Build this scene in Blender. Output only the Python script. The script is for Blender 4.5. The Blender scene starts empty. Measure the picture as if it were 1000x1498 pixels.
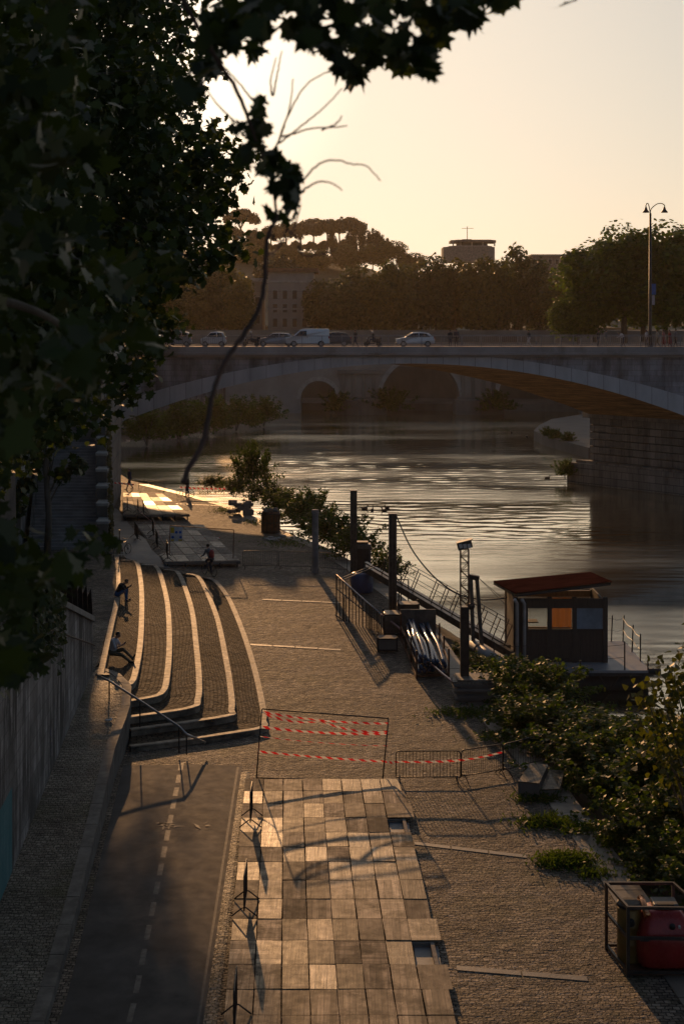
import bpy, bmesh, math, random
import numpy as np
from mathutils import Vector, Matrix, Euler, Quaternion
R = math.radians
scene = bpy.context.scene
COL = scene.collection
F, YH, H = 2080.0, 470.0, 16.0          # focal length in photo pixels, horizon row, eye height above the quay
WATER = -1.6
SUN_AZ, SUN_EL = R(-8.5), R(12.0)

# ------------------------------------------------------------------ geometry of the place
def lerp(a, b, t): return a + (b - a) * t
def clamp(v, a=0., b=1.): return max(a, min(b, v))
def sstep(a, b, v):
    t = clamp((v - a) / (b - a)); return t * t * (3 - 2 * t)
def zg(x, d):
    "height of the quay floor: rises gently up-river and towards the wall"
    z = 0.8 * sstep(54, 86, d) - 0.6 * sstep(92, 108, d)
    return z + 0.6 * sstep(-6.5, -14, x) * sstep(84, 91, d) * (1 - .7 * sstep(94, 108, d))
def at(px, py, d): return Vector(((px - 500) / F * d, d, H - (py - YH) / F * d))
def on(px, py, z):
    d = F * (H - z) / (py - YH); return Vector(((px - 500) / F * d, d, z))
def g(px, py):
    z = 0.4
    for _ in range(30):
        p = on(px, py, z); z = lerp(z, zg(p.x, p.y), .6)
    return on(px, py, z)
EDGE = [(5, 10.6), (30, 9.2), (42, 8.3), (50, 7.6), (61.6, 5.9), (74, 4.6), (85, 1.8), (98, -1.6), (110, -5.2), (121, -9.4), (132, -16.0), (140, -21.0), (150, -24)]
def edge(d):
    for (a, x0), (b, x1) in zip(EDGE, EDGE[1:]):
        if d <= b: return lerp(x0, x1, clamp((d - a) / (b - a)))
    return EDGE[-1][1]

# ------------------------------------------------------------------ scene tree helpers
WL = {}
def thing(name, label, cat, loc=(0, 0, 0), rz=0, group=None):
    o = bpy.data.objects.new(name, None); COL.objects.link(o)
    o.empty_display_size = .3
    o.location = loc; o.rotation_euler = (0, 0, rz)
    tag(o, label, cat, group); WL[o.name] = Vector(loc)
    return o
def tag(o, label=None, cat=None, group=None, kind=None):
    if label: o['label'] = label
    if cat: o['category'] = cat
    if group: o['group'] = group
    if kind: o['kind'] = kind
    return o
def link(name, me, parent=None, mat=None):
    o = bpy.data.objects.new(name, me); COL.objects.link(o)
    if mat is not None: me.materials.append(mat)
    if parent is not None: o.parent = parent
    WL[o.name] = WL.get(parent.name, Vector((0, 0, 0))) if parent is not None else Vector((0, 0, 0))
    return o
def copy_tree(o, parent=None):
    c = o.copy(); COL.objects.link(c); WL[c.name] = WL.get(o.name, Vector())
    if parent is not None: c.parent = parent
    for ch in [x for x in o.children]: copy_tree(ch, c)
    return c

class MB:
    "collects shapes, then links them as one mesh object"
    def __init__(s): s.v = []; s.f = []; s.uv = {}; s.m = {}
    def add(s, vs, fs, mi=0, uvs=None):
        n = len(s.v); s.v += [tuple(v) for v in vs]
        for k, f in enumerate(fs):
            if uvs is not None: s.uv[len(s.f)] = [uvs[i] for i in f]
            if mi: s.m[len(s.f)] = mi
            s.f.append([i + n for i in f])
        return s
    def box(s, c, size, rz=0, mi=0, rot=None):
        hx, hy, hz = [k / 2 for k in size]
        M = rot if rot is not None else Matrix.Rotation(rz, 3, 'Z')
        vs = [Vector(c) + M @ Vector((x, y, z)) for x in (-hx, hx) for y in (-hy, hy) for z in (-hz, hz)]
        return s.add(vs, [(0, 1, 3, 2), (4, 6, 7, 5), (0, 4, 5, 1), (2, 3, 7, 6), (0, 2, 6, 4), (1, 5, 7, 3)], mi)
    def beam(s, a, b, w, h, mi=0):
        a, b = Vector(a), Vector(b); d = b - a
        if d.length < 1e-6: return s
        q = d.to_track_quat('X', 'Z').to_matrix()
        return s.box((a + b) / 2, (d.length, w, h), rot=q, mi=mi)
    def tube(s, pts, r, n=6, mi=0, cap=True):
        pts = [Vector(p) for p in pts]; N = len(pts)
        rr = r if isinstance(r, (list, tuple)) else [r] * N
        t0 = (pts[1] - pts[0]).normalized()
        up = Vector((0, 0, 1)) if abs(t0.z) < .9 else Vector((1, 0, 0))
        rings = []; nx = None
        for i, p in enumerate(pts):
            t = (pts[min(i + 1, N - 1)] - pts[max(i - 1, 0)])
            t = t.normalized() if t.length > 1e-9 else t0
            nx = t.cross(up).normalized() if nx is None else (nx - t * nx.dot(t)).normalized()
            ny = t.cross(nx)
            rings.append([p + (nx * math.cos(2 * math.pi * k / n) + ny * math.sin(2 * math.pi * k / n)) * rr[i] for k in range(n)])
        vs = [v for q in rings for v in q]; fs = []
        for i in range(N - 1):
            for k in range(n):
                a = i * n + k; b = i * n + (k + 1) % n
                fs.append((a, b, b + n, a + n))
        if cap: fs.append(tuple(range(n - 1, -1, -1))); fs.append(tuple((N - 1) * n + k for k in range(n)))
        return s.add(vs, fs, mi)
    def cyl(s, a, b, r, n=12, mi=0): return s.tube([a, b], r, n, mi)
    def lathe(s, c, prof, n=16, mi=0, sy=1.0):
        c = Vector(c); vs = []
        for (r, z) in prof:
            for k in range(n):
                an = 2 * math.pi * k / n
                vs.append(c + Vector((r * math.cos(an), r * math.sin(an) * sy, z)))
        fs = []
        for i in range(len(prof) - 1):
            for k in range(n):
                a = i * n + k; b = i * n + (k + 1) % n
                fs.append((a, b, b + n, a + n))
        fs.append(tuple(range(n - 1, -1, -1))); L = (len(prof) - 1) * n
        fs.append(tuple(L + k for k in range(n)))
        return s.add(vs, fs, mi)
    def prism(s, poly, z0, z1, mi=0):
        n = len(poly)
        vs = [(p[0], p[1], z0) for p in poly] + [(p[0], p[1], z1) for p in poly]
        fs = [tuple(range(n - 1, -1, -1)), tuple(range(n, 2 * n))] + [(i, (i + 1) % n, n + (i + 1) % n, n + i) for i in range(n)]
        return s.add(vs, fs, mi)
    def extrude(s, poly3, vec, mi=0):
        n = len(poly3); vec = Vector(vec)
        vs = [Vector(p) for p in poly3] + [Vector(p) + vec for p in poly3]
        fs = [tuple(range(n - 1, -1, -1)), tuple(range(n, 2 * n))] + [(i, (i + 1) % n, n + (i + 1) % n, n + i) for i in range(n)]
        return s.add(vs, fs, mi)
    def grid(s, rows, mi=0, uvrows=None):
        n = len(rows[0]); vs = [p for r_ in rows for p in r_]
        uv = [u for r_ in uvrows for u in r_] if uvrows else None
        fs = [(i * n + j, i * n + j + 1, (i + 1) * n + j + 1, (i + 1) * n + j) for i in range(len(rows) - 1) for j in range(n - 1)]
        return s.add(vs, fs, mi, uv)
    def ellipsoid(s, c, r, n=10, m=7, mi=0, rot=None):
        c = Vector(c); vs = []; M_ = rot or Matrix.Identity(3)
        for i in range(m + 1):
            th = math.pi * i / m
            for k in range(n):
                ph = 2 * math.pi * k / n
                vs.append(c + M_ @ Vector((r[0] * math.sin(th) * math.cos(ph), r[1] * math.sin(th) * math.sin(ph), r[2] * math.cos(th))))
        fs = [(i * n + k, (i + 1) * n + k, (i + 1) * n + (k + 1) % n, i * n + (k + 1) % n) for i in range(m) for k in range(n)]
        return s.add(vs, fs, mi)
    def build(s, name, mat, parent=None, smooth=False, bevel=0, fix=True):
        off = WL.get(parent.name, Vector()) if parent is not None else Vector()
        me = bpy.data.meshes.new(name)
        me.from_pydata([(v[0] - off.x, v[1] - off.y, v[2] - off.z) for v in s.v], [], s.f)
        mats = mat if isinstance(mat, (list, tuple)) else [mat]
        for m in mats: me.materials.append(m)
        for fi, mi in s.m.items(): me.polygons[fi].material_index = mi
        if s.uv:
            ul = me.uv_layers.new(name='UVMap')
            for fi, us in s.uv.items():
                for k, li in enumerate(me.polygons[fi].loop_indices): ul.data[li].uv = us[k]
        if fix:
            bm = bmesh.new(); bm.from_mesh(me); bmesh.ops.recalc_face_normals(bm, faces=bm.faces); bm.to_mesh(me); bm.free()
        if smooth:
            for p in me.polygons: p.use_smooth = True
        o = link(name, me, parent)
        if bevel:
            b = o.modifiers.new('bevel', 'BEVEL'); b.width = bevel; b.segments = 2; b.limit_method = 'ANGLE'
        return o
def one(name, fn, mat, label, cat, group=None, kind=None, **k):
    mb = MB(); fn(mb); return tag(mb.build(name, mat, **k), label, cat, group, kind)
def struct(name, mb, mat, **k):
    o = mb.build(name, mat, **k); o['kind'] = 'structure'; return o
def catmull(pts, n):
    P = [Vector(p) for p in pts]; out = []
    for i in range(len(P) - 1):
        p0, p1, p2, p3 = P[max(i - 1, 0)], P[i], P[i + 1], P[min(i + 2, len(P) - 1)]
        for k in range(n):
            t = k / n
            out.append(.5 * ((2 * p1) + (p2 - p0) * t + (2 * p0 - 5 * p1 + 4 * p2 - p3) * t * t + (3 * p1 - p0 - 3 * p2 + p3) * t ** 3))
    out.append(P[-1]); return out

# ------------------------------------------------------------------ materials
class NT:
    def __init__(s, name):
        s.m = bpy.data.materials.new(name); s.m.use_nodes = True
        s.t = s.m.node_tree; s.n = s.t.nodes; s.l = s.t.links
        s.bsdf = s.n['Principled BSDF']; s.out = s.n['Material Output']
    def node(s, typ, ins=None, **props):
        nd = s.n.new(typ)
        for k, v in props.items(): setattr(nd, k, v)
        for k, v in (ins or {}).items(): s.put(nd.inputs[k], v)
        return nd
    def put(s, sock, v):
        if isinstance(v, bpy.types.NodeSocket): s.l.new(v, sock)
        elif isinstance(v, (tuple, list)) and len(v) == 3 and sock.type == 'RGBA': sock.default_value = (*v, 1)
        else: sock.default_value = v
    def coord(s, which='Object', scale=(1, 1, 1), rot=(0, 0, 0), loc=(0, 0, 0)):
        c = s.node('ShaderNodeTexCoord')
        mp = s.node('ShaderNodeMapping', {'Vector': c.outputs[which], 'Scale': scale, 'Rotation': rot, 'Location': loc})
        return mp.outputs['Vector']
    def noise(s, vec, scale, detail=4, rough=.55, out='Fac'):
        return s.node('ShaderNodeTexNoise', {'Vector': vec, 'Scale': scale, 'Detail': detail, 'Roughness': rough}).outputs[out]
    def ramp(s, fac, stops):
        r = s.node('ShaderNodeValToRGB', {'Fac': fac}); e = r.color_ramp.elements
        while len(e) < len(stops): e.new(.5)
        for el, (p, c) in zip(e, stops):
            el.position = p; el.color = (*c, 1) if isinstance(c, (tuple, list)) else (c, c, c, 1)
        return r.outputs['Color']
    def mix(s, fac, a, b, mode='MIX'):
        m = s.node('ShaderNodeMix', data_type='RGBA', blend_type=mode)
        s.put(m.inputs['Factor'], fac); s.put(m.inputs[6], a); s.put(m.inputs[7], b)
        return m.outputs[2]
    def math(s, op, a, b=None):
        m = s.node('ShaderNodeMath', operation=op); s.put(m.inputs[0], a)
        if b is not None: s.put(m.inputs[1], b)
        return m.outputs[0]
    def bump(s, h, strength=.5, dist=.02, normal=None):
        b = s.node('ShaderNodeBump', {'Height': h, 'Strength': strength, 'Distance': dist})
        if normal is not None: s.put(b.inputs['Normal'], normal)
        return b.outputs['Normal']
    def set(s, **k):
        for a, v in k.items(): s.put(s.bsdf.inputs[a.replace('_', ' ')], v)
        return s
def shade(c, k): return tuple(min(1, v * k) for v in c)
def mat(name, base, rough=.75, metal=0, var=.35, vs=1.5, bump=.25, bs=25, bd=.01, stretch=(1, 1, 1), spec=.5, stain=None):
    t = NT(name); v = t.coord('Object', stretch)
    c = t.mix(t.ramp(t.noise(v, vs, 6, .6), [(.3, 0.), (.7, 1.)]), shade(base, 1 - var), shade(base, 1 + var))
    if stain is not None:
        c = t.mix(t.ramp(t.noise(t.coord('Object', (stain[1], stain[1], stain[1] * stain[2])), 1, 5, .65), [(.5, 0.), (.68, 1.)]), c, stain[0])
    r = t.node('ShaderNodeMapRange', {'Value': t.noise(v, vs * 3), 'To Min': max(.03, rough - .12), 'To Max': min(1, rough + .12)}).outputs[0]
    t.set(Base_Color=c, Roughness=r, Metallic=metal)
    t.bsdf.inputs['Specular IOR Level'].default_value = spec
    if bump: t.set(Normal=t.bump(t.noise(v, bs, 5), bump, bd))
    return t.m
def cobble(name, c1, c2, gap, bw, bh, uv=False, rot=0, mortar=.018, bump=.9, rough=.5, wobble=.05, moss=None):
    t = NT(name)
    v = t.coord('UV' if uv else 'Object', rot=(0, 0, rot))
    w = t.noise(v, 1.6, 3, .6, 'Color')
    wv = t.node('ShaderNodeVectorMath', {0: w, 1: (.5, .5, .5)}, operation='SUBTRACT').outputs[0]
    wv = t.node('ShaderNodeVectorMath', {0: wv, 'Scale': wobble * 6}, operation='SCALE').outputs[0]
    v2 = t.node('ShaderNodeVectorMath', {0: v, 1: wv}, operation='ADD').outputs[0]
    b = t.node('ShaderNodeTexBrick', {'Vector': v2, 'Color1': c1, 'Color2': c2, 'Mortar': gap, 'Scale': 1.0, 'Mortar Size': mortar,
               'Mortar Smooth': .6, 'Bias': 0., 'Brick Width': bw, 'Row Height': bh}, offset=.5)
    big = t.ramp(t.noise(v, .33, 7, .68), [(.32, .38), (.66, 1.35)])
    fine = t.ramp(t.noise(t.coord('Object', (3.5, 9, 1)) if not uv else t.coord('UV', (6, 9, 1)), 1, 4, .65), [(.3, .35), (.68, 1.65)])
    c = t.mix(1.0, t.mix(1.0, b.outputs['Color'], big, 'MULTIPLY'), fine, 'MULTIPLY')
    if moss is not None: c = t.mix(t.ramp(t.noise(v, .5, 6, .7), [(.52, 0.), (.66, .75)]), c, moss)
    inv = t.math('SUBTRACT', 1.0, b.outputs['Fac'])
    hgt = t.math('ADD', t.math('MULTIPLY', inv, .6), t.math('MULTIPLY', t.noise(v2, 3.2 / bw, 2, .5), .9))
    hgt = t.math('ADD', hgt, t.math('MULTIPLY', t.noise(v, 1.1, 4, .6), 2.6))
    if not uv: hgt = t.math('ADD', hgt, t.math('MULTIPLY', t.noise(t.coord('Object', (2.2, 5.5, 1)), 1, 3, .6), 1.4))
    t.bsdf.inputs['Specular IOR Level'].default_value = .08 if uv else .22
    t.set(Base_Color=c, Roughness=t.node('ShaderNodeMapRange', {'Value': t.noise(v, 5), 'To Min': rough - .12, 'To Max': rough + .2}).outputs[0],
          Normal=t.bump(hgt, bump, .055))
    return t.m
def leafmat(name, base, trans=.35, var=.45, rough=.5, vs=.6):
    t = NT(name); v = t.coord('Object')
    gm = t.node('ShaderNodeNewGeometry').outputs['Random Per Island']
    f = t.math('ADD', t.math('MULTIPLY', gm, .6), t.math('MULTIPLY', t.noise(v, vs, 3), .5))
    c = t.mix(t.ramp(f, [(.2, 0.), (.85, 1.)]), shade(base, 1 - var), (min(1, base[0] * (1 + var * 1.4)), min(1, base[1] * (1 + var)), base[2] * (1 + var * .4)))
    t.set(Base_Color=c, Roughness=rough)
    t.bsdf.inputs['Specular IOR Level'].default_value = .35
    tr = t.node('ShaderNodeBsdfTranslucent', {'Color': t.mix(1.0, c, (1.5, 1.35, .45), 'MULTIPLY')})
    mx = t.node('ShaderNodeMixShader', {0: trans, 1: t.bsdf.outputs[0], 2: tr.outputs[0]})
    t.l.new(mx.outputs[0], t.out.inputs['Surface'])
    return t.m
def tapemat():
    t = NT('red_white_tape'); uv = t.node('ShaderNodeTexCoord').outputs['UV']
    s = t.node('ShaderNodeSeparateXYZ', {0: uv})
    u = t.math('ADD', s.outputs['X'], t.math('MULTIPLY', s.outputs['Y'], .35))
    k = t.math('GREATER_THAN', t.math('FRACT', u), .5)
    c = t.mix(k, (.75, .71, .65), (.75, .03, .03))
    t.set(Base_Color=c, Roughness=.35)
    tr = t.node('ShaderNodeBsdfTranslucent', {'Color': c})
    mx = t.node('ShaderNodeMixShader', {0: .45, 1: t.bsdf.outputs[0], 2: tr.outputs[0]})
    t.l.new(mx.outputs[0], t.out.inputs['Surface'])
    return t.m

# ------------------------------------------------------------------ leaves
LEAF5 = [(0, -.05), (.18, .04), (.5, -.02), (.4, .2), (.62, .42), (.36, .46), (.3, .62), (.14, .6), (0, 1.0), (-.14, .6), (-.3, .62), (-.36, .46), (-.62, .42), (-.4, .2), (-.5, -.02), (-.18, .04)]
LEAF3 = [(0, 0), (.45, .15), (.32, .5), (0, 1), (-.32, .5), (-.45, .15)]
LEAFQ = [(-.5, .05), (.1, -.1), (.55, .35), (.3, .9), (-.25, .95)]
def leaf_cloud(name, C, N, S, shape, mat_, parent, rng, fold=.18, droop=.0):
    "one mesh of leaf faces: centres C, facing N, sizes S"
    C = np.asarray(C, float); N = np.asarray(N, float); S = np.asarray(S, float); n = len(C)
    off = WL.get(parent.name, Vector()) if parent is not None else Vector()
    N = N / (np.linalg.norm(N, axis=1, keepdims=True) + 1e-9)
    A = rng.normal(size=(n, 3)); A[:, 2] -= droop
    U = A - N * np.sum(A * N, axis=1, keepdims=True); U /= np.linalg.norm(U, axis=1, keepdims=True) + 1e-9
    V = np.cross(N, U)
    sh = np.asarray(shape, float); k = len(sh)
    P = (C[:, None, :] + S[:, None, None] * (V[:, None, :] * sh[None, :, 0, None] + U[:, None, :] * (sh[None, :, 1, None] - .4)
         - N[:, None, :] * (np.abs(sh[None, :, 0, None]) * fold + (sh[None, :, 1, None] ** 2) * fold * .6)))
    P = P.reshape(-1, 3) - np.array(off)
    me = bpy.data.meshes.new(name); me.vertices.add(n * k); me.vertices.foreach_set('co', P.ravel())
    me.loops.add(n * k); me.loops.foreach_set('vertex_index', np.arange(n * k, dtype=np.int32))
    me.polygons.add(n); me.polygons.foreach_set('loop_start', np.arange(0, n * k, k, dtype=np.int32))
    try: me.polygons.foreach_set('loop_total', np.full(n, k, dtype=np.int32))
    except Exception: pass
    me.update(calc_edges=True); me.validate()
    return link(name, me, parent, mat_)
def crown_points(rng, blobs, per, shell=.55, up=.35):
    "points and normals spread through ellipsoidal clumps"
    Cs, Ns = [], []
    for (c, r), k in zip(blobs, per):
        d = rng.normal(size=(k, 3)); d /= np.linalg.norm(d, axis=1, keepdims=True)
        rad = shell + (1.05 - shell) * rng.random((k, 1)) ** .6
        Cs.append(np.array(c) + d * rad * np.array(r)); nn = d + rng.normal(size=(k, 3)) * .55; nn[:, 2] += up; Ns.append(nn)
    return np.concatenate(Cs), np.concatenate(Ns)
# ================================================================== world, sun, camera
w = bpy.data.worlds.new('World'); scene.world = w; w.use_nodes = True
wn, wl = w.node_tree.nodes, w.node_tree.links
sky = wn.new('ShaderNodeTexSky'); sky.sky_type = 'NISHITA'; sky.sun_disc = False
sky.sun_elevation = SUN_EL; sky.sun_rotation = SUN_AZ; sky.air_density = 1.0; sky.dust_density = 2.0; sky.ozone_density = .6; sky.altitude = 20
tint = wn.new('ShaderNodeMix'); tint.data_type = 'RGBA'; tint.blend_type = 'MULTIPLY'; tint.inputs['Factor'].default_value = 1
tint.inputs[7].default_value = (1.98, 2.0, 2.03, 1)
hs = wn.new('ShaderNodeHueSaturation'); hs.inputs['Saturation'].default_value = .6; bw = wn.new('ShaderNodeRGBToBW'); wl.new(sky.outputs[0], bw.inputs[0])      # soft shoulder: hazy evening air evens out the glow round the sun
ma = wn.new('ShaderNodeMath'); ma.operation = 'MULTIPLY_ADD'; ma.inputs[1].default_value = 1 / 6.5; ma.inputs[2].default_value = 1; wl.new(bw.outputs[0], ma.inputs[0])
dv = wn.new('ShaderNodeVectorMath'); dv.operation = 'DIVIDE'; wl.new(sky.outputs[0], dv.inputs[0]); wl.new(ma.outputs[0], dv.inputs[1])
wl.new(dv.outputs[0], hs.inputs['Color']); wl.new(hs.outputs[0], tint.inputs[6])
tc = wn.new('ShaderNodeTexCoord'); dt = wn.new('ShaderNodeVectorMath'); dt.operation = 'DOT_PRODUCT'; dt.inputs[1].default_value = (math.sin(SUN_AZ), math.cos(SUN_AZ), .1); wl.new(tc.outputs['Generated'], dt.inputs[0])
mr = wn.new('ShaderNodeMapRange'); mr.interpolation_type = 'SMOOTHSTEP'; mr.inputs['From Min'].default_value = -.3; mr.inputs['From Max'].default_value = .85; mr.inputs['To Min'].default_value = .22; mr.inputs['To Max'].default_value = 1.0; wl.new(dt.outputs['Value'], mr.inputs['Value'])
mr.inputs['To Min'].default_value = 0; cr_ = wn.new('ShaderNodeValToRGB'); cr_.color_ramp.elements[0].color = (.34, .43, .56, 1); cr_.color_ramp.elements[1].color = (1, 1, 1, 1); wl.new(mr.outputs[0], cr_.inputs[0])
sd_ = wn.new('ShaderNodeVectorMath'); sd_.operation = 'DOT_PRODUCT'; sd_.inputs[1].default_value = tuple((math.sin(SUN_AZ) * math.cos(SUN_EL), math.cos(SUN_AZ) * math.cos(SUN_EL), math.sin(SUN_EL))); wl.new(tc.outputs['Generated'], sd_.inputs[0])
gw_ = wn.new('ShaderNodeMapRange'); gw_.interpolation_type = 'SMOOTHSTEP'; gw_.inputs['From Min'].default_value = .984; gw_.inputs['To Min'].default_value = 1; gw_.inputs['To Max'].default_value = 1.5; wl.new(sd_.outputs['Value'], gw_.inputs['Value'])
g2_ = wn.new('ShaderNodeVectorMath'); g2_.operation = 'SCALE'; wl.new(cr_.outputs[0], g2_.inputs[0]); wl.new(gw_.outputs[0], g2_.inputs['Scale'])
fl_ = wn.new('ShaderNodeVectorMath'); fl_.operation = 'MULTIPLY'; wl.new(tint.outputs[2], fl_.inputs[0]); wl.new(g2_.outputs[0], fl_.inputs[1])     # the sky away from the sunset is dimmer
wl.new(fl_.outputs[0], wn['Background'].inputs['Color'])
wn['Background'].inputs['Strength'].default_value = .133
sun = bpy.data.lights.new('sun', 'SUN'); sun.energy = 5.0; sun.angle = R(.5); sun.color = (1, .53, .22)
so = bpy.data.objects.new('sun', sun); COL.objects.link(so)
sdir = Vector((math.sin(SUN_AZ) * math.cos(SUN_EL), math.cos(SUN_AZ) * math.cos(SUN_EL), math.sin(SUN_EL)))
so.rotation_euler = sdir.to_track_quat('Z', 'Y').to_euler(); so.location = sdir * 100
cam = bpy.data.cameras.new('camera'); co = bpy.data.objects.new('camera', cam); COL.objects.link(co)
co.location = (0, 0, H); co.rotation_euler = (R(90), 0, 0)
cam.sensor_fit = 'VERTICAL'; cam.sensor_height = 36; cam.lens = F / 1498 * 36; cam.shift_y = -(749 - YH) / 1498
cam.clip_start = .1; cam.clip_end = 6000
cam.dof.use_dof = True; cam.dof.focus_distance = 62; cam.dof.aperture_fstop = 2.8
scene.camera = co
vs_ = scene.view_settings; vs_.view_transform = 'Standard'; vs_.look = 'None'; vs_.gamma = 1; vs_.exposure = -.85
scene.cycles.use_denoising = True
try: scene.cycles.denoiser = 'OPENIMAGEDENOISE'
except Exception: pass
scene.cycles.max_bounces = 6; scene.cycles.diffuse_bounces = 3; scene.cycles.glossy_bounces = 3; scene.cycles.transmission_bounces = 4
scene.cycles.transparent_max_bounces = 8; scene.cycles.volume_bounces = 0
scene.cycles.sample_clamp_indirect = 8; scene.cycles.caustics_reflective = True; scene.cycles.caustics_refractive = False

# ================================================================== materials
COB = cobble('quay_cobbles', (.09, .074, .057), (.245, .20, .155), (.02, .017, .014), .19, .14, bump=1.0, rough=.7, moss=(.08, .075, .04))
STEPB = cobble('step_paving', (.058, .046, .033), (.125, .10, .07), (.009, .008, .006), .42, .19, uv=True, bump=.8, rough=.8, wobble=.006, mortar=.032)
SIDE = cobble('sidewalk_cobbles', (.14, .125, .10), (.22, .20, .165), (.05, .05, .035), .16, .16, bump=.8, rough=.6, moss=(.06, .065, .03))
KERB = mat('travertine_kerb', (.25, .208, .155), .66, var=.55, vs=1.6, bump=.8, bs=9, spec=.3, stain=((.06, .05, .04), 1.1, 1))
BAND = mat('worn_stone_band', (.14, .12, .095), .55, var=.3, vs=2, bump=.5, bs=12)
ASPH = mat('asphalt', (.042, .04, .039), .85, var=.6, vs=.8, bump=.8, bs=90, bd=.006, stain=((.075, .066, .057), .4, 1))
PAINT = mat('worn_road_paint', (.08, .076, .07), .7, var=.5, vs=5, bump=.3, bs=60, stain=((.05, .048, .046), 3, 1))
PAINT2 = mat('faded_road_paint', (.062, .06, .056), .75, var=.5, vs=4, bump=.3, bs=60, stain=((.04, .039, .038), 2, 1))
STONE = mat('bridge_travertine', (.30, .28, .27), .8, var=.25, vs=.3, bump=.5, bs=4, bd=.03, stain=((.14, .125, .11), .22, .5))
DARKST = mat('dark_wall_stone', (.16, .14, .12), .85, var=.4, vs=.5, bump=.6, bs=3, bd=.05)
STEEL = mat('dark_steel', (.05, .045, .043), .5, .6, var=.4, vs=3, bump=.15)
GALV = mat('galvanised_steel', (.12, .115, .11), .42, .8, var=.35, vs=4, bump=.1)
RUST = mat('rusty_steel', (.13, .06, .035), .65, .4, var=.5, vs=3, bump=.3)
BLK = mat('black_rubber', (.02, .02, .02), .7, var=.3)
TAPE = tapemat()
BARK = mat('plane_bark', (.10, .085, .065), .85, var=.5, vs=2.5, bump=.8, bs=12, bd=.03, stretch=(1, 1, .35))
SOIL = mat('bank_soil', (.06, .05, .03), .95, var=.4, vs=.6, bump=.8, bs=5, bd=.06)

# ================================================================== water
t = NT('river_water'); v = t.coord('Object')
big = t.ramp(t.noise(t.coord('Object', (.03, .055, 1)), 1, 4, .6), [(.36, .12), (.62, 1.)])
n1 = t.noise(t.coord('Object', (.16, .75, 1)), 1.0, 4, .55)
n2 = t.noise(t.coord('Object', (.9, 3.4, 1)), 1.0, 3, .6)
hh = t.math('ADD', t.math('MULTIPLY', n1, .55), t.math('MULTIPLY', n2, .12))
nrm = t.bump(t.math('MULTIPLY', hh, big), .25, .12)
slick = t.ramp(t.noise(t.coord('Object', (.022, .075, 1), loc=(3, 1, 0)), 1, 5, .6), [(.4, .08), (.6, .2)])
gl_ = t.node('ShaderNodeBsdfGlossy', {'Color': (1, .93, .80), 'Roughness': slick, 'Normal': nrm}); df_ = t.node('ShaderNodeBsdfDiffuse', {'Color': (.02, .021, .012)})
fz = t.node('ShaderNodeFresnel', {'IOR': 1.33, 'Normal': nrm}); fk = t.math('MINIMUM', t.math('MULTIPLY', fz.outputs[0], 2.5), .93)
mw = t.node('ShaderNodeMixShader', {0: fk, 1: df_.outputs[0], 2: gl_.outputs[0]}); t.l.new(mw.outputs[0], t.out.inputs['Surface'])
WATERM = t.m
def waves(X, Y):
    "real low river waves: many long crested sines, stronger in drifting patches"
    rw = np.random.default_rng(17); Z = np.zeros_like(X)
    for k in range(46):
        L_ = .65 * (3.2 / .65) ** rw.random(); a = rw.normal() * .42; kx, ky = math.sin(a) * 2 * math.pi / L_, math.cos(a) * 2 * math.pi / L_
        Z += .0014 * L_ ** .9 * np.sin(kx * X + ky * Y + rw.random() * 6.3 + .8 * np.sin(.09 * X + rw.random() * 6) + .6 * np.sin(.05 * Y + rw.random() * 6))
    A = 0
    for k in range(9):
        kx, ky = rw.normal() * .045, rw.normal() * .12; A = A + np.sin(kx * X + ky * Y + rw.random() * 6.3)
    return Z * np.clip(.6 + .3 * A, .06, 1.35)
XS = np.arange(-75, 80.1, .5); YS = np.concatenate([np.arange(34, 120, .22), np.arange(120, 200, .34), np.arange(200, 296, .7)])
GX, GY = np.meshgrid(XS, YS); fade = np.clip((GX + 75) / 6, 0, 1) * np.clip((80 - GX) / 6, 0, 1) * np.clip((GY - 34) / 3, 0, 1) * np.clip((295 - GY) / 6, 0, 1)
GZ = WATER + waves(GX, GY) * fade
me = bpy.data.meshes.new('river'); ny, nx = GX.shape; me.vertices.add(nx * ny); me.vertices.foreach_set('co', np.stack([GX, GY, GZ], -1).ravel())
ii = (np.arange(ny - 1)[:, None] * nx + np.arange(nx - 1)[None, :]).ravel(); Fq = np.stack([ii, ii + 1, ii + nx + 1, ii + nx], -1).astype(np.int32); nf = len(Fq)
me.loops.add(nf * 4); me.loops.foreach_set('vertex_index', Fq.ravel()); me.polygons.add(nf); me.polygons.foreach_set('loop_start', np.arange(0, nf * 4, 4, dtype=np.int32)); me.update(calc_edges=True)
me.polygons.foreach_set('use_smooth', np.ones(nf, dtype=bool)); ro = link('river', me, None, WATERM); ro['kind'] = 'structure'
mb = MB()
for x0, x1, y0, y1 in ((-700, -75, -60, 1200), (80, 700, -60, 1200), (-75, 80, -60, 34), (-75, 80, YS[-1], 1200)): mb.add([(x0, y0, WATER), (x1, y0, WATER), (x1, y1, WATER), (x0, y1, WATER)], [(0, 1, 2, 3)])
struct('river_beyond', mb, WATERM)
mb = MB(); mb.grid([[(x, y, WATER - 4) for x in (-3000, 0, 3000)] for y in (-300, 1500, 5000)])
struct('ground', mb, SOIL)

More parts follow.
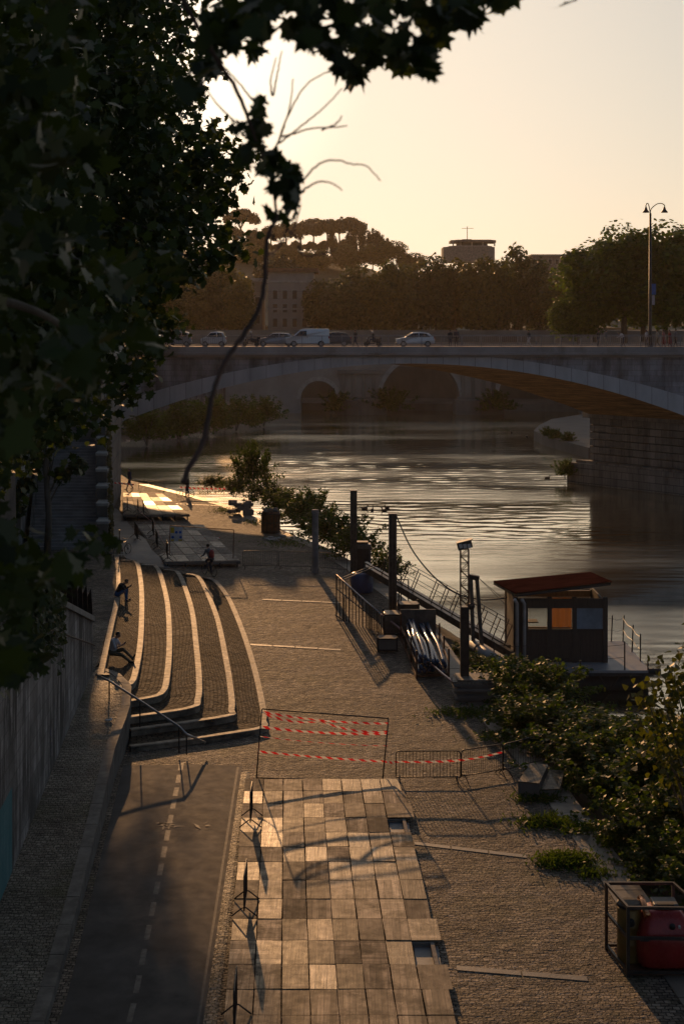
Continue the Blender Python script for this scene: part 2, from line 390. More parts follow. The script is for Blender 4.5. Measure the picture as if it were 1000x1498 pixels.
# ================================================================== quay floor
mb = MB(); rows = []
d = 8.
ds = []
while d < 150: ds.append(d); d += 1.2
for d in ds:
    xl = -12.5 if d < 63 else (-14.5 if d < 90 else lerp(-19, -25, (d - 90) / 50)); xr = edge(d)
    if d > 90: xl = min(xl, xr - 2)
    rows.append([(lerp(xl, xr, k / 26), d, zg(lerp(xl, xr, k / 26), d)) for k in range(27)])
mb.grid(rows); struct('quay_floor', mb, COB, smooth=True)
mb = MB()     # quay wall down to the river and the soil bank in front
mb.grid([[(edge(d) + o, d, z) for (o, z) in ((0, zg(edge(d), d) - .004), (.02, -.9), (.1, -4))] for d in ds]); struct('quay_wall', mb, DARKST)
mb = MB(); rr = random.Random(3)
rows = []
for d in ds[10:]:
    wd = 3.6 + 1.2 * math.sin(d * .21) + rr.uniform(-.3, .3)
    z0 = zg(edge(d), d) - .25
    rows.append([(edge(d) - .05 + wd * u, d, lerp(z0, WATER - .5, u ** 1.3) + rr.uniform(-.08, .08)) for u in (0, .2, .4, .6, .8, 1, 1.15)])
mb.grid(rows); struct('river_bank', mb, SOIL, smooth=True)
mb = MB()     # flagstone border along the river edge
dd = 26.
while dd < 136:
    L_ = rr.uniform(1.1, 1.9)
    a, b = dd, dd + L_ - .03
    if b > 60 or True:
        q = []
        for (d, o) in ((a, 1.0), (a, .02), (b, .02), (b, 1.0)):
            x = edge(d) - o; q.append((x, d, zg(x, d)))
        h = .02 + rr.uniform(0, .012); n = len(mb.v)
        mb.add([(p[0], p[1], p[2] - .2) for p in q] + [(p[0], p[1], p[2] + h) for p in q], [(4, 5, 6, 7), (0, 1, 5, 4), (1, 2, 6, 5), (2, 3, 7, 6), (3, 0, 4, 7)])
    dd += L_
struct('edge_flagstones', mb, BAND)
def band(p0, p1, wpx, name='stone_band', m=BAND, dz=.012):
    a, b = g(*p0), g(*p1); mb = MB(); r2 = random.Random(int(p0[1])); n = max(2, int((b - a).length / 1.1))
    for i in range(n):
        u, v_ = i / n, (i + 1) / n - .012
        A, B = a.lerp(b, u), a.lerp(b, v_); h = dz + r2.uniform(0, .008)
        pts = [(A.x, A.y, 0), (B.x, B.y, 0), (B.x, B.y + wpx, 0), (A.x, A.y + wpx, 0)]
        pts = [(x, y, zg(x, y) + h) for x, y, _ in pts]
        mb.add([(x, y, z - .1) for x, y, z in pts] + pts, [(4, 5, 6, 7), (0, 1, 5, 4), (1, 2, 6, 5), (2, 3, 7, 6), (3, 0, 4, 7)])
    struct(name, mb, m)
for a, b in (((606, 1236), (772, 1256)), ((668, 1420), (862, 1436)), ((366, 944), (500, 952)), ((384, 878), (500, 883)), ((240, 737), (330, 741))):
    band(a, b, .24)

# ================================================================== road, path, sidewalk
mb = MB()
def roadx(d, u): return lerp(lerp(-6.45, -8.0, clamp((d - 33) / 20)), lerp(-3.15, -3.6, clamp((d - 32) / 20)), u)
rows = [[(roadx(d, u / 8), d, .006 + .03 * math.sin(math.pi * u / 8)) for u in range(9)] for d in np.arange(8, 52.2, 1.6)]
mb.grid(rows); road = struct('road', mb, ASPH, smooth=True)
def paint(mb, u0, u1, d0, d1):
    n = max(1, int((d1 - d0) / 1.5)); rows = []
    for i in range(n + 1):
        d = lerp(d0, d1, i / n)
        rows.append([(roadx(d, u), d, .011 + .03 * math.sin(math.pi * u)) for u in (u0, u1)])
    mb.grid(rows)
mb = MB()
for py in (1123, 1141, 1160, 1178, 1201, 1224, 1248, 1274, 1301, 1332, 1366, 1402, 1442, 1484, 1530, 1580, 1640):
    d0 = F * H / (py - YH); paint(mb, .468, .508, d0 - .45, d0 + .45)
mb.build('lane_dash', PAINT, road)
mb = MB(); paint(mb, .955, .975, 12, 51); mb.build('edge_line', PAINT2, road); 
mb = MB(); r2 = random.Random(5)
for (px, py) in ((236, 1206), (248, 1214), (243, 1209), (294, 1207), (300, 1213), (254, 1208)):
    for k in range(3):
        p = g(px + r2.uniform(-9, 9), py + r2.uniform(-4, 4)); a = r2.uniform(0, 3); L_ = r2.uniform(.1, .3)
        q = [(p.x + L_ * math.cos(a), p.y + L_ * math.sin(a)), (p.x + .04, p.y + .05), (p.x - L_ * math.cos(a), p.y - L_ * math.sin(a)), (p.x - .04, p.y - .05)]
        mb.add([(x, y, .046) for x, y in q], [(0, 1, 2, 3)])
mb.build('paint_scuff', PAINT, road)
mb = MB()     # rough stone strip between road and boardwalk
rows = [[(roadx(d, 1) + o, d, .012 + (.03 if 0 < o < .3 else 0)) for o in (0, .1, .2, .3)] for d in np.arange(8, 51, .8)]
mb.grid(rows); struct('gutter_strip', mb, SIDE)
mb = MB()     # smooth path running up beside the far stairs
P0 = [g(160, 742), g(172, 745), g(196, 775), g(222, 805), g(250, 832)]; P1 = [g(146, 742), g(150, 752), g(160, 780), g(172, 806), g(190, 822)]
rows = []
for i in range(40):
    u = i / 39 * 4; k = min(3, int(u)); a = P1[k].lerp(P1[k + 1], u - k); b = P0[k].lerp(P0[k + 1], u - k)
    rows.append([(lerp(a.x, b.x, s / 8), lerp(a.y, b.y, s / 8), zg(lerp(a.x, b.x, s / 8), lerp(a.y, b.y, s / 8)) + .012) for s in range(9)])
mb.grid(rows); struct('path', mb, mat('path_asphalt', (.11, .105, .1), .6, var=.3, vs=.5, bump=.5, bs=60))
def swz(d): return lerp(.22, 1.38, sstep(30, 60, d))
SWE = [(8, -5.6), (24, -6.2), (33.3, -6.75), (38, -7.05), (43.6, -7.45), (50, -7.95), (54, -8.05), (57.2, -8.45), (59.2, -9.3), (60.2, -10.3)]
def swe(d):
    for (a, x0), (b, x1) in zip(SWE, SWE[1:]):
        if d <= b: return lerp(x0, x1, clamp((d - a) / (b - a)))
    return SWE[-1][1]
mb = MB(); dl = list(np.arange(8, 56, .8)) + list(np.arange(56, 60.3, .25))
mb.grid([[(lerp(-12, swe(d) - .34, k / 8), d, swz(d)) for k in range(9)] for d in dl]); struct('sidewalk', mb, SIDE)
mb = MB(); i = 0
while i < len(dl) - 2:
    j = i + 2; a, b = dl[i], dl[j] - .02; q = [(swe(a) - .35, a), (swe(a), a), (swe(b), b), (swe(b) - .35, b)]; h = .02 + rr.uniform(-.004, .006)
    mb.add([(x, y, -.2) for x, y in q] + [(x, y, swz(y) + h) for x, y in q], [(4, 5, 6, 7), (0, 1, 5, 4), (1, 2, 6, 5), (2, 3, 7, 6), (3, 0, 4, 7)])
    i = j
struct('sidewalk_kerb', mb, mat('grey_kerb', (.13, .12, .105), .75, var=.45, vs=2.5, bump=.6, bs=12, stain=((.06, .055, .048), 1.2, 1)))

# ================================================================== landing and curved steps
ZN = [1.45, 1.20, .95, .70, .45, .20]; ZF = [1.47, 1.36, 1.25, 1.14, 1.03, .92]
CURV = [
 [(172, 812), (173, 812.5), (173.5, 813), (176.4, 843), (175, 875), (167.7, 910), (158, 955), (152, 985), (151.5, 986.5), (151, 987.5)],
 [(179, 819), (190, 819.2), (199.6, 820), (206, 830), (211, 872), (209.5, 939), (202, 985), (196, 999), (187, 1002.5), (176, 1004.5)],
 [(209, 825.5), (220, 826), (230, 827.5), (238.8, 843), (249, 887), (251.8, 945), (248, 995), (242, 1012), (228, 1019.5), (190, 1026)],
 [(242, 833), (253, 834), (263.4, 837.6), (273, 857), (284.8, 895.7), (291, 945), (295.3, 990), (294, 1022), (281, 1036), (190, 1050)],
 [(275, 839), (285, 840.5), (294, 845), (305, 864), (322, 907), (334, 962), (341, 1003), (343, 1037), (330, 1049), (192, 1068)],
 [(304, 845), (312, 847), (321.5, 853.7), (339, 878), (359, 924.7), (375, 974), (386, 1020), (389.5, 1052), (372, 1068), (192, 1093)]]
def cz(k, i, n): return lerp(ZF[k], ZN[k], sstep(0.05, .85, i / n))
steps = thing('curved_steps', 'fan of six broad curved cobbled steps with pale stone kerbs beside the road', 'steps', g(300, 1000))
LO = []
for k in range(6):
    pts = catmull([(x, y, 0) for x, y in CURV[k]], 10); n = len(pts) - 1
    LO.append([on(p.x, p.y, cz(k, i, n)) for i, p in enumerate(pts)])
def inset(line, w):
    out = []
    for i, p in enumerate(line):
        tg = line[min(i + 1, len(line) - 1)] - line[max(i - 1, 0)]; tg.z = 0; tg.normalize()
        out.append(p + Vector((tg.y, -tg.x, 0)) * w)
    return out
for k in range(6):
    L_ = LO[k]; I = inset(L_, .25); n = len(L_) - 1
    mb = MB(); acc = 0; rk = random.Random(k); hz = 0
    rows = []
    for i, (p, q) in enumerate(zip(L_, I)):
        if i % 3 == 0: hz = rk.uniform(0, .012)
        zb = (ZN[k + 1] if k < 5 else 0); zb2 = lerp(ZF[k + 1] if k < 5 else .8, zb, sstep(.05, .85, i / n)) - .15
        pr = p + (p - q).normalized() * .025
        rows.append([(q.x, q.y, q.z - .1), (q.x, q.y, q.z + .012 + hz), (p.x, p.y, p.z + .012 + hz), (pr.x, pr.y, p.z - .02), (p.x, p.y, p.z - .08), (p.x, p.y, zb2)])
    mb.grid(rows); mb.build('kerb', KERB, steps)
    if k < 5:
        mb = MB(); a_, b_ = LO[k], inset(LO[k + 1], .24); rows = []; uvr = []; u = 0
        for i in range(n + 1):
            zt = LO[k + 1][i].z
            if i: u += (b_[i] - b_[i - 1]).length * .5 + (a_[i] - a_[i - 1]).length * .5
            A = Vector((a_[i].x, a_[i].y, zt)); B = b_[i]; W_ = (B - A).length
            rows.append([tuple(A.lerp(B, s / 6)) for s in range(7)]); uvr.append([(u, W_ * s / 6) for s in range(7)])
        mb.grid(rows, uvrows=uvr); mb.build('tread', STEPB, steps)
# landing between the two flights
mb = MB(); rows = []
for d in np.arange(58.6, 92, .6):
    l0 = LO[0]; xr = -11.2
    best = min(l0, key=lambda p: abs(p.y - d)); xr = best.x - .28
    if d > 87: xr = lerp(xr, -15.0, clamp((d - 87.) / 1.5))
    if d < 60: xr = -10.35
    rows.append([(lerp(-24, xr, k / 12), d, 1.452 - .0 * k) for k in range(13)])
mb.grid(rows); struct('landing', mb, COB)
mb = MB(); mb.box((-15, 89.2, .6), (.4, 5.6, 1.69)); 
# street terrace behind the walls
mb = MB(); mb.prism([(-60, -20), (-14.2, -20), (-14.2, 62), (-24, 62), (-24, 112), (-19.6, 115), (-20.8, 132), (-23.2, 141), (-23.2, 143), (-300, 143), (-300, -20)], -3, 13.4)
struct('street', mb, ASPH)
mb = MB(); mb.prism([(-300, 157), (-36, 157), (-52, 210), (-88, 290), (-300, 420)], -3, 13.4); struct('street_far_left', mb, DARKST)
# ================================================================== arched bridge
BY, BD, SK = 143.0, 11.0, -9.0          # near face, depth, sideways skew of the passage
CX, CZ, HS = 6.9, 11.75, 30.2            # crown and half span of the intrados
def zi(x): return CZ - 5.9 * ((x - CX) / 29.1) ** 2
def ring(x): return 1.0 + 1.05 * ((x - CX) / 29.1) ** 2 * 1.0
ZD = 13.35
bridge = thing('stone_bridge', 'long pale stone road bridge with a broad flat arch crossing the river', 'bridge', (CX, BY, WATER))
xs = [CX - HS + i * 2 * HS / 60 for i in range(61)]
def sk(x, t): return x + SK * t
mb = MB()      # spandrels, near and far face, set back from the ring
XL, XR = -40, 95
for t_, y in ((0, BY + .12), (1, BY + BD - .12)):
    top = [(sk(x, t_), y, ZD - .5) for x in xs]; bot = [(sk(x, t_), y, zi(x) + .3) for x in xs]
    mb.grid([bot, top])
    mb.add([(sk(XL, t_), y, -4), (sk(xs[0], t_), y, -4), (sk(xs[0], t_), y, ZD - .5), (sk(XL, t_), y, ZD - .5)], [(0, 1, 2, 3)])
    mb.add([(sk(xs[-1], t_), y, 4.5), (sk(XR, t_), y, 4.5), (sk(XR, t_), y, ZD - .5), (sk(xs[-1], t_), y, ZD - .5)], [(0, 1, 2, 3)])
t = NT('bridge_spandrel_stone'); v = t.coord('Object'); sx = t.node('ShaderNodeSeparateXYZ', {0: v})
bv = t.node('ShaderNodeCombineXYZ', {0: sx.outputs['X'], 1: sx.outputs['Z'], 2: 0.}).outputs[0]
b = t.node('ShaderNodeTexBrick', {'Vector': bv, 'Color1': (.30, .30, .315), 'Color2': (.22, .22, .235), 'Mortar': (.15, .14, .135), 'Scale': 1.0, 'Mortar Size': .02, 'Brick Width': 1.5, 'Row Height': .55})
c = t.mix(1.0, b.outputs['Color'], t.ramp(t.noise(t.coord('Object', (.5, .5, .12)), 1, 6, .7), [(.34, .35), (.6, 1.2)]), 'MULTIPLY')
c = t.mix(t.ramp(t.noise(t.coord('Object', (.22, .2, .09), loc=(7, 0, 0)), 1, 5, .6), [(.52, 0.), (.62, .8)]), c, (.07, .065, .06))
t.set(Base_Color=c, Roughness=.85, Normal=t.bump(t.math('SUBTRACT', t.noise(v, 2.5, 5), b.outputs['Fac']), .5, .04)); SPAN = t.m
mb.build('spandrel_wall', SPAN, bridge)
mb = MB()      # arch rings
for t_, y, s in ((0, BY, 1), (1, BY + BD, -1)):
    r0 = [(sk(x, t_), y, zi(x)) for x in xs]; r1 = [(sk(x, t_), y, zi(x) + ring(x)) for x in xs]
    r2_ = [(sk(x, t_), y + s * .14, zi(x) + ring(x)) for x in xs]; mb.grid([r0, r1, r2_])
t = NT('arch_ring_stone'); sx = t.node('ShaderNodeSeparateXYZ', {0: t.coord('Object')})
jn = t.math('LESS_THAN', t.math('FRACT', t.math('MULTIPLY', sx.outputs['X'], .62)), .025)
c = t.mix(t.ramp(t.noise(t.coord('Object', (.6, .6, .15)), 1, 6, .65), [(.3, 0.), (.7, 1.)]), (.32, .32, .33), (.50, .50, .51))
c = t.mix(jn, c, (.12, .11, .1)); t.set(Base_Color=c, Roughness=.8, Normal=t.bump(t.noise(t.coord('Object'), 5), .4, .03))
mb.build('arch_ring', t.m, bridge)
mb = MB()      # soffit
mb.grid([[(sk(x, u / 10), BY + BD * u / 10, zi(x) + .003) for x in xs] for u in range(11)])
t = NT('arch_soffit_bounce_tint'); sx = t.node('ShaderNodeSeparateXYZ', {0: t.coord('Object')})
wv = t.node('ShaderNodeCombineXYZ', {0: t.math('ADD', sx.outputs['X'], t.math('MULTIPLY', sx.outputs['Y'], .78)), 1: t.math('MULTIPLY', sx.outputs['Y'], .2), 2: 0.}).outputs[0]
c = t.mix(t.ramp(t.noise(wv, 1.8, 7, .75), [(.38, 0.), (.62, 1.)]), (.17, .085, .035), (.62, .35, .15))  # orange of sunlight bounced up off the water is put into the base colour
t.set(Base_Color=c, Roughness=.8, Normal=t.bump(t.noise(wv, 4), .5, .05)); mb.build('soffit', t.m, bridge)
mb = MB()      # deck slab, cornice and plain parapet course
mb.add([(XL, BY + .3, ZD - .45), (XR, BY + .3, ZD - .45), (XR + SK, BY + BD - .3, ZD - .45), (XL + SK, BY + BD - .3, ZD - .45)] +
       [(XL, BY + .3, ZD), (XR, BY + .3, ZD), (XR + SK, BY + BD - .3, ZD), (XL + SK, BY + BD - .3, ZD)], [(0, 1, 2, 3), (4, 5, 6, 7)])
mb.build('deck', ASPH, bridge)
mb = MB()
for y0, s in ((BY, 1), (BY + BD, -1)):
    o = 0 if s > 0 else SK
    mb.box(((XL + XR) / 2 + o, y0 - s * .18, ZD - .62), (XR - XL, .8, .22)); mb.box(((XL + XR) / 2 + o, y0 + s * .12, ZD - .2), (XR - XL, .62, .62))
    mb.box(((XL + XR) / 2 + o, y0 + s * .1, ZD - .86), (XR - XL, .45, .24))
mb.build('cornice', STONE, bridge)
mb = MB()
for y0, o in ((BY + .12, 0), (BY + BD - .12, SK)):
    for z, h in ((ZD + 1.17, .07), (ZD + .22, .05)): mb.box(((XL + XR) / 2 + o, y0, z), (XR - XL, .06, h))
    x = XL
    while x < XR:
        mb.box((x + o, y0, ZD + .62), (.09, .09, 1.05)); x += 2.0
    x = XL
    while x < XR and o == 0:
        mb.box((x + o, y0, ZD + .69), (.03, .03, .92)); x += .2
mb.build('railing', mat('painted_grey_railing', (.2, .2, .21), .55, .3, bump=0), bridge)
# pier on the right (plinth, shaft with recessed courses) and left abutment
def skp(x, d0, d1): return [(x, d0), (x + SK * 3, d0), ]
def pierpoly(x0, x1, dn, df):
    f = lambda d: SK * (d - BY) / BD
    return [(x0 + f(dn), dn), (x0 + f(df), df), (x1 + f(df), df), (x1 + f(dn), dn)]
mb = MB()
for i, z in enumerate(np.arange(.9, 5.5, .78)):
    mb.prism(pierpoly(36.2, 60, BY - .6, BY + BD + .4), z + .07, z + .78); mb.prism(pierpoly(36.38, 60, BY - .5, BY + BD + .3), z - .02, z + .1)
mb.prism(pierpoly(35.7, 60, BY - .8, BY + BD + .7), 5.55, 6.2)
t = NT('pier_stone'); v = t.coord('Object')
sx = t.node('ShaderNodeSeparateXYZ', {0: v})
bv = t.node('ShaderNodeCombineXYZ', {0: t.math('ADD', sx.outputs['X'], t.math('MULTIPLY', sx.outputs['Y'], -1.0)), 1: t.math('SUBTRACT', sx.outputs['Z'], .9), 2: 0.}).outputs[0]
b = t.node('ShaderNodeTexBrick', {'Vector': bv, 'Color1': (.28, .25, .21), 'Color2': (.2, .18, .15), 'Mortar': (.05, .045, .04), 'Scale': 1.0, 'Mortar Size': .03, 'Brick Width': 2.1, 'Row Height': .78})
c = t.mix(1.0, b.outputs['Color'], t.ramp(t.noise(t.coord('Object', (.7, .7, .1)), 1, 6, .7), [(.3, .35), (.65, 1.15)]), 'MULTIPLY')
t.set(Base_Color=c, Roughness=.85, Normal=t.bump(t.noise(v, 2), .6, .06)); PIERM = t.m
mb.build('pier', PIERM, bridge)
mb = MB(); mb.prism(pierpoly(34.9, 62, BY - 1.3, BY + BD + 1.6), -5, .6); mb.prism(pierpoly(35.4, 62, BY - 1.0, BY + BD + 1.1), .6, .9); mb.build('plinth', PIERM, bridge)
mb = MB(); mb.prism(pierpoly(-40, -22.9, BY - .3, BY + BD + .3), -4, 6.1); mb.build('abutment', DARKST, bridge)

# ================================================================== retaining walls and stairs
def stainwall(name, c1, c2, streak, graf=False):
    t = NT(name); v = t.coord('Object'); st = t.coord('Object', (2.1, 2.1, .30))
    sx = t.node('ShaderNodeSeparateXYZ', {0: v}); bv = t.node('ShaderNodeCombineXYZ', {0: t.math('ADD', sx.outputs['Y'], sx.outputs['X']), 1: sx.outputs['Z'], 2: 0.}).outputs[0]
    bk = t.node('ShaderNodeTexBrick', {'Vector': bv, 'Color1': c1, 'Color2': c2, 'Mortar': shade(c1, .75), 'Scale': 1.0, 'Mortar Size': .018, 'Brick Width': 1.15, 'Row Height': .52})
    c = t.mix(1.0, bk.outputs['Color'], t.ramp(t.noise(t.coord('Object', (1.6, 1.6, .7)), 1, 7, .7), [(.3, .55), (.68, 1.25)]), 'MULTIPLY')
    wide = t.ramp(t.noise(t.coord('Object', (.35, .35, .3)), 1, 4, .6), [(.35, .45), (.6, 1.)])
    c = t.mix(t.math('MULTIPLY', wide, t.ramp(t.noise(st, 1.0, 7, .75), [(.42, 0.), (.52, .97)])), c, streak)
    if graf:
        sx = t.node('ShaderNodeSeparateXYZ', {0: v})
        near = t.math('MULTIPLY', t.math('LESS_THAN', sx.outputs['Y'], -5.0), t.math('LESS_THAN', sx.outputs['Z'], 2.9))
        gr = t.ramp(t.noise(t.coord('Object', (1, .5, .5)), .9, 5, .7), [(.42, 0.), (.46, .8)])
        c = t.mix(t.math('MULTIPLY', near, gr), c, (.03, .17, .19))
        vio = t.math('MULTIPLY', t.math('GREATER_THAN', sx.outputs['Y'], 2.), t.math('LESS_THAN', sx.outputs['Z'], 3.2))
        c = t.mix(t.math('MULTIPLY', vio, t.ramp(t.noise(v, 1.9, 4, .7), [(.62, 0.), (.65, .5)])), c, (.05, .05, .16))
    t.set(Base_Color=c, Roughness=.85, Normal=t.bump(t.noise(v, 4, 6), .6, .04)); return t.m
WALLM = stainwall('streaked_graffiti_wall', (.24, .225, .21), (.38, .36, .34), (.03, .028, .025), True)
def wx(d): return lerp(-9.15, -10.35, (d - 38) / 21)
def wt(d): return 3.55 + (59 - d) * .27
wall = thing('retaining_wall', 'tall streaked grey wall with faded graffiti sloping down beside the sidewalk', 'wall', (wx(45), 45, 0))
mb = MB(); dw = list(np.arange(12, 59.1, 1.0)) + [59.2]
rows = []
for d in dw:
    x, zt = wx(d), wt(d); rows.append([(x, d, -.5), (x, d, zt), (x - .6, d, zt), (x - .6, d, -.5)])
mb.grid(rows); mb.add([(wx(59.2), 59.2, -.5), (wx(59.2) - .6, 59.2, -.5), (wx(59.2) - .6, 59.2, wt(59.2)), (wx(59.2), 59.2, wt(59.2))], [(0, 1, 2, 3)])
mb.build('wall_face', WALLM, wall)
mb = MB()
for i in range(len(dw) - 1):
    a, b = dw[i], dw[i + 1] - .02; mb.add([(wx(a) + .1, a, wt(a)), (wx(b) + .1, b, wt(b)), (wx(b) - .7, b, wt(b)), (wx(a) - .7, a, wt(a))] + [(wx(a) + .1, a, wt(a) + .22), (wx(b) + .1, b, wt(b) + .22), (wx(b) - .7, b, wt(b) + .22), (wx(a) - .7, a, wt(a) + .22)],
        [(0, 1, 5, 4), (1, 2, 6, 5), (2, 3, 7, 6), (3, 0, 4, 7), (4, 5, 6, 7)])
mb.build('coping', mat('wall_coping', (.2, .19, .17), .8, var=.3), wall)
mb = MB(); mb.tube([(wx(d) + .14, d, wt(d) - 1.0) for d in (42, 46, 50, 54, 58.8)], .035, 6); mb.build('handrail', STEEL, wall)
fence = thing('spiked_fence', 'row of dark pointed triangular metal plates along the sloping wall top', 'fence', (wx(55), 55, wt(55)))
for d in np.arange(44.5, 58.5, 1.55):
    mb = MB(); x = wx(d) - .3; z = wt(d) + .2
    mb.extrude([(x - .38, d + .3, z - .35), (x + .40, d - .1, z), (x + .34, d - .1, z + 1.15)], (0, .04, 0)); mb.build('spike_plate', STEEL, fence)
mb = MB()
for d in np.arange(20, 58.8, .34):     # near flight behind the wall
    mb.box((wx(d) - 2.2, d, (wt(d) - 1.2) / 2 - .5), (3.1, .36, wt(d) - 1.2 + 1.0))
tag(mb.build('near_stairs', DARKST), 'stone stair flight hidden behind the near sloping graffiti wall', 'stairs')
# far flight facing the camera
st = thing('stone_stairs', 'wide dark stone staircase climbing from the landing to the street', 'stairs', (-17.7, 90.6, 1.45))
STE = mat('stair_stone', (.26, .25, .24), .7, var=.35, vs=1.2, bump=.5, bs=10)
SN = 64
def sxl(i): return -20.0 - .06 * i
def sxr(i): return -15.5 - .066 * i
mb = MB()
for i in range(SN):
    d = 90.6 + .37 * i; z = 1.45 + .17 * (i + 1)
    mb.prism([(sxl(i) - .0, d), (sxr(i), d), (sxr(i) - .02, d + .42), (sxl(i), d + .42)], z - .6 if i else 1.2, z)
    mb.prism([(sxl(i), d - .03), (sxr(i) - .001, d - .03), (sxr(i) - .002, d + .08), (sxl(i), d + .08)], z + .002, z + .02)
mb.build('flight', STE, st)
cap = mat('balustrade_block', (.3, .28, .25), .75, var=.3, vs=1.5, bump=.5, bs=8)
for k in range(12):
    i = k * 5.3; d = 90.3 + .37 * i; z = 1.45 + .17 * (i + 5.3) + .75; x = -15.2 - .066 * i
    mb = MB(); mb.prism([(x - .34, d), (x + .34, d), (x + .34 - .13, d + 1.93), (x - .34 - .13, d + 1.93)], 0.4, z); mb.build('balustrade_block', DARKST, st)
    b_ = mb = MB(); mb.prism([(x - .42, d - .06), (x + .42, d - .06), (x + .3, d + 1.9), (x - .55, d + 1.9)], z + .003, z + .2); mb.build('block_cap', cap, st, bevel=.03)
mb = MB(); mb.tube([(sxl(i) + .25, 90.6 + .37 * i, 1.45 + .17 * i + .95) for i in (0, 20, 40, 60)], .03, 6)
for i in range(0, 62, 6): mb.cyl((sxl(i) + .25, 90.8 + .37 * i, 1.45 + .17 * i), (sxl(i) + .25, 90.8 + .37 * i, 1.45 + .17 * i + .97), .022, 5)
mb.build('handrail', GALV, st)
swall = thing('stair_side_wall', 'pale plastered wall flanking the far staircase, partly behind leaves', 'wall', (-21.5, 90, 1.4))
mb = MB(); mb.prism([(-20.3, 90), (-24.0, 116), (-28, 116), (-26, 88)], 0, 12.5); mb.build('wall_face', stainwall('side_wall_plaster', (.36, .34, .31), (.46, .44, .41), (.1, .095, .08)), swall)
mb = MB(); mb.prism([(-20.15, 89.9), (-23.85, 116), (-24.3, 116), (-20.6, 89.9)], 12.5, 12.8); mb.build('coping', cap, swall)
emb = thing('embankment_wall', 'dark high river embankment wall between the staircase and the bridge', 'wall', (-20, 125, 1.4))
mb = MB()
A, B, C_ = Vector((-17.4, 103, 0)), Vector((-20.3, 131, 0)), Vector((-22.9, 142.6, 0))
for i, z in enumerate(np.arange(.3, 13.3, .8)):
    o = .04 * (i % 2)
    mb.prism([(A.x - o, A.y), (B.x - o, B.y), (C_.x - o, C_.y), (C_.x - 1.6, C_.y), (B.x - 1.6, B.y), (A.x - 1.6, A.y)], z, z + .78)
mb.build('stone_courses', DARKST, emb)
mb = MB(); mb.prism([(A.x + .15, A.y), (B.x + .15, B.y), (C_.x + .15, C_.y), (C_.x - 1.2, C_.y), (B.x - 1.2, B.y), (A.x - 1.2, A.y)], 13.12, 13.95); mb.build('parapet', cap, emb)

# ================================================================== far banks
HZB = mat('far_bank_stone', (.2, .18, .15), .9, var=.3, vs=.15, bump=.4, bs=1, bd=.1, stain=((.08, .07, .06), .05, .3))
mb = MB()
FB = [(-110, 300), (-70, 296), (-30, 292), (0, 290), (40, 287), (80, 270), (120, 240), (170, 215), (300, 190)]
mb.grid([[(x, d + o, z) for (o, z) in ((-9, WATER - 1), (-8.8, -.2), (-.4, .3), (0, .4), (.6, 13.3), (.7, 14.2), (1.2, 14.2), (1.25, 13.4), (420, 13.4))] for x, d in FB]); struct('far_embankment', mb, HZB)
far_wall = thing('river_wall', 'pale graffiti covered river wall seen under the left of the arch', 'wall', (-45, 215, 0))
mb = MB(); mb.grid([[(x, d, z) for z in (-2, 2, 4.5, 9, 13.6)] for x, d in ((-44, 170), (-47, 200), (-52, 230), (-62, 292))])
mb.grid([[(x, d, z) for z in (-2, 2, 4.5, 9, 11)] for x, d in ((-62, 270), (-28, 272), (-16, 275))])
mb.build('wall_face', stainwall('far_graffiti_wall', (.28, .26, .24), (.36, .34, .31), (.1, .09, .08)), far_wall)
mb = MB(); mb.prism([(-46, 160), (-40, 180), (-34, 230), (-18, 268), (-60, 272), (-60, 160)], -4, -.9); struct('far_bank', mb, SOIL)
mb = MB()     # concrete mole of the island on the right, beyond the pier
M_ = [on(780, 630, -.2), on(788, 622, -.2), on(806, 613, -.2), on(850, 606, -.2), on(1100, 600, -.2), on(1100, 668, -.2), on(860, 655, -.2), on(815, 643, -.2), on(792, 636, -.2)]
mb.prism([(p.x, p.y) for p in M_], -4, -.2); struct('island_shore', mb, mat('pale_concrete', (.10, .09, .078), .8, var=.25, vs=.2, bump=.4))
# second bridge seen through the arch
b2 = thing('arched_bridge', 'older multi arched stone bridge in shade seen through the big arch', 'bridge', (0, 272, WATER))
S2 = 2080 / 272.
def px2(px): return (px - 500) / S2
def z2(py): return H - (py - YH) / S2
OP = [(440, 492), (557, 672), (728, 850)]
mb = MB(); N_ = 24; zt = 12.0
cols = []
edges_ = [px2(330)] + [px2(e) for o in OP for e in o] + [px2(1000)]
for k in range(0, 8, 2): 
    a, b = edges_[k], edges_[k + 1]; mb.box(((a + b) / 2, 272 + 4, (zt - 3) / 2), (b - a, 8, zt + 3))
for (a, b) in OP:
    a, b = px2(a), px2(b); c, r = (a + b) / 2, (b - a) / 2
    pts = [(c + r * math.cos(math.pi * i / N_), 1.2 + min(r, 9.3) * math.sin(math.pi * i / N_)) for i in range(N_ + 1)]
    for y in (272, 280): mb.grid([[(x, y, z) for x, z in pts], [(x, y, zt) for x, z in pts]])
    mb.grid([[(x, 272, z) for x, z in pts], [(x, 280, z) for x, z in pts]])
mb.build('arcade', mat('second_bridge_stone', (.3, .27, .23), .85, var=.25, vs=.2, bump=.4, bs=1.5, bd=.08), b2)
mb = MB()
for (a, b) in OP:
    a, b = px2(a), px2(b); c, r = (a + b) / 2, (b - a) / 2
    P_ = [(c + (r + o) * math.cos(math.pi * i / N_), 1.2 + (min(r, 9.3) + o) * math.sin(math.pi * i / N_)) for o in (0, .8) for i in range(N_ + 1)]
    mb.grid([[(x, 271.85, z) for x, z in P_[:N_ + 1]], [(x, 271.85, z) for x, z in P_[N_ + 1:]]])
mb.build('arch_ring', mat('second_bridge_ring', (.36, .33, .29), .85, var=.2), b2)
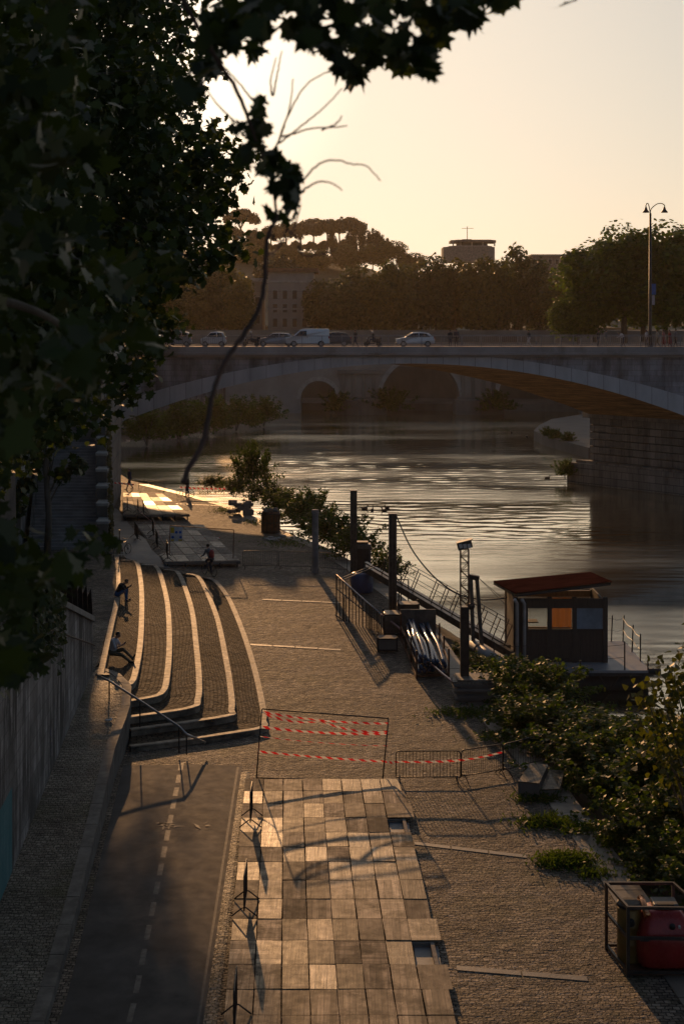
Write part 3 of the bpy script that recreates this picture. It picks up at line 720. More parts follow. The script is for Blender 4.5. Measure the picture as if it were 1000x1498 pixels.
for a, b in ((488, 560), (668, 730)):
    mb = MB(); x0, x1 = px2(a), px2(b); c = (x0 + x1) / 2
    mb.prism([(x0 - .8, 272), (x0 - .5, 268.5), (c, 266.2), (x1 + .5, 268.5), (x1 + .8, 272)], -5, 1.1); mb.build('pier_base', HZB, b2)
    mb = MB()
    for u in (-2.9, -1.0, 1.0, 2.9): mb.box((c + u, 271.8, 3.6), (.7, .5, 4.6))
    mb.box((c, 271.7, 6.3), (8.0, .8, .7)); mb.box((c, 271.75, 1.35), (8.0, .6, .5)); mb.build('niche_columns', HZB, b2)
mb = MB(); mb.box((px2(650), 276, zt + .6), (px2(1000) - px2(330) - .2, 8.6, 1.2)); mb.build('parapet', HZB, b2)
# hill
mb = MB(); rows = []; rh = random.Random(8)
def hillz(x, d):
    u = (x + 45) / 95; r_ = math.exp(-abs(u) ** 2.4) * 37
    r_ = max(r_, 22 * math.exp(-((x - 60) / 130) ** 2), 26 * math.exp(-((x + 220) / 120) ** 2))
    return 12 + r_ * math.exp(-((d - 640) / 130) ** 2) * 1.0
for i in range(30):
    d = 430 + i * 18; rows.append([(x, d, hillz(x, d) + rh.uniform(-.6, .6)) for x in np.arange(-420, 500, 12)])
mb.grid(rows); struct('hill', mb, mat('hill_scrub', (.055, .06, .03), .95, var=.4, vs=.05, bump=1, bs=.5, bd=.6), smooth=True)
# ================================================================== foliage kinds
LF_FAR = leafmat('far_plane_foliage', (.060, .075, .022), .35)
LF_RIGHT = leafmat('bank_tree_foliage', (.062, .108, .02), .45)
LF_PINE = leafmat('pine_foliage', (.035, .045, .02), .15)
LF_BUSH = leafmat('bush_foliage', (.042, .080, .014), .55, vs=1.5)
LF_NEAR = leafmat('near_plane_leaves', (.025, .042, .011), .35, vs=2)
LF_MID = leafmat('mid_plane_leaves', (.028, .048, .012), .38, vs=1)
def crown_mesh(name, seed, rx, ry, rz, nb, nl, size, shape=LEAFQ, flat=0.):
    rng = np.random.default_rng(seed); blobs = []
    for i in range(nb):
        d = rng.normal(size=3); d /= np.linalg.norm(d); q = rng.random() ** .45
        c = np.array((d[0] * rx * q * .8, d[1] * ry * q * .8, d[2] * rz * q * .8))
        if flat and c[2] < -rz * flat: c[2] = -rz * flat * rng.random()
        br = (.28 + .2 * rng.random()); blobs.append((c, (rx * br, ry * br, rz * br * 1.1)))
    C, N = crown_points(rng, blobs, [nl // nb] * nb)
    S = size * (.6 + .8 * rng.random(len(C)))
    o = leaf_cloud(name, C, N, S, shape, None, None, rng); me = o.data; bpy.data.objects.remove(o); return me
def trunk_mesh(name, h, r, seed, forks=4, spread=2.0, lean=0.):
    rg = random.Random(seed); mb = MB(); fz = h * .55
    mb.tube([(0, 0, -.5), (lean * .3, 0, h * .25), (lean * .6, .05, fz), (lean, 0, h)], [r * 1.3, r, r * .8, r * .35], 8)
    for k in range(forks):
        a = 2 * math.pi * k / forks + rg.uniform(-.4, .4); z = fz + rg.uniform(-.1, .25) * h; L_ = spread * rg.uniform(.7, 1.2)
        mb.tube([(lean * .6, 0, z), (lean * .7 + L_ * .5 * math.cos(a), L_ * .5 * math.sin(a), z + h * .18), (lean * .8 + L_ * math.cos(a), L_ * math.sin(a), z + h * .42)], [r * .55, r * .35, r * .12], 6)
    me_o = mb.build(name, BARK, smooth=True); me = me_o.data; bpy.data.objects.remove(me_o); return me
CR = [crown_mesh('plane_crown', 10 + i, 5.4, 5.4, 7.0, 40, 7000, .55) for i in range(3)]
LFV = [LF_FAR, leafmat('far_foliage_olive', (.075, .080, .02), .35), leafmat('far_foliage_dark', (.042, .062, .022), .3)]
for m, q_ in zip(CR, LFV): m.materials.append(q_)
TK = trunk_mesh('plane_trunk', 12, .4, 4)
def tree(name, label, x, d, z, hgt, wid, crown, tk, group, rz=0, cat='tree', base=17.5, cb=.58, mat_=None):
    o = thing(name, label, cat, (x, d, z), rz, group)
    s = hgt / base
    c = link('crown', crown, o); c.location = (0, 0, base * cb * s); c.scale = (wid / 10.8, wid / 10.8, s * (1.02 if cb > .51 else 1.2))
    k = link('trunk', tk, o); k.scale = (s, s, s)
    return o
# far bank plane trees: photo column, top row, distance, width in metres
FT = [(268, 405, 300, 11), (300, 392, 310, 11), (330, 380, 318, 12), (352, 400, 300, 8), (470, 398, 315, 10), (497, 402, 318, 11), (520, 394, 325, 11),
      (548, 390, 318, 11), (578, 378, 318, 12), (608, 372, 322, 12), (640, 378, 318, 11), (668, 366, 322, 12), (700, 370, 318, 11), (728, 370, 324, 11), (760, 356, 330, 12),
      (792, 378, 318, 11), (820, 384, 312, 11), (850, 392, 312, 12), (240, 400, 300, 11), (165, 332, 300, 14), (200, 328, 303, 14), (222, 334, 298, 13)]  # last three: unseen trees added to block the sun glint on the water
rt = random.Random(2)
names = ['first', 'second', 'third', 'fourth', 'fifth', 'sixth', 'seventh', 'eighth', 'ninth', 'tenth', 'eleventh', 'twelfth', 'thirteenth', 'fourteenth', 'fifteenth', 'sixteenth', 'seventeenth', 'eighteenth', 'nineteenth', 'twentieth']
li = ri = 0
for i, (px, py, d, wd) in enumerate(FT):
    p = at(px, py, d); h = p.z - 13.4
    if px < 400:
        lab = {165: 'unseen added tree keeping sun glint off the river, farthest left', 200: 'unseen added tree keeping sun glint off the river, in the middle', 222: 'unseen added tree keeping sun glint off the river, closest to the compact cars', 268: 'hazy bank tree half behind the near plane tree leaves, above the compact cars', 300: 'hazy bank tree rising behind the white microcar on the bridge', 330: 'tallest hazy tree left of the pale apartment block', 352: 'low hazy tree directly touching the left side of the apartment block', 240: 'hazy bank tree almost hidden behind the near plane tree'}[px]
    else:
        lab = 'hazy far bank plane tree, %s in the row right of the apartment block' % names[ri]; ri += 1
        if px == 760: lab = 'hazy far bank tree whose crown bulges highest, right of the rooftop terrace building'
    tree('plane_tree', lab, p.x, d + rt.uniform(-8, 8), 13.4, h * rt.uniform(.88, 1.05), wd * rt.uniform(.85, 1.1), CR[(i * 2 + i // 3) % 3], TK, 'plane trees along the far bank', rt.uniform(0, 6), cb=.50)
# second line lower fill behind
for i, (px, py, d, wd) in enumerate([(478, 418, 350, 11), (522, 412, 352, 13), (590, 395, 352, 15), (655, 392, 354, 15), (720, 392, 352, 15), (785, 392, 350, 15), (290, 410, 345, 12)]):
    p = at(px, py, d)
    tree('plane_tree', 'dim tree standing in the rear line of the far bank, %s from the left' % names[i], p.x, d, 13.4, p.z - 13.4, wd, CR[(i + 1) % 3], TK, 'rear trees of the far bank', i, cb=.5)
# right bank trees beyond the bridge
CB = [crown_mesh('bank_tree_crown', 40 + i, 5.4, 5.4, 7.0, 46, 11000, .42) for i in range(2)]
for m in CB: m.materials.append(LF_RIGHT)
for i, (px, py, d, wd, lab) in enumerate([(868, 352, 205, 12.5, 'sharp green bank tree left of the tall lamp post, edge of the clump'), (912, 326, 200, 13, 'tall green bank tree just left of the tall lamp post'),
      (972, 322, 196, 13, 'tall green bank tree right of the tall lamp post'), (1030, 318, 205, 14, 'green bank tree cut by the right edge of the view'), (940, 345, 215, 13, 'green bank tree behind the tall lamp post'), (845, 412, 200, 8, 'small low green tree at the outer left of the right bank clump')]):
    p = at(px, py, d); tree('bank_tree', lab, p.x, d, 13.4 if i != 5 else 12, p.z - 13.0, wd, CB[i % 2], TK, 'trees right of the bridge', i * 1.3, cb=.53)
# umbrella pines and cypresses on the hill
def pine_crown(seed):
    rng = np.random.default_rng(seed); bl = []
    for k in range(34):
        a = rng.random() * 6.283; q = .86 * math.sqrt(rng.random()); bl.append((np.array((5.2 * q * math.cos(a), 5.2 * q * math.sin(a), 2.3 * (1 - q * q) - .9 + rng.normal() * .2)), (1.25 + rng.random() * .5, 1.25 + rng.random() * .5, .75 + .3 * rng.random())))
    C, N = crown_points(rng, bl, [120] * len(bl), .4, .6); o = leaf_cloud('pine_crown', C, N, .42 * (.6 + .8 * rng.random(len(C))), LEAFQ, None, None, rng); me = o.data; bpy.data.objects.remove(o); return me
CPN = [pine_crown(60 + i) for i in range(3)]
CCY = crown_mesh('cypress_crown', 70, 1.5, 1.5, 5.6, 22, 1800, .42)
for m in CPN + [CCY]: m.materials.append(LF_PINE)
def pine_trunk(seed):
    rg = random.Random(seed); mb = MB(); mb.tube([(0, 0, -1), (.2, 0, 3), (.1, .1, 6.2)], [.42, .34, .26], 7)
    for k in range(6):
        a = k * 1.05 + rg.uniform(-.3, .3); L_ = rg.uniform(1.6, 3.4)
        mb.tube([(.1, .1, rg.uniform(5.0, 6.2)), (L_ * .5 * math.cos(a), L_ * .5 * math.sin(a), 7.6), (L_ * math.cos(a), L_ * math.sin(a), 9.6)], [.2, .15, .08], 5)
    o = mb.build('pine_trunk', BARK, smooth=True); me = o.data; bpy.data.objects.remove(o); return me
PT = [pine_trunk(1), pine_trunk(2)]
PN = [(352, 305, 362, 13, 'umbrella pine with the highest flat crown, left end of the hill'), (334, 328, 368, 11, 'lower umbrella pine half behind near leaves at the hill left end'), (372, 334, 368, 9, 'small round umbrella pine below the highest crown on the hill'),
      (396, 330, 366, 10, 'umbrella pine behind the hanging leaf cluster on the hill'), (418, 326, 364, 12, 'hill pine, first trunk group right of the hanging leaves'), (440, 322, 363, 12, 'hill pine standing second in the flat topped grove'),
      (459, 320, 362, 12, 'hill pine in the middle of the flat topped grove'), (478, 320, 362, 12, 'hill pine just left of the lone dark cypress gap'), (496, 318, 362, 12, 'hill pine with wide crown near the right end of the grove'), (514, 318, 362, 11, 'last hill pine of the grove beside the cypresses'),
      (408, 376, 415, 27, 'broad low umbrella pine dome below the hill in front of the apartment block roof')]
for i, (px, pt, pb, wd, lab) in enumerate(PN):
    d = 600 + rt.uniform(-12, 12) if i < 10 else 380
    a, b = at(px, pt, d), at(px, pb, d); h = a.z - b.z
    o = thing('umbrella_pine', lab, 'tree', (a.x, d, b.z), i * 1.7, 'umbrella pines on the hill')
    c = link('crown', CPN[i % 3], o); s = wd * 1.22 / 10.8 if i < 10 else 1.35; c.location = (0, 0, h - 4.4); c.scale = (s, s, 1.95); c.rotation_euler = (0, 0, i * 2.1)
    k = link('trunk', PT[i % 2], o); k.scale = (1, 1, h / 12.2)
for i, (px, h_) in enumerate([(404, 3.5), (413, 4.5), (425, 3), (433, 5), (447, 3.4), (455, 4.6), (466, 3), (473, 5), (491, 4.4), (503, 5.5), (512, 5), (345, 5), (358, 4.5), (368, 6), (380, 5), (390, 4.5)]):
    b = at(px, 366, 603); o = thing('hill_shrub', 'dark shrub at the foot of the pine trunks, %s from the left on the crest' % ['first', 'second', 'third', 'fourth', 'fifth', 'sixth', 'seventh', 'eighth', 'ninth', 'tenth', 'eleventh', 'twelfth', 'thirteenth', 'fourteenth', 'fifteenth', 'sixteenth'][[11, 12, 13, 14, 15, 0, 1, 2, 3, 4, 5, 6, 7, 8, 9, 10].index(i)], 'shrub', (b.x, 603, b.z - 1), i, 'shrubs on the hill crest')
    c = link('crown', CPN[i % 2], o); c.location = (0, 0, h_ * .5); c.scale = (.55, .55, h_ / 4.2)
for i, (px, pt, pb, wd, lab) in enumerate([(486, 336, 366, 3.4, 'lone dark cypress standing between the pine trunks on the hill'), (519, 331, 370, 3, 'cypress at the left of the cypress row on the hill'), (529, 328, 370, 3.2, 'tallest cypress of the row right of the pines'), (539, 336, 372, 3.2, 'cypress in the middle of the row on the hill'),
      (548, 333, 372, 3.4, 'cypress fourth in the row on the hill slope'), (556, 338, 376, 3.2, 'last cypress at the right end of the hill row'), (510, 338, 368, 3, 'cypress partly behind the last pine of the grove'), (563, 348, 378, 4, 'short bushy cypress below the right end of the row')]):
    d = 590 + i; a, b = at(px, pt, d), at(px, pb, d); h = a.z - b.z
    o = thing('cypress', lab, 'tree', (a.x, d, b.z - 2), i, 'cypresses on the hill')
    c = link('crown', CCY, o); c.location = (0, 0, (h + 2) * .52); c.scale = (wd / 2.6, wd / 2.6, (h + 2) / 11.6)
    mb = MB(); mb.cyl((a.x, d, b.z - 3), (a.x, d, b.z + 3), .25, 6); mb.build('trunk', BARK, o)
for i, (px, pt, pb, wd, lab) in enumerate([(575, 350, 378, 11, 'open round tree at the right foot of the hill crest'), (545, 358, 385, 14, 'dark round bush tree below the cypress row'), (505, 360, 390, 14, 'dark scrubby tree below the pine grove'), (460, 362, 392, 14, 'scrubby tree on the slope below the middle pines'),
        (365, 358, 385, 14, 'scrubby tree below the highest pine'), (420, 362, 392, 14, 'scrubby tree left on the slope below the grove'), (602, 368, 390, 13, 'scrubby tree where the hill slope meets the far bank trees')]):
    d = 570; a, b = at(px, pt, d), at(px, pb, d)
    o = thing('hill_tree', lab, 'tree', (a.x, d, b.z - 2), i, 'small trees on the hill slope'); h = a.z - b.z + 2
    c = link('crown', CR[i % 3], o); c.location = (0, 0, h * .55); c.scale = (wd / 10.8, wd / 10.8, h / 15)
    k = link('trunk', TK, o); k.scale = (.5, .5, h / 17)
# bushes and creepers on far banks
def bush_crown(seed):
    "shrub of many leafy shoots springing from the base"
    rng = np.random.default_rng(seed); C, N = [], []
    for k in range(74):
        a = rng.random() * 6.283; el = .15 + 1.35 * rng.random() ** .8; L_ = .75 + .55 * rng.random() if rng.random() < .8 else 1.35
        dr = np.array((math.cos(a) * math.cos(el), math.sin(a) * math.cos(el), math.sin(el))); b0 = np.array((rng.normal() * .28, rng.normal() * .28, -.55))
        for j in range(64):
            u = .25 + .75 * rng.random() ** .7; q = b0 + dr * L_ * 1.25 * u + np.array((0, 0, -.22 * u * u)); C.append(q + rng.normal(size=3) * .075 * (1.25 - u * .6)); N.append(dr * .3 + rng.normal(size=3) * .6 + np.array((0, 0, .6)))
    C, N = np.array(C), np.array(N); o = leaf_cloud('bush_crown', C, N, .055 + .075 * rng.random(len(C)), LEAF3, None, None, rng, droop=.3); me = o.data; bpy.data.objects.remove(o); return me
CBU = [bush_crown(80 + i) for i in range(4)]
for m in CBU: m.materials.append(LF_BUSH)
def bush(name, label, p, rx, rz, group, i=0, cat='bush', stems=True, m=None, up=.75):
    o = thing(name, label, cat, p, i * 1.1, group)
    c = link('leaves', (m or CBU[i % 4]), o); c.location = (0, 0, rz * up); c.scale = (rx, rx, rz)
    if stems:
        mb = MB(); rg = random.Random(i)
        for k in range(4):
            a = rg.uniform(0, 6.3); q = Vector(p)
            mb.tube([q + Vector((.1 * math.cos(a), .1 * math.sin(a), -.25)), q + Vector((rx * .3 * math.cos(a), rx * .3 * math.sin(a), rz * .6)), q + Vector((rx * .6 * math.cos(a), rx * .6 * math.sin(a), rz * 1.2))], [.03 * rx, .022 * rx, .01], 5)
        mb.build('stem', BARK, o)
    return o
for i, (px, py, r_, lab) in enumerate([(215, 604, 3.2, 'dark bush at the foot of the arch beside the left abutment'), (262, 602, 3.6, 'dark bush second along the shore under the left arch'), (305, 600, 3.6, 'dark bush below the pale wall end under the arch'), (345, 598, 3.4, 'dark bush on the shore left of the graffiti wall middle'),
       (385, 597, 3.0, 'dark bush at the right end of the shore growth'), (492, 597, 2.6, 'low bush against the left second bridge pier'), (570, 597, 3, 'low bush on the far shore right of the left pier'), (725, 600, 2.8, 'low bush against the right second bridge pier')]):
    d = 200 + i * 9 if i < 5 else 268; p = at(px, py, d); p.z = -1.2
    bush('shore_bush', lab, p, r_, r_ * 1.0, 'bushes on the far shore', i)
for i, (px, py, lab) in enumerate([(800, 640, 'small dark shrub on the near edge of the island shore'), (830, 648, 'small dark shrub on the island shore beside the pier'), (812, 644, 'dark weeds between two shrubs on the island edge')]):
    p = on(px, py, -.5); bush('shore_shrub', lab, p, .9, 1.0, 'shrubs on the island edge', i)
bush('pier_plant', 'small bright plant growing from the corner of the bridge pier plinth', Vector((24.3, 154.6, -1.0)), 1.0, 1.3, None, 2)
# bushes on the quay edge up-river: column, base row, half width, half height
QB = [(357, 716, 1.5, 2.3, 'tall upright bush standing alone at the river edge of the far quay'), (330, 722, 1.1, .8, 'low scrub at the far quay edge left of the tall bush'), (375, 735, 1.5, 1.0, 'bush just right of the tall upright bush, behind the dark rubble heap'), (400, 748, 1.5, 1.1, 'bush behind the dark round container'),
      (425, 768, 1.6, 1.2, 'bush right of the dark round container on the river edge'), (450, 785, 1.5, 1.1, 'bush behind the short concrete post'), (478, 800, 1.6, 1.2, 'bush between the short concrete post and the first tall pile'), (505, 815, 1.3, 1.0, 'bush at the foot of the first tall steel pile'), (300, 712, 1.2, .6, 'low scrub beside the far warning tape'),
      (545, 845, 1.0, .9, 'small light bush beside the blue tank at the gangway'), (440, 760, 1.3, 1.3, 'bush overhanging the water right of the round container')]
for i, (px, py, rx, rz, lab) in enumerate(QB):
    p = g(px, py); p.x += .8; p.z -= .1; bush('edge_bush', lab, p, rx * 1.15, rz * 1.25, 'bushes along the quay edge', i)
# big bushes lower right between quay and water
RNB = [(760, 1015, 1.5, 1.2), (795, 1030, 1.5, 1.5), (850, 1060, 1.5, .6), (785, 1070, 1.5, 1.3), (835, 1090, 1.6, 1.1), (890, 1095, 1.5, .75), (870, 1130, 1.5, 1.3), (925, 1125, 1.5, .9), (965, 1115, 1.5, 1.4), (905, 1165, 1.2, 1.1), (950, 1170, 1.5, 1.4), (1000, 1160, 1.7, 1.8), (940, 1225, 1.1, .9), (980, 1225, 1.3, 1.2), (1020, 1230, 1.5, 1.6), (960, 1265, .9, .7), (1005, 1275, 1.1, 1.0), (1040, 1300, 1.4, 1.4), (745, 985, 1.0, .8), (700, 965, .9, .6), (655, 945, .9, .5)]
rlab = ['next to the houseboat gangway foot', 'in front of the houseboat cabin', 'under the houseboat deck edge', 'beside the end of the crowd barriers', 'behind the wooden wedge boards', 'with paler tips below the houseboat deck', 'above the wedge boards at the quay border', 'in the middle of the thicket', 'tall and leafy at the water side of the thicket', 'low at the flagstones right of the weeds', 'central at the flagstone border',
        'dense at the right edge of the view', 'small at the quay border above the red tank', 'round above the cage corner', 'cut by the right edge above the cage', 'smallest by the cage corner', 'behind the metal cage', 'at the right edge beside the cage', 'small at the foot of the lattice mast', 'low grassy one behind the mast', 'low grassy one behind the pipe rack']
for i, (px, py, rx, rz) in enumerate(RNB):
    p = g(px, py); p.x = max(p.x, edge(p.y) + .4); p.z = -.35
    bush('thicket_bush', 'leafy bank bush ' + rlab[i], p, rx * 1.18, rz * .95, 'thicket bushes on the river bank', i)
# taller sapling with big leaves at the right edge, closer to the camera
sap = thing('bank_sapling', 'young tree with large lit leaves at the right edge above the water', 'tree', Vector((10.4, 41.5, -1.0)))
rng = np.random.default_rng(5); tips = []; mbs = MB()
for k, (px, py, dd_) in enumerate([(985, 985, 41), (1000, 1010, 41.6), (970, 1025, 40.6), (945, 1022, 41.2), (1010, 960, 42), (965, 1065, 41), (1000, 1060, 41.5), (990, 1100, 40.6), (1025, 1020, 41.5), (1030, 1080, 42), (1045, 1000, 42), (955, 1090, 41.6), (1015, 1130, 41.4), (975, 1130, 41)]):
    q = at(px, py, dd_); tips.append(q); b0 = Vector((10.4, 41.5, -1.0)); mbs.tube([b0, b0.lerp(q, .5) + Vector((.25, 0, .3)), q], [.06, .035, .012], 5)
mbs.build('stem', BARK, sap, smooth=True)
C = np.concatenate([np.array(q) + rng.normal(size=(60, 3)) * (.34, .34, .3) for q in tips]); N = rng.normal(size=(len(C), 3)); N[:, 2] += .8
leaf_cloud('leaves', C, N, .16 + .12 * rng.random(len(C)), LEAF3, leafmat('sapling_leaves', (.05, .065, .012), .5), sap, rng, droop=.5)
# weeds on the paving
rng = np.random.default_rng(9); Cw, Nw = [], []
for (px, py, rx, ry, n) in [(800, 1205, 45, 10, 900), (828, 1262, 45, 12, 1600), (790, 1170, 40, 8, 500), (850, 1215, 40, 8, 500), (900, 1235, 30, 10, 500), (690, 1045, 70, 9, 800), (740, 1080, 40, 10, 500), (330, 748, 25, 5, 300), (420, 795, 40, 7, 500), (870, 1280, 30, 8, 250), (930, 1190, 40, 16, 700), (840, 1150, 40, 12, 600), (380, 765, 30, 5, 250), (300, 722, 30, 3, 200)]:
    for k in range(n):
        q = g(px + rng.normal() * rx * .45, py + rng.normal() * ry * .45); q.z += abs(rng.normal()) * .1; Cw.append(q); Nw.append((rng.normal(), rng.normal(), .4))
o = leaf_cloud('weeds', np.array(Cw), np.array(Nw), .12 + .12 * rng.random(len(Cw)), [(-.12, 0), (.12, 0), (.05, .8), (0, 1), (-.05, .8)], LF_BUSH, None, rng)
tag(o, 'weeds and grass tufts growing through the quay paving', 'weeds', kind='stuff')
# ================================================================== big plane trees on the left
def poly_sampler(poly, rng):
    P = np.array(poly, float); lo, hi = P.min(0), P.max(0)
    def inside(x, y):
        c = False
        for i in range(len(P)):
            x1, y1 = P[i]; x2, y2 = P[i - 1]
            if (y1 > y) != (y2 > y) and x < (x2 - x1) * (y - y1) / (y2 - y1) + x1: c = not c
        return c
    def s():
        while True:
            x, y = lo + rng.random(2) * (hi - lo)
            if inside(x, y): return x, y
    return s
def leafy_limb(mb, a, b, r, rg, sag=.25):
    a, b = Vector(a), Vector(b); L_ = (b - a).length; pts = []
    for i in range(6):
        u = i / 5; p = a.lerp(b, u); p.z += sag * L_ * .35 * math.sin(math.pi * u); p += Vector((rg.uniform(-1, 1), rg.uniform(-1, 1), rg.uniform(-1, 1))) * L_ * .02 * (0 < i < 5); pts.append(p)
    mb.tube(pts, [r * (1 - .88 * i / 5) for i in range(6)], 6)
# tree over the street, 22-36 m away: its crown fills the upper left of the photo
tA = thing('plane_tree', 'large dark plane tree filling the upper left, leaning out over the quay from the street', 'tree', Vector((-15.4, 30, 13.4)))
rng = np.random.default_rng(21); rg = random.Random(21)
mb = MB(); base = Vector((-15.4, 30, 13.4))
mb.tube([base - Vector((0, 0, .6)), base + Vector((.2, 0, 2)), base + Vector((.8, .2, 4.4)), base + Vector((1.6, .2, 7.5))], [.62, .5, .45, .36], 10); mb.build('trunk', BARK, tA, smooth=True)
PA = [(-90, -90), (262, -90), (258, 0), (250, 50), (268, 105), (266, 185), (288, 200), (306, 240), (296, 285), (272, 325), (306, 360), (280, 382), (235, 396), (212, 440), (215, 468), (168, 520), (170, 548), (135, 585), (105, 622), (60, 660), (15, 690), (-20, 740), (-90, 780)]
smp = poly_sampler(PA, rng); Cs, Ns, Ss = [], [], []; mb = MB(); cl = []
for k in range(330):
    x, y = smp(); d = rng.uniform(21, 36); cl.append((at(x, y, d), 66, .42))
smp2 = poly_sampler([(-90, -120), (215, -120), (215, 0), (215, 110), (238, 200), (270, 260), (230, 350), (175, 460), (-90, 560)], rng)
for k in range(230):
    x, y = smp2(); d = rng.uniform(24, 40); cl.append((at(x, y, d), 70, .5))
for (x, y) in [(258, 60), (262, 95), (275, 140), (262, 150), (296, 195), (318, 205), (335, 232), (342, 255), (330, 280), (310, 305), (285, 330), (320, 345), (345, 366), (330, 372), (305, 388), (280, 398), (262, 400), (240, 425), (225, 470), (262, 398), (215, 520), (205, 545), (222, 462), (250, 480), (170, 590), (185, 560), (300, 240), (292, 262), (250, 30), (300, 225)]:
    cl.append((at(x, y, rng.uniform(23, 31)), 46, .18))
for i in range(130):      # same crown continues beyond the frame
    cl.append((Vector((rng.uniform(-15, -7.4), rng.uniform(22, 40), rng.uniform(13.5, 27))), 50, .7))
LA = cl
limbs = [base + Vector((.8, .2, 4.4)), base + Vector((1.2, .2, 6)), base + Vector((.5, 0, 3.2))]
for i, (q, n, s) in enumerate(cl):
    nn = n; pts = np.array(q) + rng.normal(size=(nn, 3)) * (s, s, s * .8); Cs.append(pts); N_ = rng.normal(size=(nn, 3)); N_[:, 2] += .5; Ns.append(N_)
    if i % 7 == 0: leafy_limb(mb, limbs[i % 3], q, .1, rg)
Cs = np.concatenate(Cs); Ns = np.concatenate(Ns)
mb.build('limbs', BARK, tA, smooth=True)
leaf_cloud('crown', Cs, Ns, .12 + .09 * rng.random(len(Cs)), LEAF5, LF_MID, tA, rng, droop=.6)
# tree close to the camera: blurred sprays along the top and left
tB = thing('plane_tree', 'blurred plane tree branches with lobed leaves and bare twigs closest to the camera', 'tree', Vector((-8.5, 4.5, 12.8)))
rng = np.random.default_rng(4); rg = random.Random(4); base = Vector((-8.5, 4.5, 12.8))
mb = MB(); mb.tube([base, base + Vector((.4, .2, 2)), base + Vector((1.0, .6, 4.2)), base + Vector((1.2, 1, 7))], [.4, .33, .28, .2], 10); mb.build('trunk', BARK, tB, smooth=True)
def spray(lst, dlo, dhi, k, sp, size, C, N, S):
    for (x, y, r) in lst:
        d = rng.uniform(dlo, dhi)
        for j in range(k):
            C.append(at(x + rng.normal() * r * .5, y + rng.normal() * r * .45, d + rng.normal() * sp)); n = rng.normal(size=3) * (1, 1.0, 1); n[1] -= .5; n[2] += .3; N.append(n); S.append(size * rng.uniform(.7, 1.25))
C, N, S = [], [], []
TOP = [(322, 0, 20), (345, 5, 26), (365, 5, 30), (390, 0, 30), (420, 10, 25), (450, 2, 30), (480, 10, 30), (510, 20, 34), (540, 15, 34), (570, 25, 34), (600, 20, 34), (630, 10, 34), (660, 8, 26), (690, 0, 26), (718, -4, 16), (735, -6, 10), (500, 55, 26), (530, 55, 30), (560, 60, 30), (590, 60, 28), (615, 75, 20), (625, 98, 14), (505, 95, 16), (520, 110, 12), (545, 85, 16), (580, 88, 16), (640, 45, 18), (665, 30, 16), (690, 30, 12), (350, 35, 20), (378, 40, 16), (328, 30, 18), (308, 62, 12), (310, 92, 10), (372, 72, 10), (335, 60, 12), (430, 42, 18), (455, 55, 12), (486, 70, 16), (286, 130, 9), (670, 10, 24), (700, -12, 20),
       (400, -20, 40), (480, -25, 40), (560, -25, 40), (640, -30, 40), (360, -40, 40), (300, 100, 7), (318, 45, 10)]
HANG = [(375, 150, 9), (370, 165, 10), (384, 178, 8), (345, 185, 12), (362, 196, 12), (390, 190, 8), (372, 215, 14), (390, 228, 14), (362, 232, 9), (410, 240, 14), (430, 246, 12), (395, 255, 12), (420, 262, 14), (436, 258, 8), (404, 275, 9), (418, 288, 11), (425, 304, 10), (412, 314, 9), (380, 250, 7), (400, 240, 12), (372, 176, 8), (428, 280, 9)]
spray(TOP, 6.0, 8.0, 9, .25, .125, C, N, S); spray(HANG, 6.6, 7.2, 4, .12, .095, C, N, S)
PB = [(-140, -40), (110, -30), (120, 150), (135, 330), (190, 430), (160, 480), (120, 540), (85, 580), (30, 620), (-20, 670), (-25, 770), (30, 800), (90, 825), (60, 855), (30, 900), (35, 950), (20, 970), (0, 985), (-140, 1000)]
smp = poly_sampler(PB, rng)
for k in range(190):
    x, y = smp(); spray([(x, y, 42)], 6.5, 14, 11, .5, .15, C, N, S)
for k in range(160):
    x, y = smp(); spray([(x, y, 45)], 11, 18, 12, .6, .15, C, N, S)
for (x, y) in [(238, 375), (245, 395), (225, 490), (215, 470), (120, 795), (150, 798), (98, 838), (40, 935), (50, 975), (15, 1000), (30, 880), (215, 500)]: spray([(x, y, 20)], 7, 13, 9, .3, .14, C, N, S)
for k in range(90): spray([(rng.uniform(-900, -120), rng.uniform(-300, 900), 90)], 5, 12, 14, .6, .15, C, N, S)
for k in range(40): spray([(rng.uniform(-100, 800), rng.uniform(-420, -60), 90)], 5, 9, 14, .5, .14, C, N, S)
leaf_cloud('leaves', np.array(C), np.array(N), np.array(S), LEAF5, LF_NEAR, tB, rng, droop=.9)
mb = MB(); rb = base + Vector((1.0, .6, 4.2))
def pxtube(pts, d0, d1, r0, r1, mb, n=5):
    P_ = catmull([(x, y, lerp(d0, d1, i / (len(pts) - 1))) for i, (x, y) in enumerate(pts)], 8)
    P_ = [at(p.x, p.y, p.z) + Vector((rg.gauss(0, .0015), 0, rg.gauss(0, .0015))) for p in P_]; mb.tube(P_, [lerp(r0, r1, i / (len(P_) - 1)) for i in range(len(P_))], n); return P_
big = pxtube([(-560, -330), (-200, -260), (120, -180), (330, -120), (520, -60), (620, -25), (700, -15)], 5.5, 7.2, .06, .01, mb, 7)
leafy_limb(mb, rb, big[0], .12, rg); leafy_limb(mb, rb + Vector((0, 0, -1)), at(-300, 420, 8), .1, rg)
b2_ = pxtube([(-300, 420), (-60, 430), (80, 470), (150, 560)], 8, 10, .05, .012, mb); leafy_limb(mb, base + Vector((.4, .2, 1.9)), at(-300, 850, 9), .09, rg); pxtube([(-300, 850), (-80, 840), (60, 850), (130, 800)], 9, 10, .04, .01, mb)
mb.build('limbs', BARK, tB, smooth=True)
mb = MB()
pxtube([(120, -180), (230, -60), (300, 60), (345, 130), (372, 200), (395, 260), (405, 320)], 6.3, 6.9, .014, .007, mb)
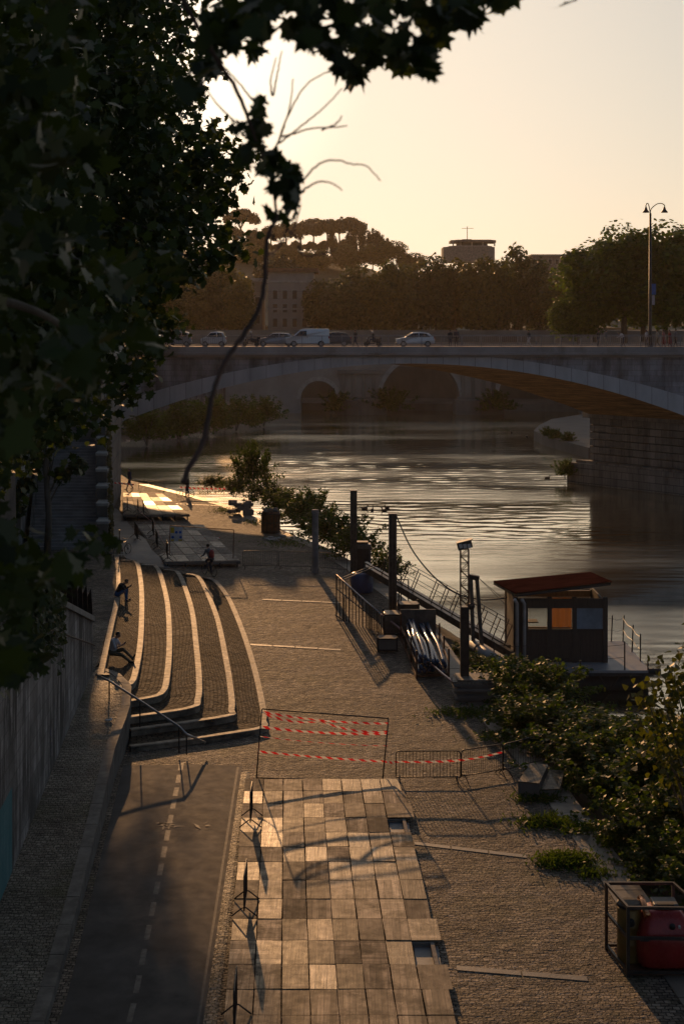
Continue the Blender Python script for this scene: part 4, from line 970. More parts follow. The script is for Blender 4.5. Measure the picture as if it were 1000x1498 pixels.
vine = [(405, 318), (392, 345), (388, 385), (385, 425), (372, 465), (345, 505), (326, 535), (312, 575), (304, 612), (299, 640), (290, 662), (276, 685), (268, 706)]
pxtube(vine, 6.9, 6.6, .010, .014, mb, 7)
for tw in ([(404, 215), (414, 190), (425, 150), (428, 115)], [(408, 210), (440, 185), (470, 160), (500, 130)], [(412, 200), (430, 195), (455, 188), (480, 187), (508, 184)], [(470, 190), (490, 182), (500, 170)], [(440, 268), (460, 245), (485, 234), (515, 240), (535, 243), (556, 264)], [(442, 278), (465, 266), (485, 268), (500, 278)], [(404, 215), (425, 160), (452, 120), (495, 100)],
           [(372, 150), (350, 122), (330, 100)], [(400, 140), (405, 110), (412, 75)], [(345, 180), (320, 155), (305, 135)], [(395, 340), (405, 352), (425, 345), (440, 300)], [(392, 372), (402, 368), (412, 355), (418, 335)], [(435, 360), (445, 374), (470, 372), (490, 366)], [(418, 335), (436, 350), (440, 366)], [(398, 140), (396, 120), (404, 85)], [(540, -20), (560, 40), (590, 90)], [(600, -20), (625, 40), (628, 100)]):
    pxtube(tw, 6.9, 7.1, .0055, .003, mb)
mb.build('twigs', mat('bare_twig', (.085, .05, .035), .8, bump=0), tB, smooth=True)
# small tree on the landing and street trees above the embankment wall
tC = thing('landing_tree', 'slim tree growing on the landing in front of the far staircase', 'tree', Vector((-18.3, 88.4, 1.45)))
mb = MB(); b0 = Vector((-18.3, 88.4, 1.4)); mb.tube([b0, b0 + Vector((.1, 0, 2.5)), b0 + Vector((-.1, 0, 5.5)), b0 + Vector((.2, 0, 9))], [.24, .2, .17, .1], 8)
rg = random.Random(6)
for k in range(7): leafy_limb(mb, b0 + Vector((0, 0, 3 + k * .6)), b0 + Vector((rg.uniform(-2.4, 2.4), rg.uniform(-1.5, 1.5), 5.5 + k * .9)), .07, rg)
mb.build('trunk', BARK, tC, smooth=True)
rng = np.random.default_rng(31); bl = [(np.array(b0) + (rng.uniform(-2.6, 1.3), rng.uniform(-1.6, 1.6), rng.uniform(5.4, 11.5)), (.75, .75, .65)) for k in range(26)] + [(np.array(b0) + (x, 0, z), (.6, .6, .6)) for x, z in ((-2, 3.9), (-1.2, 4.4), (.9, 5.0), (1.9, 5.6), (-1.9, 2.9))]
C, N = crown_points(rng, bl, [120] * len(bl)); leaf_cloud('crown', C, N, .24 + .14 * rng.random(len(C)), LEAF5, LF_MID, tC, rng)
CS = crown_mesh('street_crown', 90, 5.4, 5.4, 6.2, 44, 8000, .44, LEAF5); CS.materials.append(LF_MID)
for i, (x, d, zc, wd, lab) in enumerate([(-19.8, 113, 20.6, 10.6, 'street plane tree above the top of the far staircase'), (-20.6, 123, 21.6, 10.8, 'street plane tree above the embankment wall, nearer the bridge'), (-26, 134, 21.5, 11, 'street plane tree beside the bridge end'), (-27, 104, 21.2, 11, 'street plane tree left of the far staircase top')]):
    o = thing('street_tree', lab, 'tree', (x, d, 13.4), i, 'street trees above the embankment')
    c = link('crown', CS, o); c.location = (0, 0, zc - 13.4); c.scale = (wd / 10.8, wd / 10.8, .86); k = link('trunk', TK, o); k.scale = (.8, .8, .72)
# ivy on the near wall top and creepers on the stair balustrade
rng = np.random.default_rng(12); C, N = [], []
for k in range(2000):
    d = 38 + rng.random() * 11; z = wt(d) + .3 - abs(rng.normal()) * .9 - .5 * max(0, math.sin(d * .9)); C.append((wx(d) + .08 + rng.random() * .25, d, z)); N.append((1 + rng.normal() * .4, rng.normal() * .5 - .4, .4 + rng.normal() * .4))
iv = leaf_cloud('ivy', np.array(C), np.array(N), .14 + .1 * rng.random(len(C)), LEAF3, LF_MID, None, rng); tag(iv, 'dark ivy hanging over the coping of the sloping graffiti wall', 'ivy')
C, N = [], []
for k in range(1400):
    i = rng.random() * 60; d = 90.3 + .37 * i; C.append((-14.75 - .066 * i + rng.random() * .25, d, 1.4 + .17 * i + rng.random() ** .7 * 1.7 - (rng.random() < .3) * 1.2)); N.append((1, -.6, .4) + rng.normal(size=3) * .5)
iv = leaf_cloud('creeper', np.array(C), np.array(N), .2 + .14 * rng.random(len(C)), LEAF3, leafmat('dry_creeper', (.08, .075, .03), .4), None, rng); tag(iv, 'dry creeper growing along the outer side of the staircase balustrade', 'creeper')
# ================================================================== people
PM = {}
def cloth(name, c, rough=.85):
    if name not in PM: PM[name] = mat(name, c, rough, var=.2, vs=6, bump=.3, bs=60, bd=.004)
    return PM[name]
SKIN = mat('skin', (.36, .20, .13), .55, var=.1, vs=6, bump=0)
HAIR = mat('dark_hair', (.018, .013, .01), .6, var=.3, vs=20, bump=.4, bs=80, bd=.004)
SHOE = mat('dark_shoe', (.03, .028, .026), .6, var=.2)
dg = lambda: bpy.context.evaluated_depsgraph_get()
def grow(parent, bones, mats, voxel, name='body', heads=None):
    "bones: (a, b, ra, rb, key). One continuous skin through a voxel remesh, faces take the material of the nearest bone"
    mb = MB()
    for a, b, ra, rb, key in bones:
        a, b = Vector(a), Vector(b); d = b - a; n = 8
        if d.length < 1e-4: mb.ellipsoid(a, (ra, ra, ra)); continue
        u = d.normalized(); pts = [a - u * ra * .8, a - u * ra * .5, a, b, b + u * rb * .5, b + u * rb * .8]
        mb.tube(pts, [ra * .5, ra * .85, ra, rb, rb * .85, rb * .5], n)
    for (c, r, rot) in (heads or []): mb.ellipsoid(c, r, 12, 9, rot=rot)
    o = mb.build('tmp_body', SKIN)
    m = o.modifiers.new('r', 'REMESH'); m.mode = 'VOXEL'; m.voxel_size = voxel; m.use_smooth_shade = True
    s = o.modifiers.new('s', 'SMOOTH'); s.factor = .5; s.iterations = 3
    bpy.context.view_layer.update()
    me = bpy.data.meshes.new_from_object(o.evaluated_get(dg())); me.name = name
    bpy.data.objects.remove(o)
    keys = list(mats.keys()); me.materials.clear()
    for k in keys: me.materials.append(mats[k])
    segs = [(np.array(a), np.array(b), max(ra, rb), keys.index(key)) for a, b, ra, rb, key in bones]
    n = len(me.polygons); cen = np.empty(n * 3); me.polygons.foreach_get('center', cen); cen = cen.reshape(-1, 3)
    best = np.full(n, 1e9); mi = np.zeros(n, dtype=np.int32)
    for a, b, r, k in segs:
        ab = b - a; tt = np.clip(((cen - a) @ ab) / max(ab @ ab, 1e-9), 0, 1)
        dist = np.linalg.norm(cen - a - tt[:, None] * ab, axis=1) - r
        w_ = dist < best; best[w_] = dist[w_]; mi[w_] = k
    me.polygons.foreach_set('material_index', mi)
    for p in me.polygons: p.use_smooth = True
    return link(name, me, parent)
def hand(bones, wrist, dirv, side, curl, key='skin', sc=1.0):
    w_, d = Vector(wrist), Vector(dirv).normalized(); s = Vector(side).normalized(); nrm = d.cross(s).normalized()
    palm = w_ + d * .085 * sc; bones.append((w_, palm, .03 * sc, .034 * sc, key))
    for k, (o, L_) in enumerate(((-.03, .062), (-.011, .075), (.010, .07), (.03, .055))):
        a = palm + s * o * sc; m_ = a + (d * math.cos(curl * .5) + nrm * math.sin(curl * .5)) * L_ * .55 * sc; e = m_ + (d * math.cos(curl * 1.3) + nrm * math.sin(curl * 1.3)) * L_ * .5 * sc
        bones += [(a, m_, .0105 * sc, .0095 * sc, key), (m_, e, .0095 * sc, .008 * sc, key)]
    a = w_ + d * .035 * sc - s * .03 * sc; m_ = a + (d * .6 - s * .6 + nrm * .4).normalized() * .045 * sc; bones += [(a, m_, .013 * sc, .011 * sc, key), (m_, m_ + (d * .9 + nrm * .5).normalized() * .03 * sc, .011 * sc, .009 * sc, key)]
def head_parts(parent, c, fwd, up, k=1.0, hair=HAIR, long=False):
    "hair shell, eyes; returns head bones (skull, jaw, nose, ears)"
    c, f, u = Vector(c), Vector(fwd).normalized(), Vector(up).normalized(); s = f.cross(u).normalized()
    mb = MB(); q = Matrix((s, f, u)).transposed()
    mb.ellipsoid(c - f * .018 * k + u * .035 * k, (.088 * k, .098 * k, .095 * k), 12, 8, rot=q)
    if long: mb.ellipsoid(c - f * .06 * k - u * .09 * k, (.07 * k, .045 * k, .13 * k), 10, 8, rot=q)
    h = mb.build('hair', hair, parent, smooth=True)
    mb = MB()
    for e in (-.033, .033): mb.ellipsoid(c + f * .088 * k + s * e * k + u * .002, (.013 * k, .008 * k, .008 * k), 8, 5, rot=q)
    mb.build('eyes', HAIR, parent, smooth=True)
    return [(c + u * .03 * k, c - u * .05 * k + f * .015 * k, .088 * k, .066 * k, 'skin'), (c + f * .085 * k, c + f * .105 * k - u * .03 * k, .012 * k, .017 * k, 'skin'),
            (c + s * .085 * k, c + s * .09 * k - u * .03 * k, .014 * k, .011 * k, 'skin'), (c - s * .085 * k, c - s * .09 * k - u * .03 * k, .014 * k, .011 * k, 'skin'), (c + f * .075 * k - u * .062 * k + s * .02 * k, c + f * .075 * k - u * .062 * k - s * .02 * k, .014 * k, .014 * k, 'skin')]
def person(label, loc, rz, shirt, pants, pose='stand', stride=.25, h=1.74, sleeves=True, shorts=False, long=False, group=None, voxel=.028, lean=0., armf=(.05, -.05), fingers=False, bent=0, skirt=None):
    "local frame: faces +X"
    o = thing('person', label, 'person', (0, 0, 0), 0, group); k = h / 1.74
    V = lambda x, y, z: Vector((x * k, y * k, z * k))
    if pose == 'stand':
        hip = V(0, 0, .92); ch = V(.02 + lean * .35, 0, 1.36 - bent * .1); nk = V(.03 + lean * .5, 0, 1.50 - bent * .16); hd = V(.06 + lean * .62 + bent * .1, 0, 1.635 - bent * .25)
        kn = [V(stride * .45 + .03, .10, .49), V(-stride * .3 + .04, -.10, .49)]; an = [V(stride * .9, .10, .07), V(-stride * .95, -.10, .10)]
        el = [V(armf[0] * .4 + lean * .4, .24, 1.13), V(armf[1] * .4 + lean * .4, -.24, 1.13)]; wr = [V(armf[0] + .06 + lean * .4, .25, .88 + abs(armf[0]) * .35), V(armf[1] + .06 + lean * .4, -.25, .88 + abs(armf[1]) * .35)]
    elif pose == 'scooter':
        hip = V(0, 0, .80); ch = V(.08, 0, 1.22); nk = V(.12, 0, 1.37); hd = V(.16, 0, 1.50)
        kn = [V(.40, .14, .74), V(.40, -.14, .74)]; an = [V(.42, .13, .32), V(.42, -.13, .32)]
        el = [V(.26, .27, 1.05), V(.26, -.27, 1.05)]; wr = [V(.52, .26, 1.02), V(.52, -.26, 1.02)]
    elif pose == 'cycle':
        hip = V(0, 0, .98); ch = V(.20, 0, 1.36); nk = V(.27, 0, 1.49); hd = V(.34, 0, 1.61)
        kn = [V(.34, .09, .80), V(.26, -.09, .56)]; an = [V(.20, .10, .46), V(.10, -.10, .17)]
        el = [V(.36, .24, 1.14), V(.36, -.24, 1.14)]; wr = [V(.60, .24, 1.04), V(.60, -.24, 1.04)]
    elif pose == 'sit_legs_out':
        hip = V(0, 0, .11); ch = V(.10, 0, .53); nk = V(.17, 0, .68); hd = V(.26, 0, .79)
        kn = [V(.42, .11, .22), V(.45, -.12, .06)]; an = [V(.84, .10, -.13), V(.80, -.16, -.16)]
        el = [V(.24, .25, .32), V(.24, -.25, .34)]; wr = [V(.46, .12, .44), V(.45, -.10, .42)]
    elif pose == 'sit_elbows':
        hip = V(0, 0, .11); ch = V(.20, 0, .48); nk = V(.31, 0, .60); hd = V(.43, 0, .70)
        kn = [V(.42, .14, .30), V(.42, -.14, .30)]; an = [V(.40, .13, -.14), V(.44, -.13, -.14)]
        el = [V(.38, .18, .36), V(.38, -.18, .36)]; wr = [V(.58, .05, .46), V(.58, -.05, .46)]
    fw = V(1, 0, -.25 if pose.startswith('sit') else 0); up = V(.25 if pose.startswith('sit') else 0, 0, 1)
    if pose == 'sit_elbows': fw, up = V(1, 0, -.55), V(.55, 0, 1)
    B = head_parts(o, hd, fw, up, k, long=long)
    B += [(hip, hip.lerp(ch, .45), .165 * k, .15 * k, 'pants'), (hip.lerp(ch, .35), ch, .16 * k, .172 * k, 'shirt'), (ch + V(0, .12, .02), ch + V(0, -.12, .02), .085 * k, .085 * k, 'shirt'), (ch + V(0, .17, .06), ch + V(0, -.17, .06), .062 * k, .062 * k, 'shirt'),
          (ch.lerp(nk, .6), nk.lerp(hd, .35), .058 * k, .052 * k, 'skin')]
    for i, sgn in ((0, 1), (1, -1)):
        sh = ch + V(0, .18 * sgn, .07); hp = hip + V(0, .09 * sgn, -.02)
        B += [(sh, el[i], .066 * k, .054 * k, 'shirt'), (el[i], wr[i], .046 * k, .033 * k, 'shirt' if sleeves else 'skin'),
              (hp, kn[i], .102 * k, .074 * k, 'pants'), (kn[i], an[i], .068 * k, .048 * k, 'skin' if shorts else 'pants')]
        ft = an[i] + (V(.17, 0, -.035) if not pose.startswith('sit') else (V(.07, .02 * sgn, .16) if pose == 'sit_legs_out' and i == 0 else V(.18, .03 * sgn, -.02)))
        B += [(an[i] + V(-.03, 0, -.02), ft, .044 * k, .034 * k, 'shoe')]
        if fingers: hand(B, wr[i], (wr[i] - el[i]) + V(0, -.05 * sgn, .04), V(0, 1, .25), 1.0 if pose != 'cycle' else 1.5, sc=k)
        else: B.append((wr[i], wr[i] + (wr[i] - el[i]).normalized() * .12 * k, .034 * k, .026 * k, 'skin'))
    if skirt is not None: B.append((hip, hip + V(0, 0, -.45), .15 * k, .22 * k, 'pants'))
    mats = {'skin': SKIN, 'shirt': shirt, 'pants': pants, 'shoe': SHOE}
    grow(o, B, mats, voxel)
    if pose.startswith('sit'):
        m = (wr[0] + wr[1]) / 2 + V(.10, 0, .06); mb = MB(); mb.box(m, (.012, .072, .145), rot=Matrix.Rotation(.5, 3, 'Y'))
        ph = mb.build('phone', BLK); tag(ph, 'dark phone held by the ' + ('seated man in the white shirt' if pose == 'sit_legs_out' else 'seated person in the dark top'), 'phone'); ph.location = loc; ph.rotation_euler = (0, 0, rz)
    o.location = loc; o.rotation_euler = (0, 0, rz); WL[o.name] = Vector(loc)
    return o
# ---- bicycle, local frame heading +X, rear hub at x=-.52
def bicycle(label, loc, rz, group=None, stand=False, fcol=(.03, .03, .032)):
    o = thing('bicycle', label, 'bicycle'); fm = mat('bicycle_paint', fcol, .4, .3, bump=0)
    for x in (-.52, .52):
        mb = MB(); n = 24
        mb.tube([(x + .325 * math.cos(2 * math.pi * i / n), 0, .345 + .325 * math.sin(2 * math.pi * i / n)) for i in range(n + 1)], .02, 6, cap=False); wheel = mb.build('wheel', BLK, o, smooth=True)
        mb = MB()
        for i in range(10):
            a = math.pi * i / 10; mb.tube([(x + .31 * math.cos(a), 0, .345 + .31 * math.sin(a)), (x - .31 * math.cos(a), 0, .345 - .31 * math.sin(a))], .003, 3)
        mb.cyl((x, -.05, .345), (x, .05, .345), .025, 8); mb.build('spokes', GALV, wheel)
    bb = (-.08, 0, .3); seat = (-.22, 0, .86); headt = (.36, 0, .84); headb = (.40, 0, .68)
    mb = MB()
    for a, b in ((bb, seat), (bb, headb), ((-.19, 0, .76), headt), (headt, headb)): mb.tube([a, b], .016, 6)
    for y in (-.05, .05): mb.tube([(-.08, y * .5, .3), (-.52, y, .345)], .01, 5); mb.tube([(-.2, y * .3, .78), (-.52, y, .345)], .009, 5); mb.tube([(.4, y * .6, .68), (.52, y, .345)], .012, 5)
    mb.build('frame', fm, o, smooth=True)
    mb = MB(); mb.tube([headt, (.34, 0, .98)], .013, 6); mb.tube([(.28, -.29, 1.0), (.38, -.12, 1.0), (.36, 0, .99), (.38, .12, 1.0), (.28, .29, 1.0)], .013, 6); mb.build('handlebar', STEEL, o, smooth=True)
    mb = MB(); mb.tube([seat, (-.23, 0, .93)], .013, 6); mb.tube([(-.36, 0, .96), (-.22, 0, .96), (-.08, 0, .95)], [.075, .05, .022], 8); mb.build('saddle', BLK, o, smooth=True)
    mb = MB(); mb.cyl((-.08, -.09, .3), (-.08, .09, .3), .05, 10); mb.tube([(-.08, .09, .3), (.02, .1, .45)], .01, 5); mb.tube([(-.08, -.09, .3), (-.18, -.1, .15)], .01, 5); mb.box((.02, .14, .45), (.09, .09, .02)); mb.box((-.18, -.14, .15), (.09, .09, .02)); mb.build('pedal', STEEL, o)
    o.location = loc; o.rotation_euler = (0, 0, rz); WL[o.name] = Vector(loc); return o
WHT = cloth('white_cloth', (.42, .42, .44)); NAVY = cloth('navy_cloth', (.03, .035, .06)); BLKC = cloth('black_cloth', (.016, .016, .018)); DENIM = cloth('denim', (.05, .09, .19)); KHAKI = cloth('khaki_cloth', (.10, .085, .055)); GREYC = cloth('grey_cloth', (.13, .13, .135)); REDC = cloth('red_cloth', (.24, .03, .03)); PINK = cloth('pink_cloth', (.34, .14, .13)); BEIGE = cloth('beige_cloth', (.34, .29, .22))
# seated figures on the top kerb
p = on(168, 958, 1.47); person('man in a white t-shirt sitting on the top kerb, legs stretched out', p + Vector((-.12, 0, 0)), R(-14), WHT, KHAKI, 'sit_legs_out', h=1.95, sleeves=False, voxel=.013, fingers=True)
p = on(175, 872, 1.48); person('person in dark top and blue jeans bent over on the top kerb', p + Vector((-.1, 0, 0)), R(-8), BLKC, DENIM, 'sit_elbows', h=1.95, voxel=.013, fingers=True)
# cyclist seen from behind
p = g(306, 842); a = math.atan2(.80, -.60)
bicycle('bicycle ridden by the person with the red backpack', p, a); o = person('cyclist in a grey top with a red backpack riding away past the steps', p + Vector((-.22 * math.cos(a), -.22 * math.sin(a), 0)), a, GREYC, NAVY, 'cycle', h=1.9, voxel=.014, fingers=True)
bp = MB(); bp.ellipsoid((-.06, 0, 1.33), (.15, .17, .26), 12, 8); bp.ellipsoid((-.17, 0, 1.23), (.07, .12, .13), 10, 6); q = bp.build('backpack', cloth('red_backpack', (.30, .025, .025), .6), smooth=True); tag(q, 'red backpack on the back of the cyclist', 'backpack'); q.location = o.location; q.rotation_euler = o.rotation_euler
# far figures
p = g(190, 716); person('person in dark clothes walking behind the sunlit far platform', p, R(200), NAVY, NAVY, stride=.3, h=1.95, shorts=True, voxel=.02)
p = g(269, 727); bicycle('bicycle pushed beside the far warning tape', p + Vector((.15, -.25, 0)), R(165)); person('person in dark clothes standing with a bicycle near the far river edge', p + Vector((.3, .25, 0)), R(165), BLKC, NAVY, stride=.1, h=1.9, voxel=.02, armf=(.25, .2))
p = g(180, 812); bicycle('bicycle parked at the foot of the far staircase', p + Vector((.0, -.1, 0)), R(60))
mb = MB(); mb.cyl(g(175, 814), g(175, 814) + Vector((0, 0, 1.6)), .035, 8); mb.box(g(175, 814) + Vector((0, 0, .03)), (.22, .22, .06)); mb.cyl(g(175, 814) + Vector((0, 0, 1.6)), g(175, 814) + Vector((0, 0, 1.66)), .05, 8); tag(mb.build('bollard_pole', STEEL), 'thin dark pole beside the bicycle parked at the staircase', 'pole')
# people on the bridge, by photo column
BP = [(658, BLKC, NAVY, 'person in black at the left of a close pair on the bridge', 80, .1, {}), (667, NAVY, BLKC, 'taller person at the right of a close pair on the bridge', 100, .1, {'h': 1.86}), (773, BLKC, WHT, 'person in a black top and white trousers walking alone on the bridge', 180, .3, {}), (874, BLKC, NAVY, 'person in black standing on the bridge left of the bent figure', 0, .1, {}), (885, GREYC, BEIGE, 'person in a grey top and pale trousers on the bridge', 0, .25, {}),
      (911, WHT, NAVY, 'person in a white top leaning forward over the bridge railing', 175, .2, {'bent': 1, 'lean': .5, 'armf': (.35, .35)}), (945, WHT, NAVY, 'person in a pale top standing at the foot of the tall lamp post', 180, .15, {}), (961, BEIGE, KHAKI, 'slim person in beige first right of the lamp post', 180, .3, {}), (970, PINK, REDC, 'person in a pink top and red skirt on the bridge', 180, .2, {'long': True, 'skirt': 1}), (979, REDC, REDC, 'person in a red dress right of the one in pink', 180, .2, {'long': True, 'skirt': 1}), (987, GREYC, BLKC, 'person in grey last at the right of the bridge group', 0, .2, {'h': 1.86}), (520, BLKC, NAVY, 'dark figure between the van and the scooter rider on the bridge', 180, .3, {})]
for px, s_, p_, lab, rz, strd, kw in BP:
    q = at(px, 500, BY + 1.5 + (px % 7) * .15); q.z = ZD
    kw = dict(kw); kw.setdefault('h', 1.76); person(lab, q, R(rz), s_, p_, stride=strd, group='people on the bridge', voxel=.035, **kw)
# ================================================================== vehicles on the bridge
GLASS = mat('dark_car_glass', (.012, .014, .016), .08, var=.1, bump=0); PLAST = mat('black_car_plastic', (.02, .02, .02), .6, var=.2, bump=0)
RIM = mat('alloy_rim', (.35, .35, .36), .35, .8, bump=0); LAMP = mat('lamp_glass', (.5, .48, .45), .12, var=.1, bump=0); REDL = mat('tail_lamp_glass', (.25, .01, .01), .15, bump=0)
def car_paint(n, c): return mat(n, c, .22, .25, var=.05, bump=0)
def car(name, label, px, paint, prof, win, belt, W, L_, wheels, wr_, group, flip=False, dy=4.2, pil=.04):
    "profile polygon (x forward, z up) extruded with tumblehome; win = list of side window polygons; nose at +X"
    o = thing(name, label, 'van' if 'van' in name else 'car', (0, 0, 0), 0, group)
    hw = lambda z: W / 2 - max(0, z - belt) * .22 - max(0, .45 - z) * .12
    mb = MB(); n = len(prof)
    vs = [(x, s * hw(z), z) for s in (-1, 1) for x, z in prof]
    fs = [tuple(range(n)), tuple(range(2 * n - 1, n - 1, -1))] + [(i, (i + 1) % n, n + (i + 1) % n, n + i) for i in range(n)]
    mb.add(vs, fs); mb.build('body', paint, o, bevel=.06)
    for w_ in win:
        for s in (-1, 1):
            mb = MB(); mb.add([(x, s * (hw(z) + .008), z) for x, z in w_] + [(x, s * (hw(z) - .03), z) for x, z in w_], [tuple(range(len(w_)))] + [(i, (i + 1) % len(w_), len(w_) + (i + 1) % len(w_), len(w_) + i) for i in range(len(w_))]); mb.build('side_window', GLASS, o)
    ws = sorted([(prof[i], prof[(i + 1) % n]) for i in range(n)], key=lambda e: 0)
    for (a, b) in ws:      # raked screens: edges between belt and roof at the front and rear
        if min(a[1], b[1]) >= belt - .12 and abs(a[1] - b[1]) > .3:
            (x0, z0), (x1, z1) = (a, b) if a[1] < b[1] else (b, a); d = Vector((x1 - x0, 0, z1 - z0)); nr = Vector((d.z, 0, -d.x)).normalized()
            if nr.x * (1 if x0 > 0 else -1) < 0: nr = -nr
            lo = Vector((x0, 0, z0)) + d * .1 + nr * .035; hi = Vector((x1, 0, z1)) - d * .08 + nr * .035; mb = MB()
            q = [(lo.x, -hw(z0) + .1, lo.z), (lo.x, hw(z0) - .1, lo.z), (hi.x, hw(z1) - .08, hi.z), (hi.x, -hw(z1) + .08, hi.z)]
            mb.extrude(q, -nr * .05); mb.build('windscreen' if x0 > 0 else 'rear_window', GLASS, o)
    for x in wheels:
        for s in (-1, 1):
            y = s * (W / 2 - .09); mb = MB(); mb.tube([(x, y - .1, wr_), (x, y - .09, wr_), (x, y + .09, wr_), (x, y + .1, wr_)], [wr_ * .9, wr_, wr_, wr_ * .9], 20); wl_ = mb.build('wheel', BLK, o, smooth=True)
            mb = MB(); mb.cyl((x, y + s * .095, wr_), (x, y + s * .115, wr_), wr_ * .62, 14)
            mb.build('rim', RIM, wl_)
    fx = max(x for x, z in prof); rx = min(x for x, z in prof)
    for s in (-1, 1):
        mb = MB(); mb.ellipsoid((fx - .14, s * (W / 2 - .24), belt - .22), (.16, .17, .085), 10, 6); mb.build('headlight', LAMP, o, smooth=True)
        mb = MB(); mb.box((rx + .05, s * (W / 2 - .16), belt - .12), (.12, .2, .26)); mb.build('tail_light', REDL, o, bevel=.03)
        mb = MB(); mb.ellipsoid((fx * .42, s * (W / 2 + .08), belt + .1), (.07, .1, .07), 8, 5); mb.build('mirror', PLAST, o, smooth=True)
        mb = MB(); mb.box((.05 * L_ * 0, s * (hw(belt - .08) + .006), belt - .1), (.16, .02, .03)); mb.build('door_handle', PLAST, o)
    mb = MB(); mb.box((fx - .07, 0, .36), (.16, W - .2, .2)); mb.box((rx + .07, 0, .38), (.16, W - .2, .2)); mb.build('bumper', PLAST, o, bevel=.03)
    mb = MB(); mb.box((fx + .012, 0, .42), (.015, .5, .11)); mb.box((rx - .012, 0, .6), (.015, .5, .11)); mb.build('number_plate', mat('blank_plate', (.6, .6, .58), .5, bump=0) if 'NP' not in PM else PM['NP'], o)
    q = at(px, 500, BY + dy); q.z = ZD + .02
    o.location = q; o.rotation_euler = (0, 0, 0 if flip else math.pi); WL[o.name] = Vector(q); return o
PM['NP'] = mat('blank_plate', (.6, .6, .58), .5, bump=0)
hb = [(1.95, .3), (2.02, .62), (1.9, .82), (1.05, 1.0), (.35, 1.46), (-.5, 1.52), (-1.35, 1.42), (-1.85, 1.0), (-1.98, .72), (-1.95, .3)]
hbw = [[(.92, 1.0), (.32, 1.38), (-.28, 1.42), (-.28, 1.0)], [(-.36, 1.0), (-.36, 1.42), (-1.12, 1.36), (-1.5, 1.02)]]
mc = [(1.25, .3), (1.34, .6), (1.22, .86), (.85, .98), (.3, 1.5), (-.3, 1.57), (-.95, 1.5), (-1.22, 1.0), (-1.3, .7), (-1.26, .3)]
mcw = [[(.72, 1.02), (.28, 1.42), (-.3, 1.46), (-.3, 1.0)], [(-.38, 1.0), (-.38, 1.46), (-.82, 1.42), (-.98, 1.04)]]
sd = [(2.1, .3), (2.16, .6), (2.0, .82), (1.05, .96), (.35, 1.4), (-.5, 1.44), (-1.3, 1.36), (-1.95, 1.0), (-2.12, .9), (-2.15, .3)]
sdw = [[(.95, .97), (.32, 1.32), (-.3, 1.35), (-.3, .97)], [(-.38, .97), (-.38, 1.35), (-1.1, 1.29), (-1.55, .99)]]
vn = [(2.2, .32), (2.3, .66), (2.15, .95), (1.45, 1.15), (.75, 1.76), (.3, 1.86), (-2.1, 1.86), (-2.22, 1.7), (-2.25, .32)]
vnw = [[(1.28, 1.14), (.74, 1.62), (.1, 1.66), (.1, 1.12)]]
WP, SIL, DRK = car_paint('white_car_paint', (.62, .62, .63)), car_paint('silver_car_paint', (.34, .35, .37)), car_paint('dark_car_paint', (.06, .065, .075))
car('white_hatchback', 'white hatchback driving alone right of the scooter on the bridge', 607, WP, hb, hbw, .98, 1.74, 4, (1.25, -1.25), .31, 'cars crossing the bridge')
car('microcar', 'white two seat microcar left of the hanging branch on the bridge', 313, WP, mc, mcw, .98, 1.56, 2.6, (.85, -.85), .29, 'cars crossing the bridge')
car('microcar', 'pale two seat microcar half hidden by leaves at the left of the bridge', 262, SIL, mc, mcw, .98, 1.56, 2.6, (.85, -.85), .29, 'cars crossing the bridge')
car('silver_sedan', 'silver saloon car directly ahead of the white van on the bridge', 404, SIL, sd, sdw, .94, 1.76, 4.3, (1.32, -1.32), .31, 'cars crossing the bridge', dy=5.2)
car('white_van', 'white panel van, tallest vehicle on the bridge', 450, WP, vn, vnw, 1.1, 1.82, 4.5, (1.4, -1.4), .32, 'cars crossing the bridge', dy=3.8)
car('grey_hatchback', 'grey car half hidden behind the back of the white van', 486, DRK, hb, hbw, .98, 1.74, 4, (1.25, -1.25), .31, 'cars crossing the bridge', dy=6.6)
car('dark_hatchback', 'dark hatchback behind the leaves at the far left of the bridge', 210, DRK, hb, hbw, .98, 1.74, 4, (1.25, -1.25), .31, 'cars crossing the bridge')
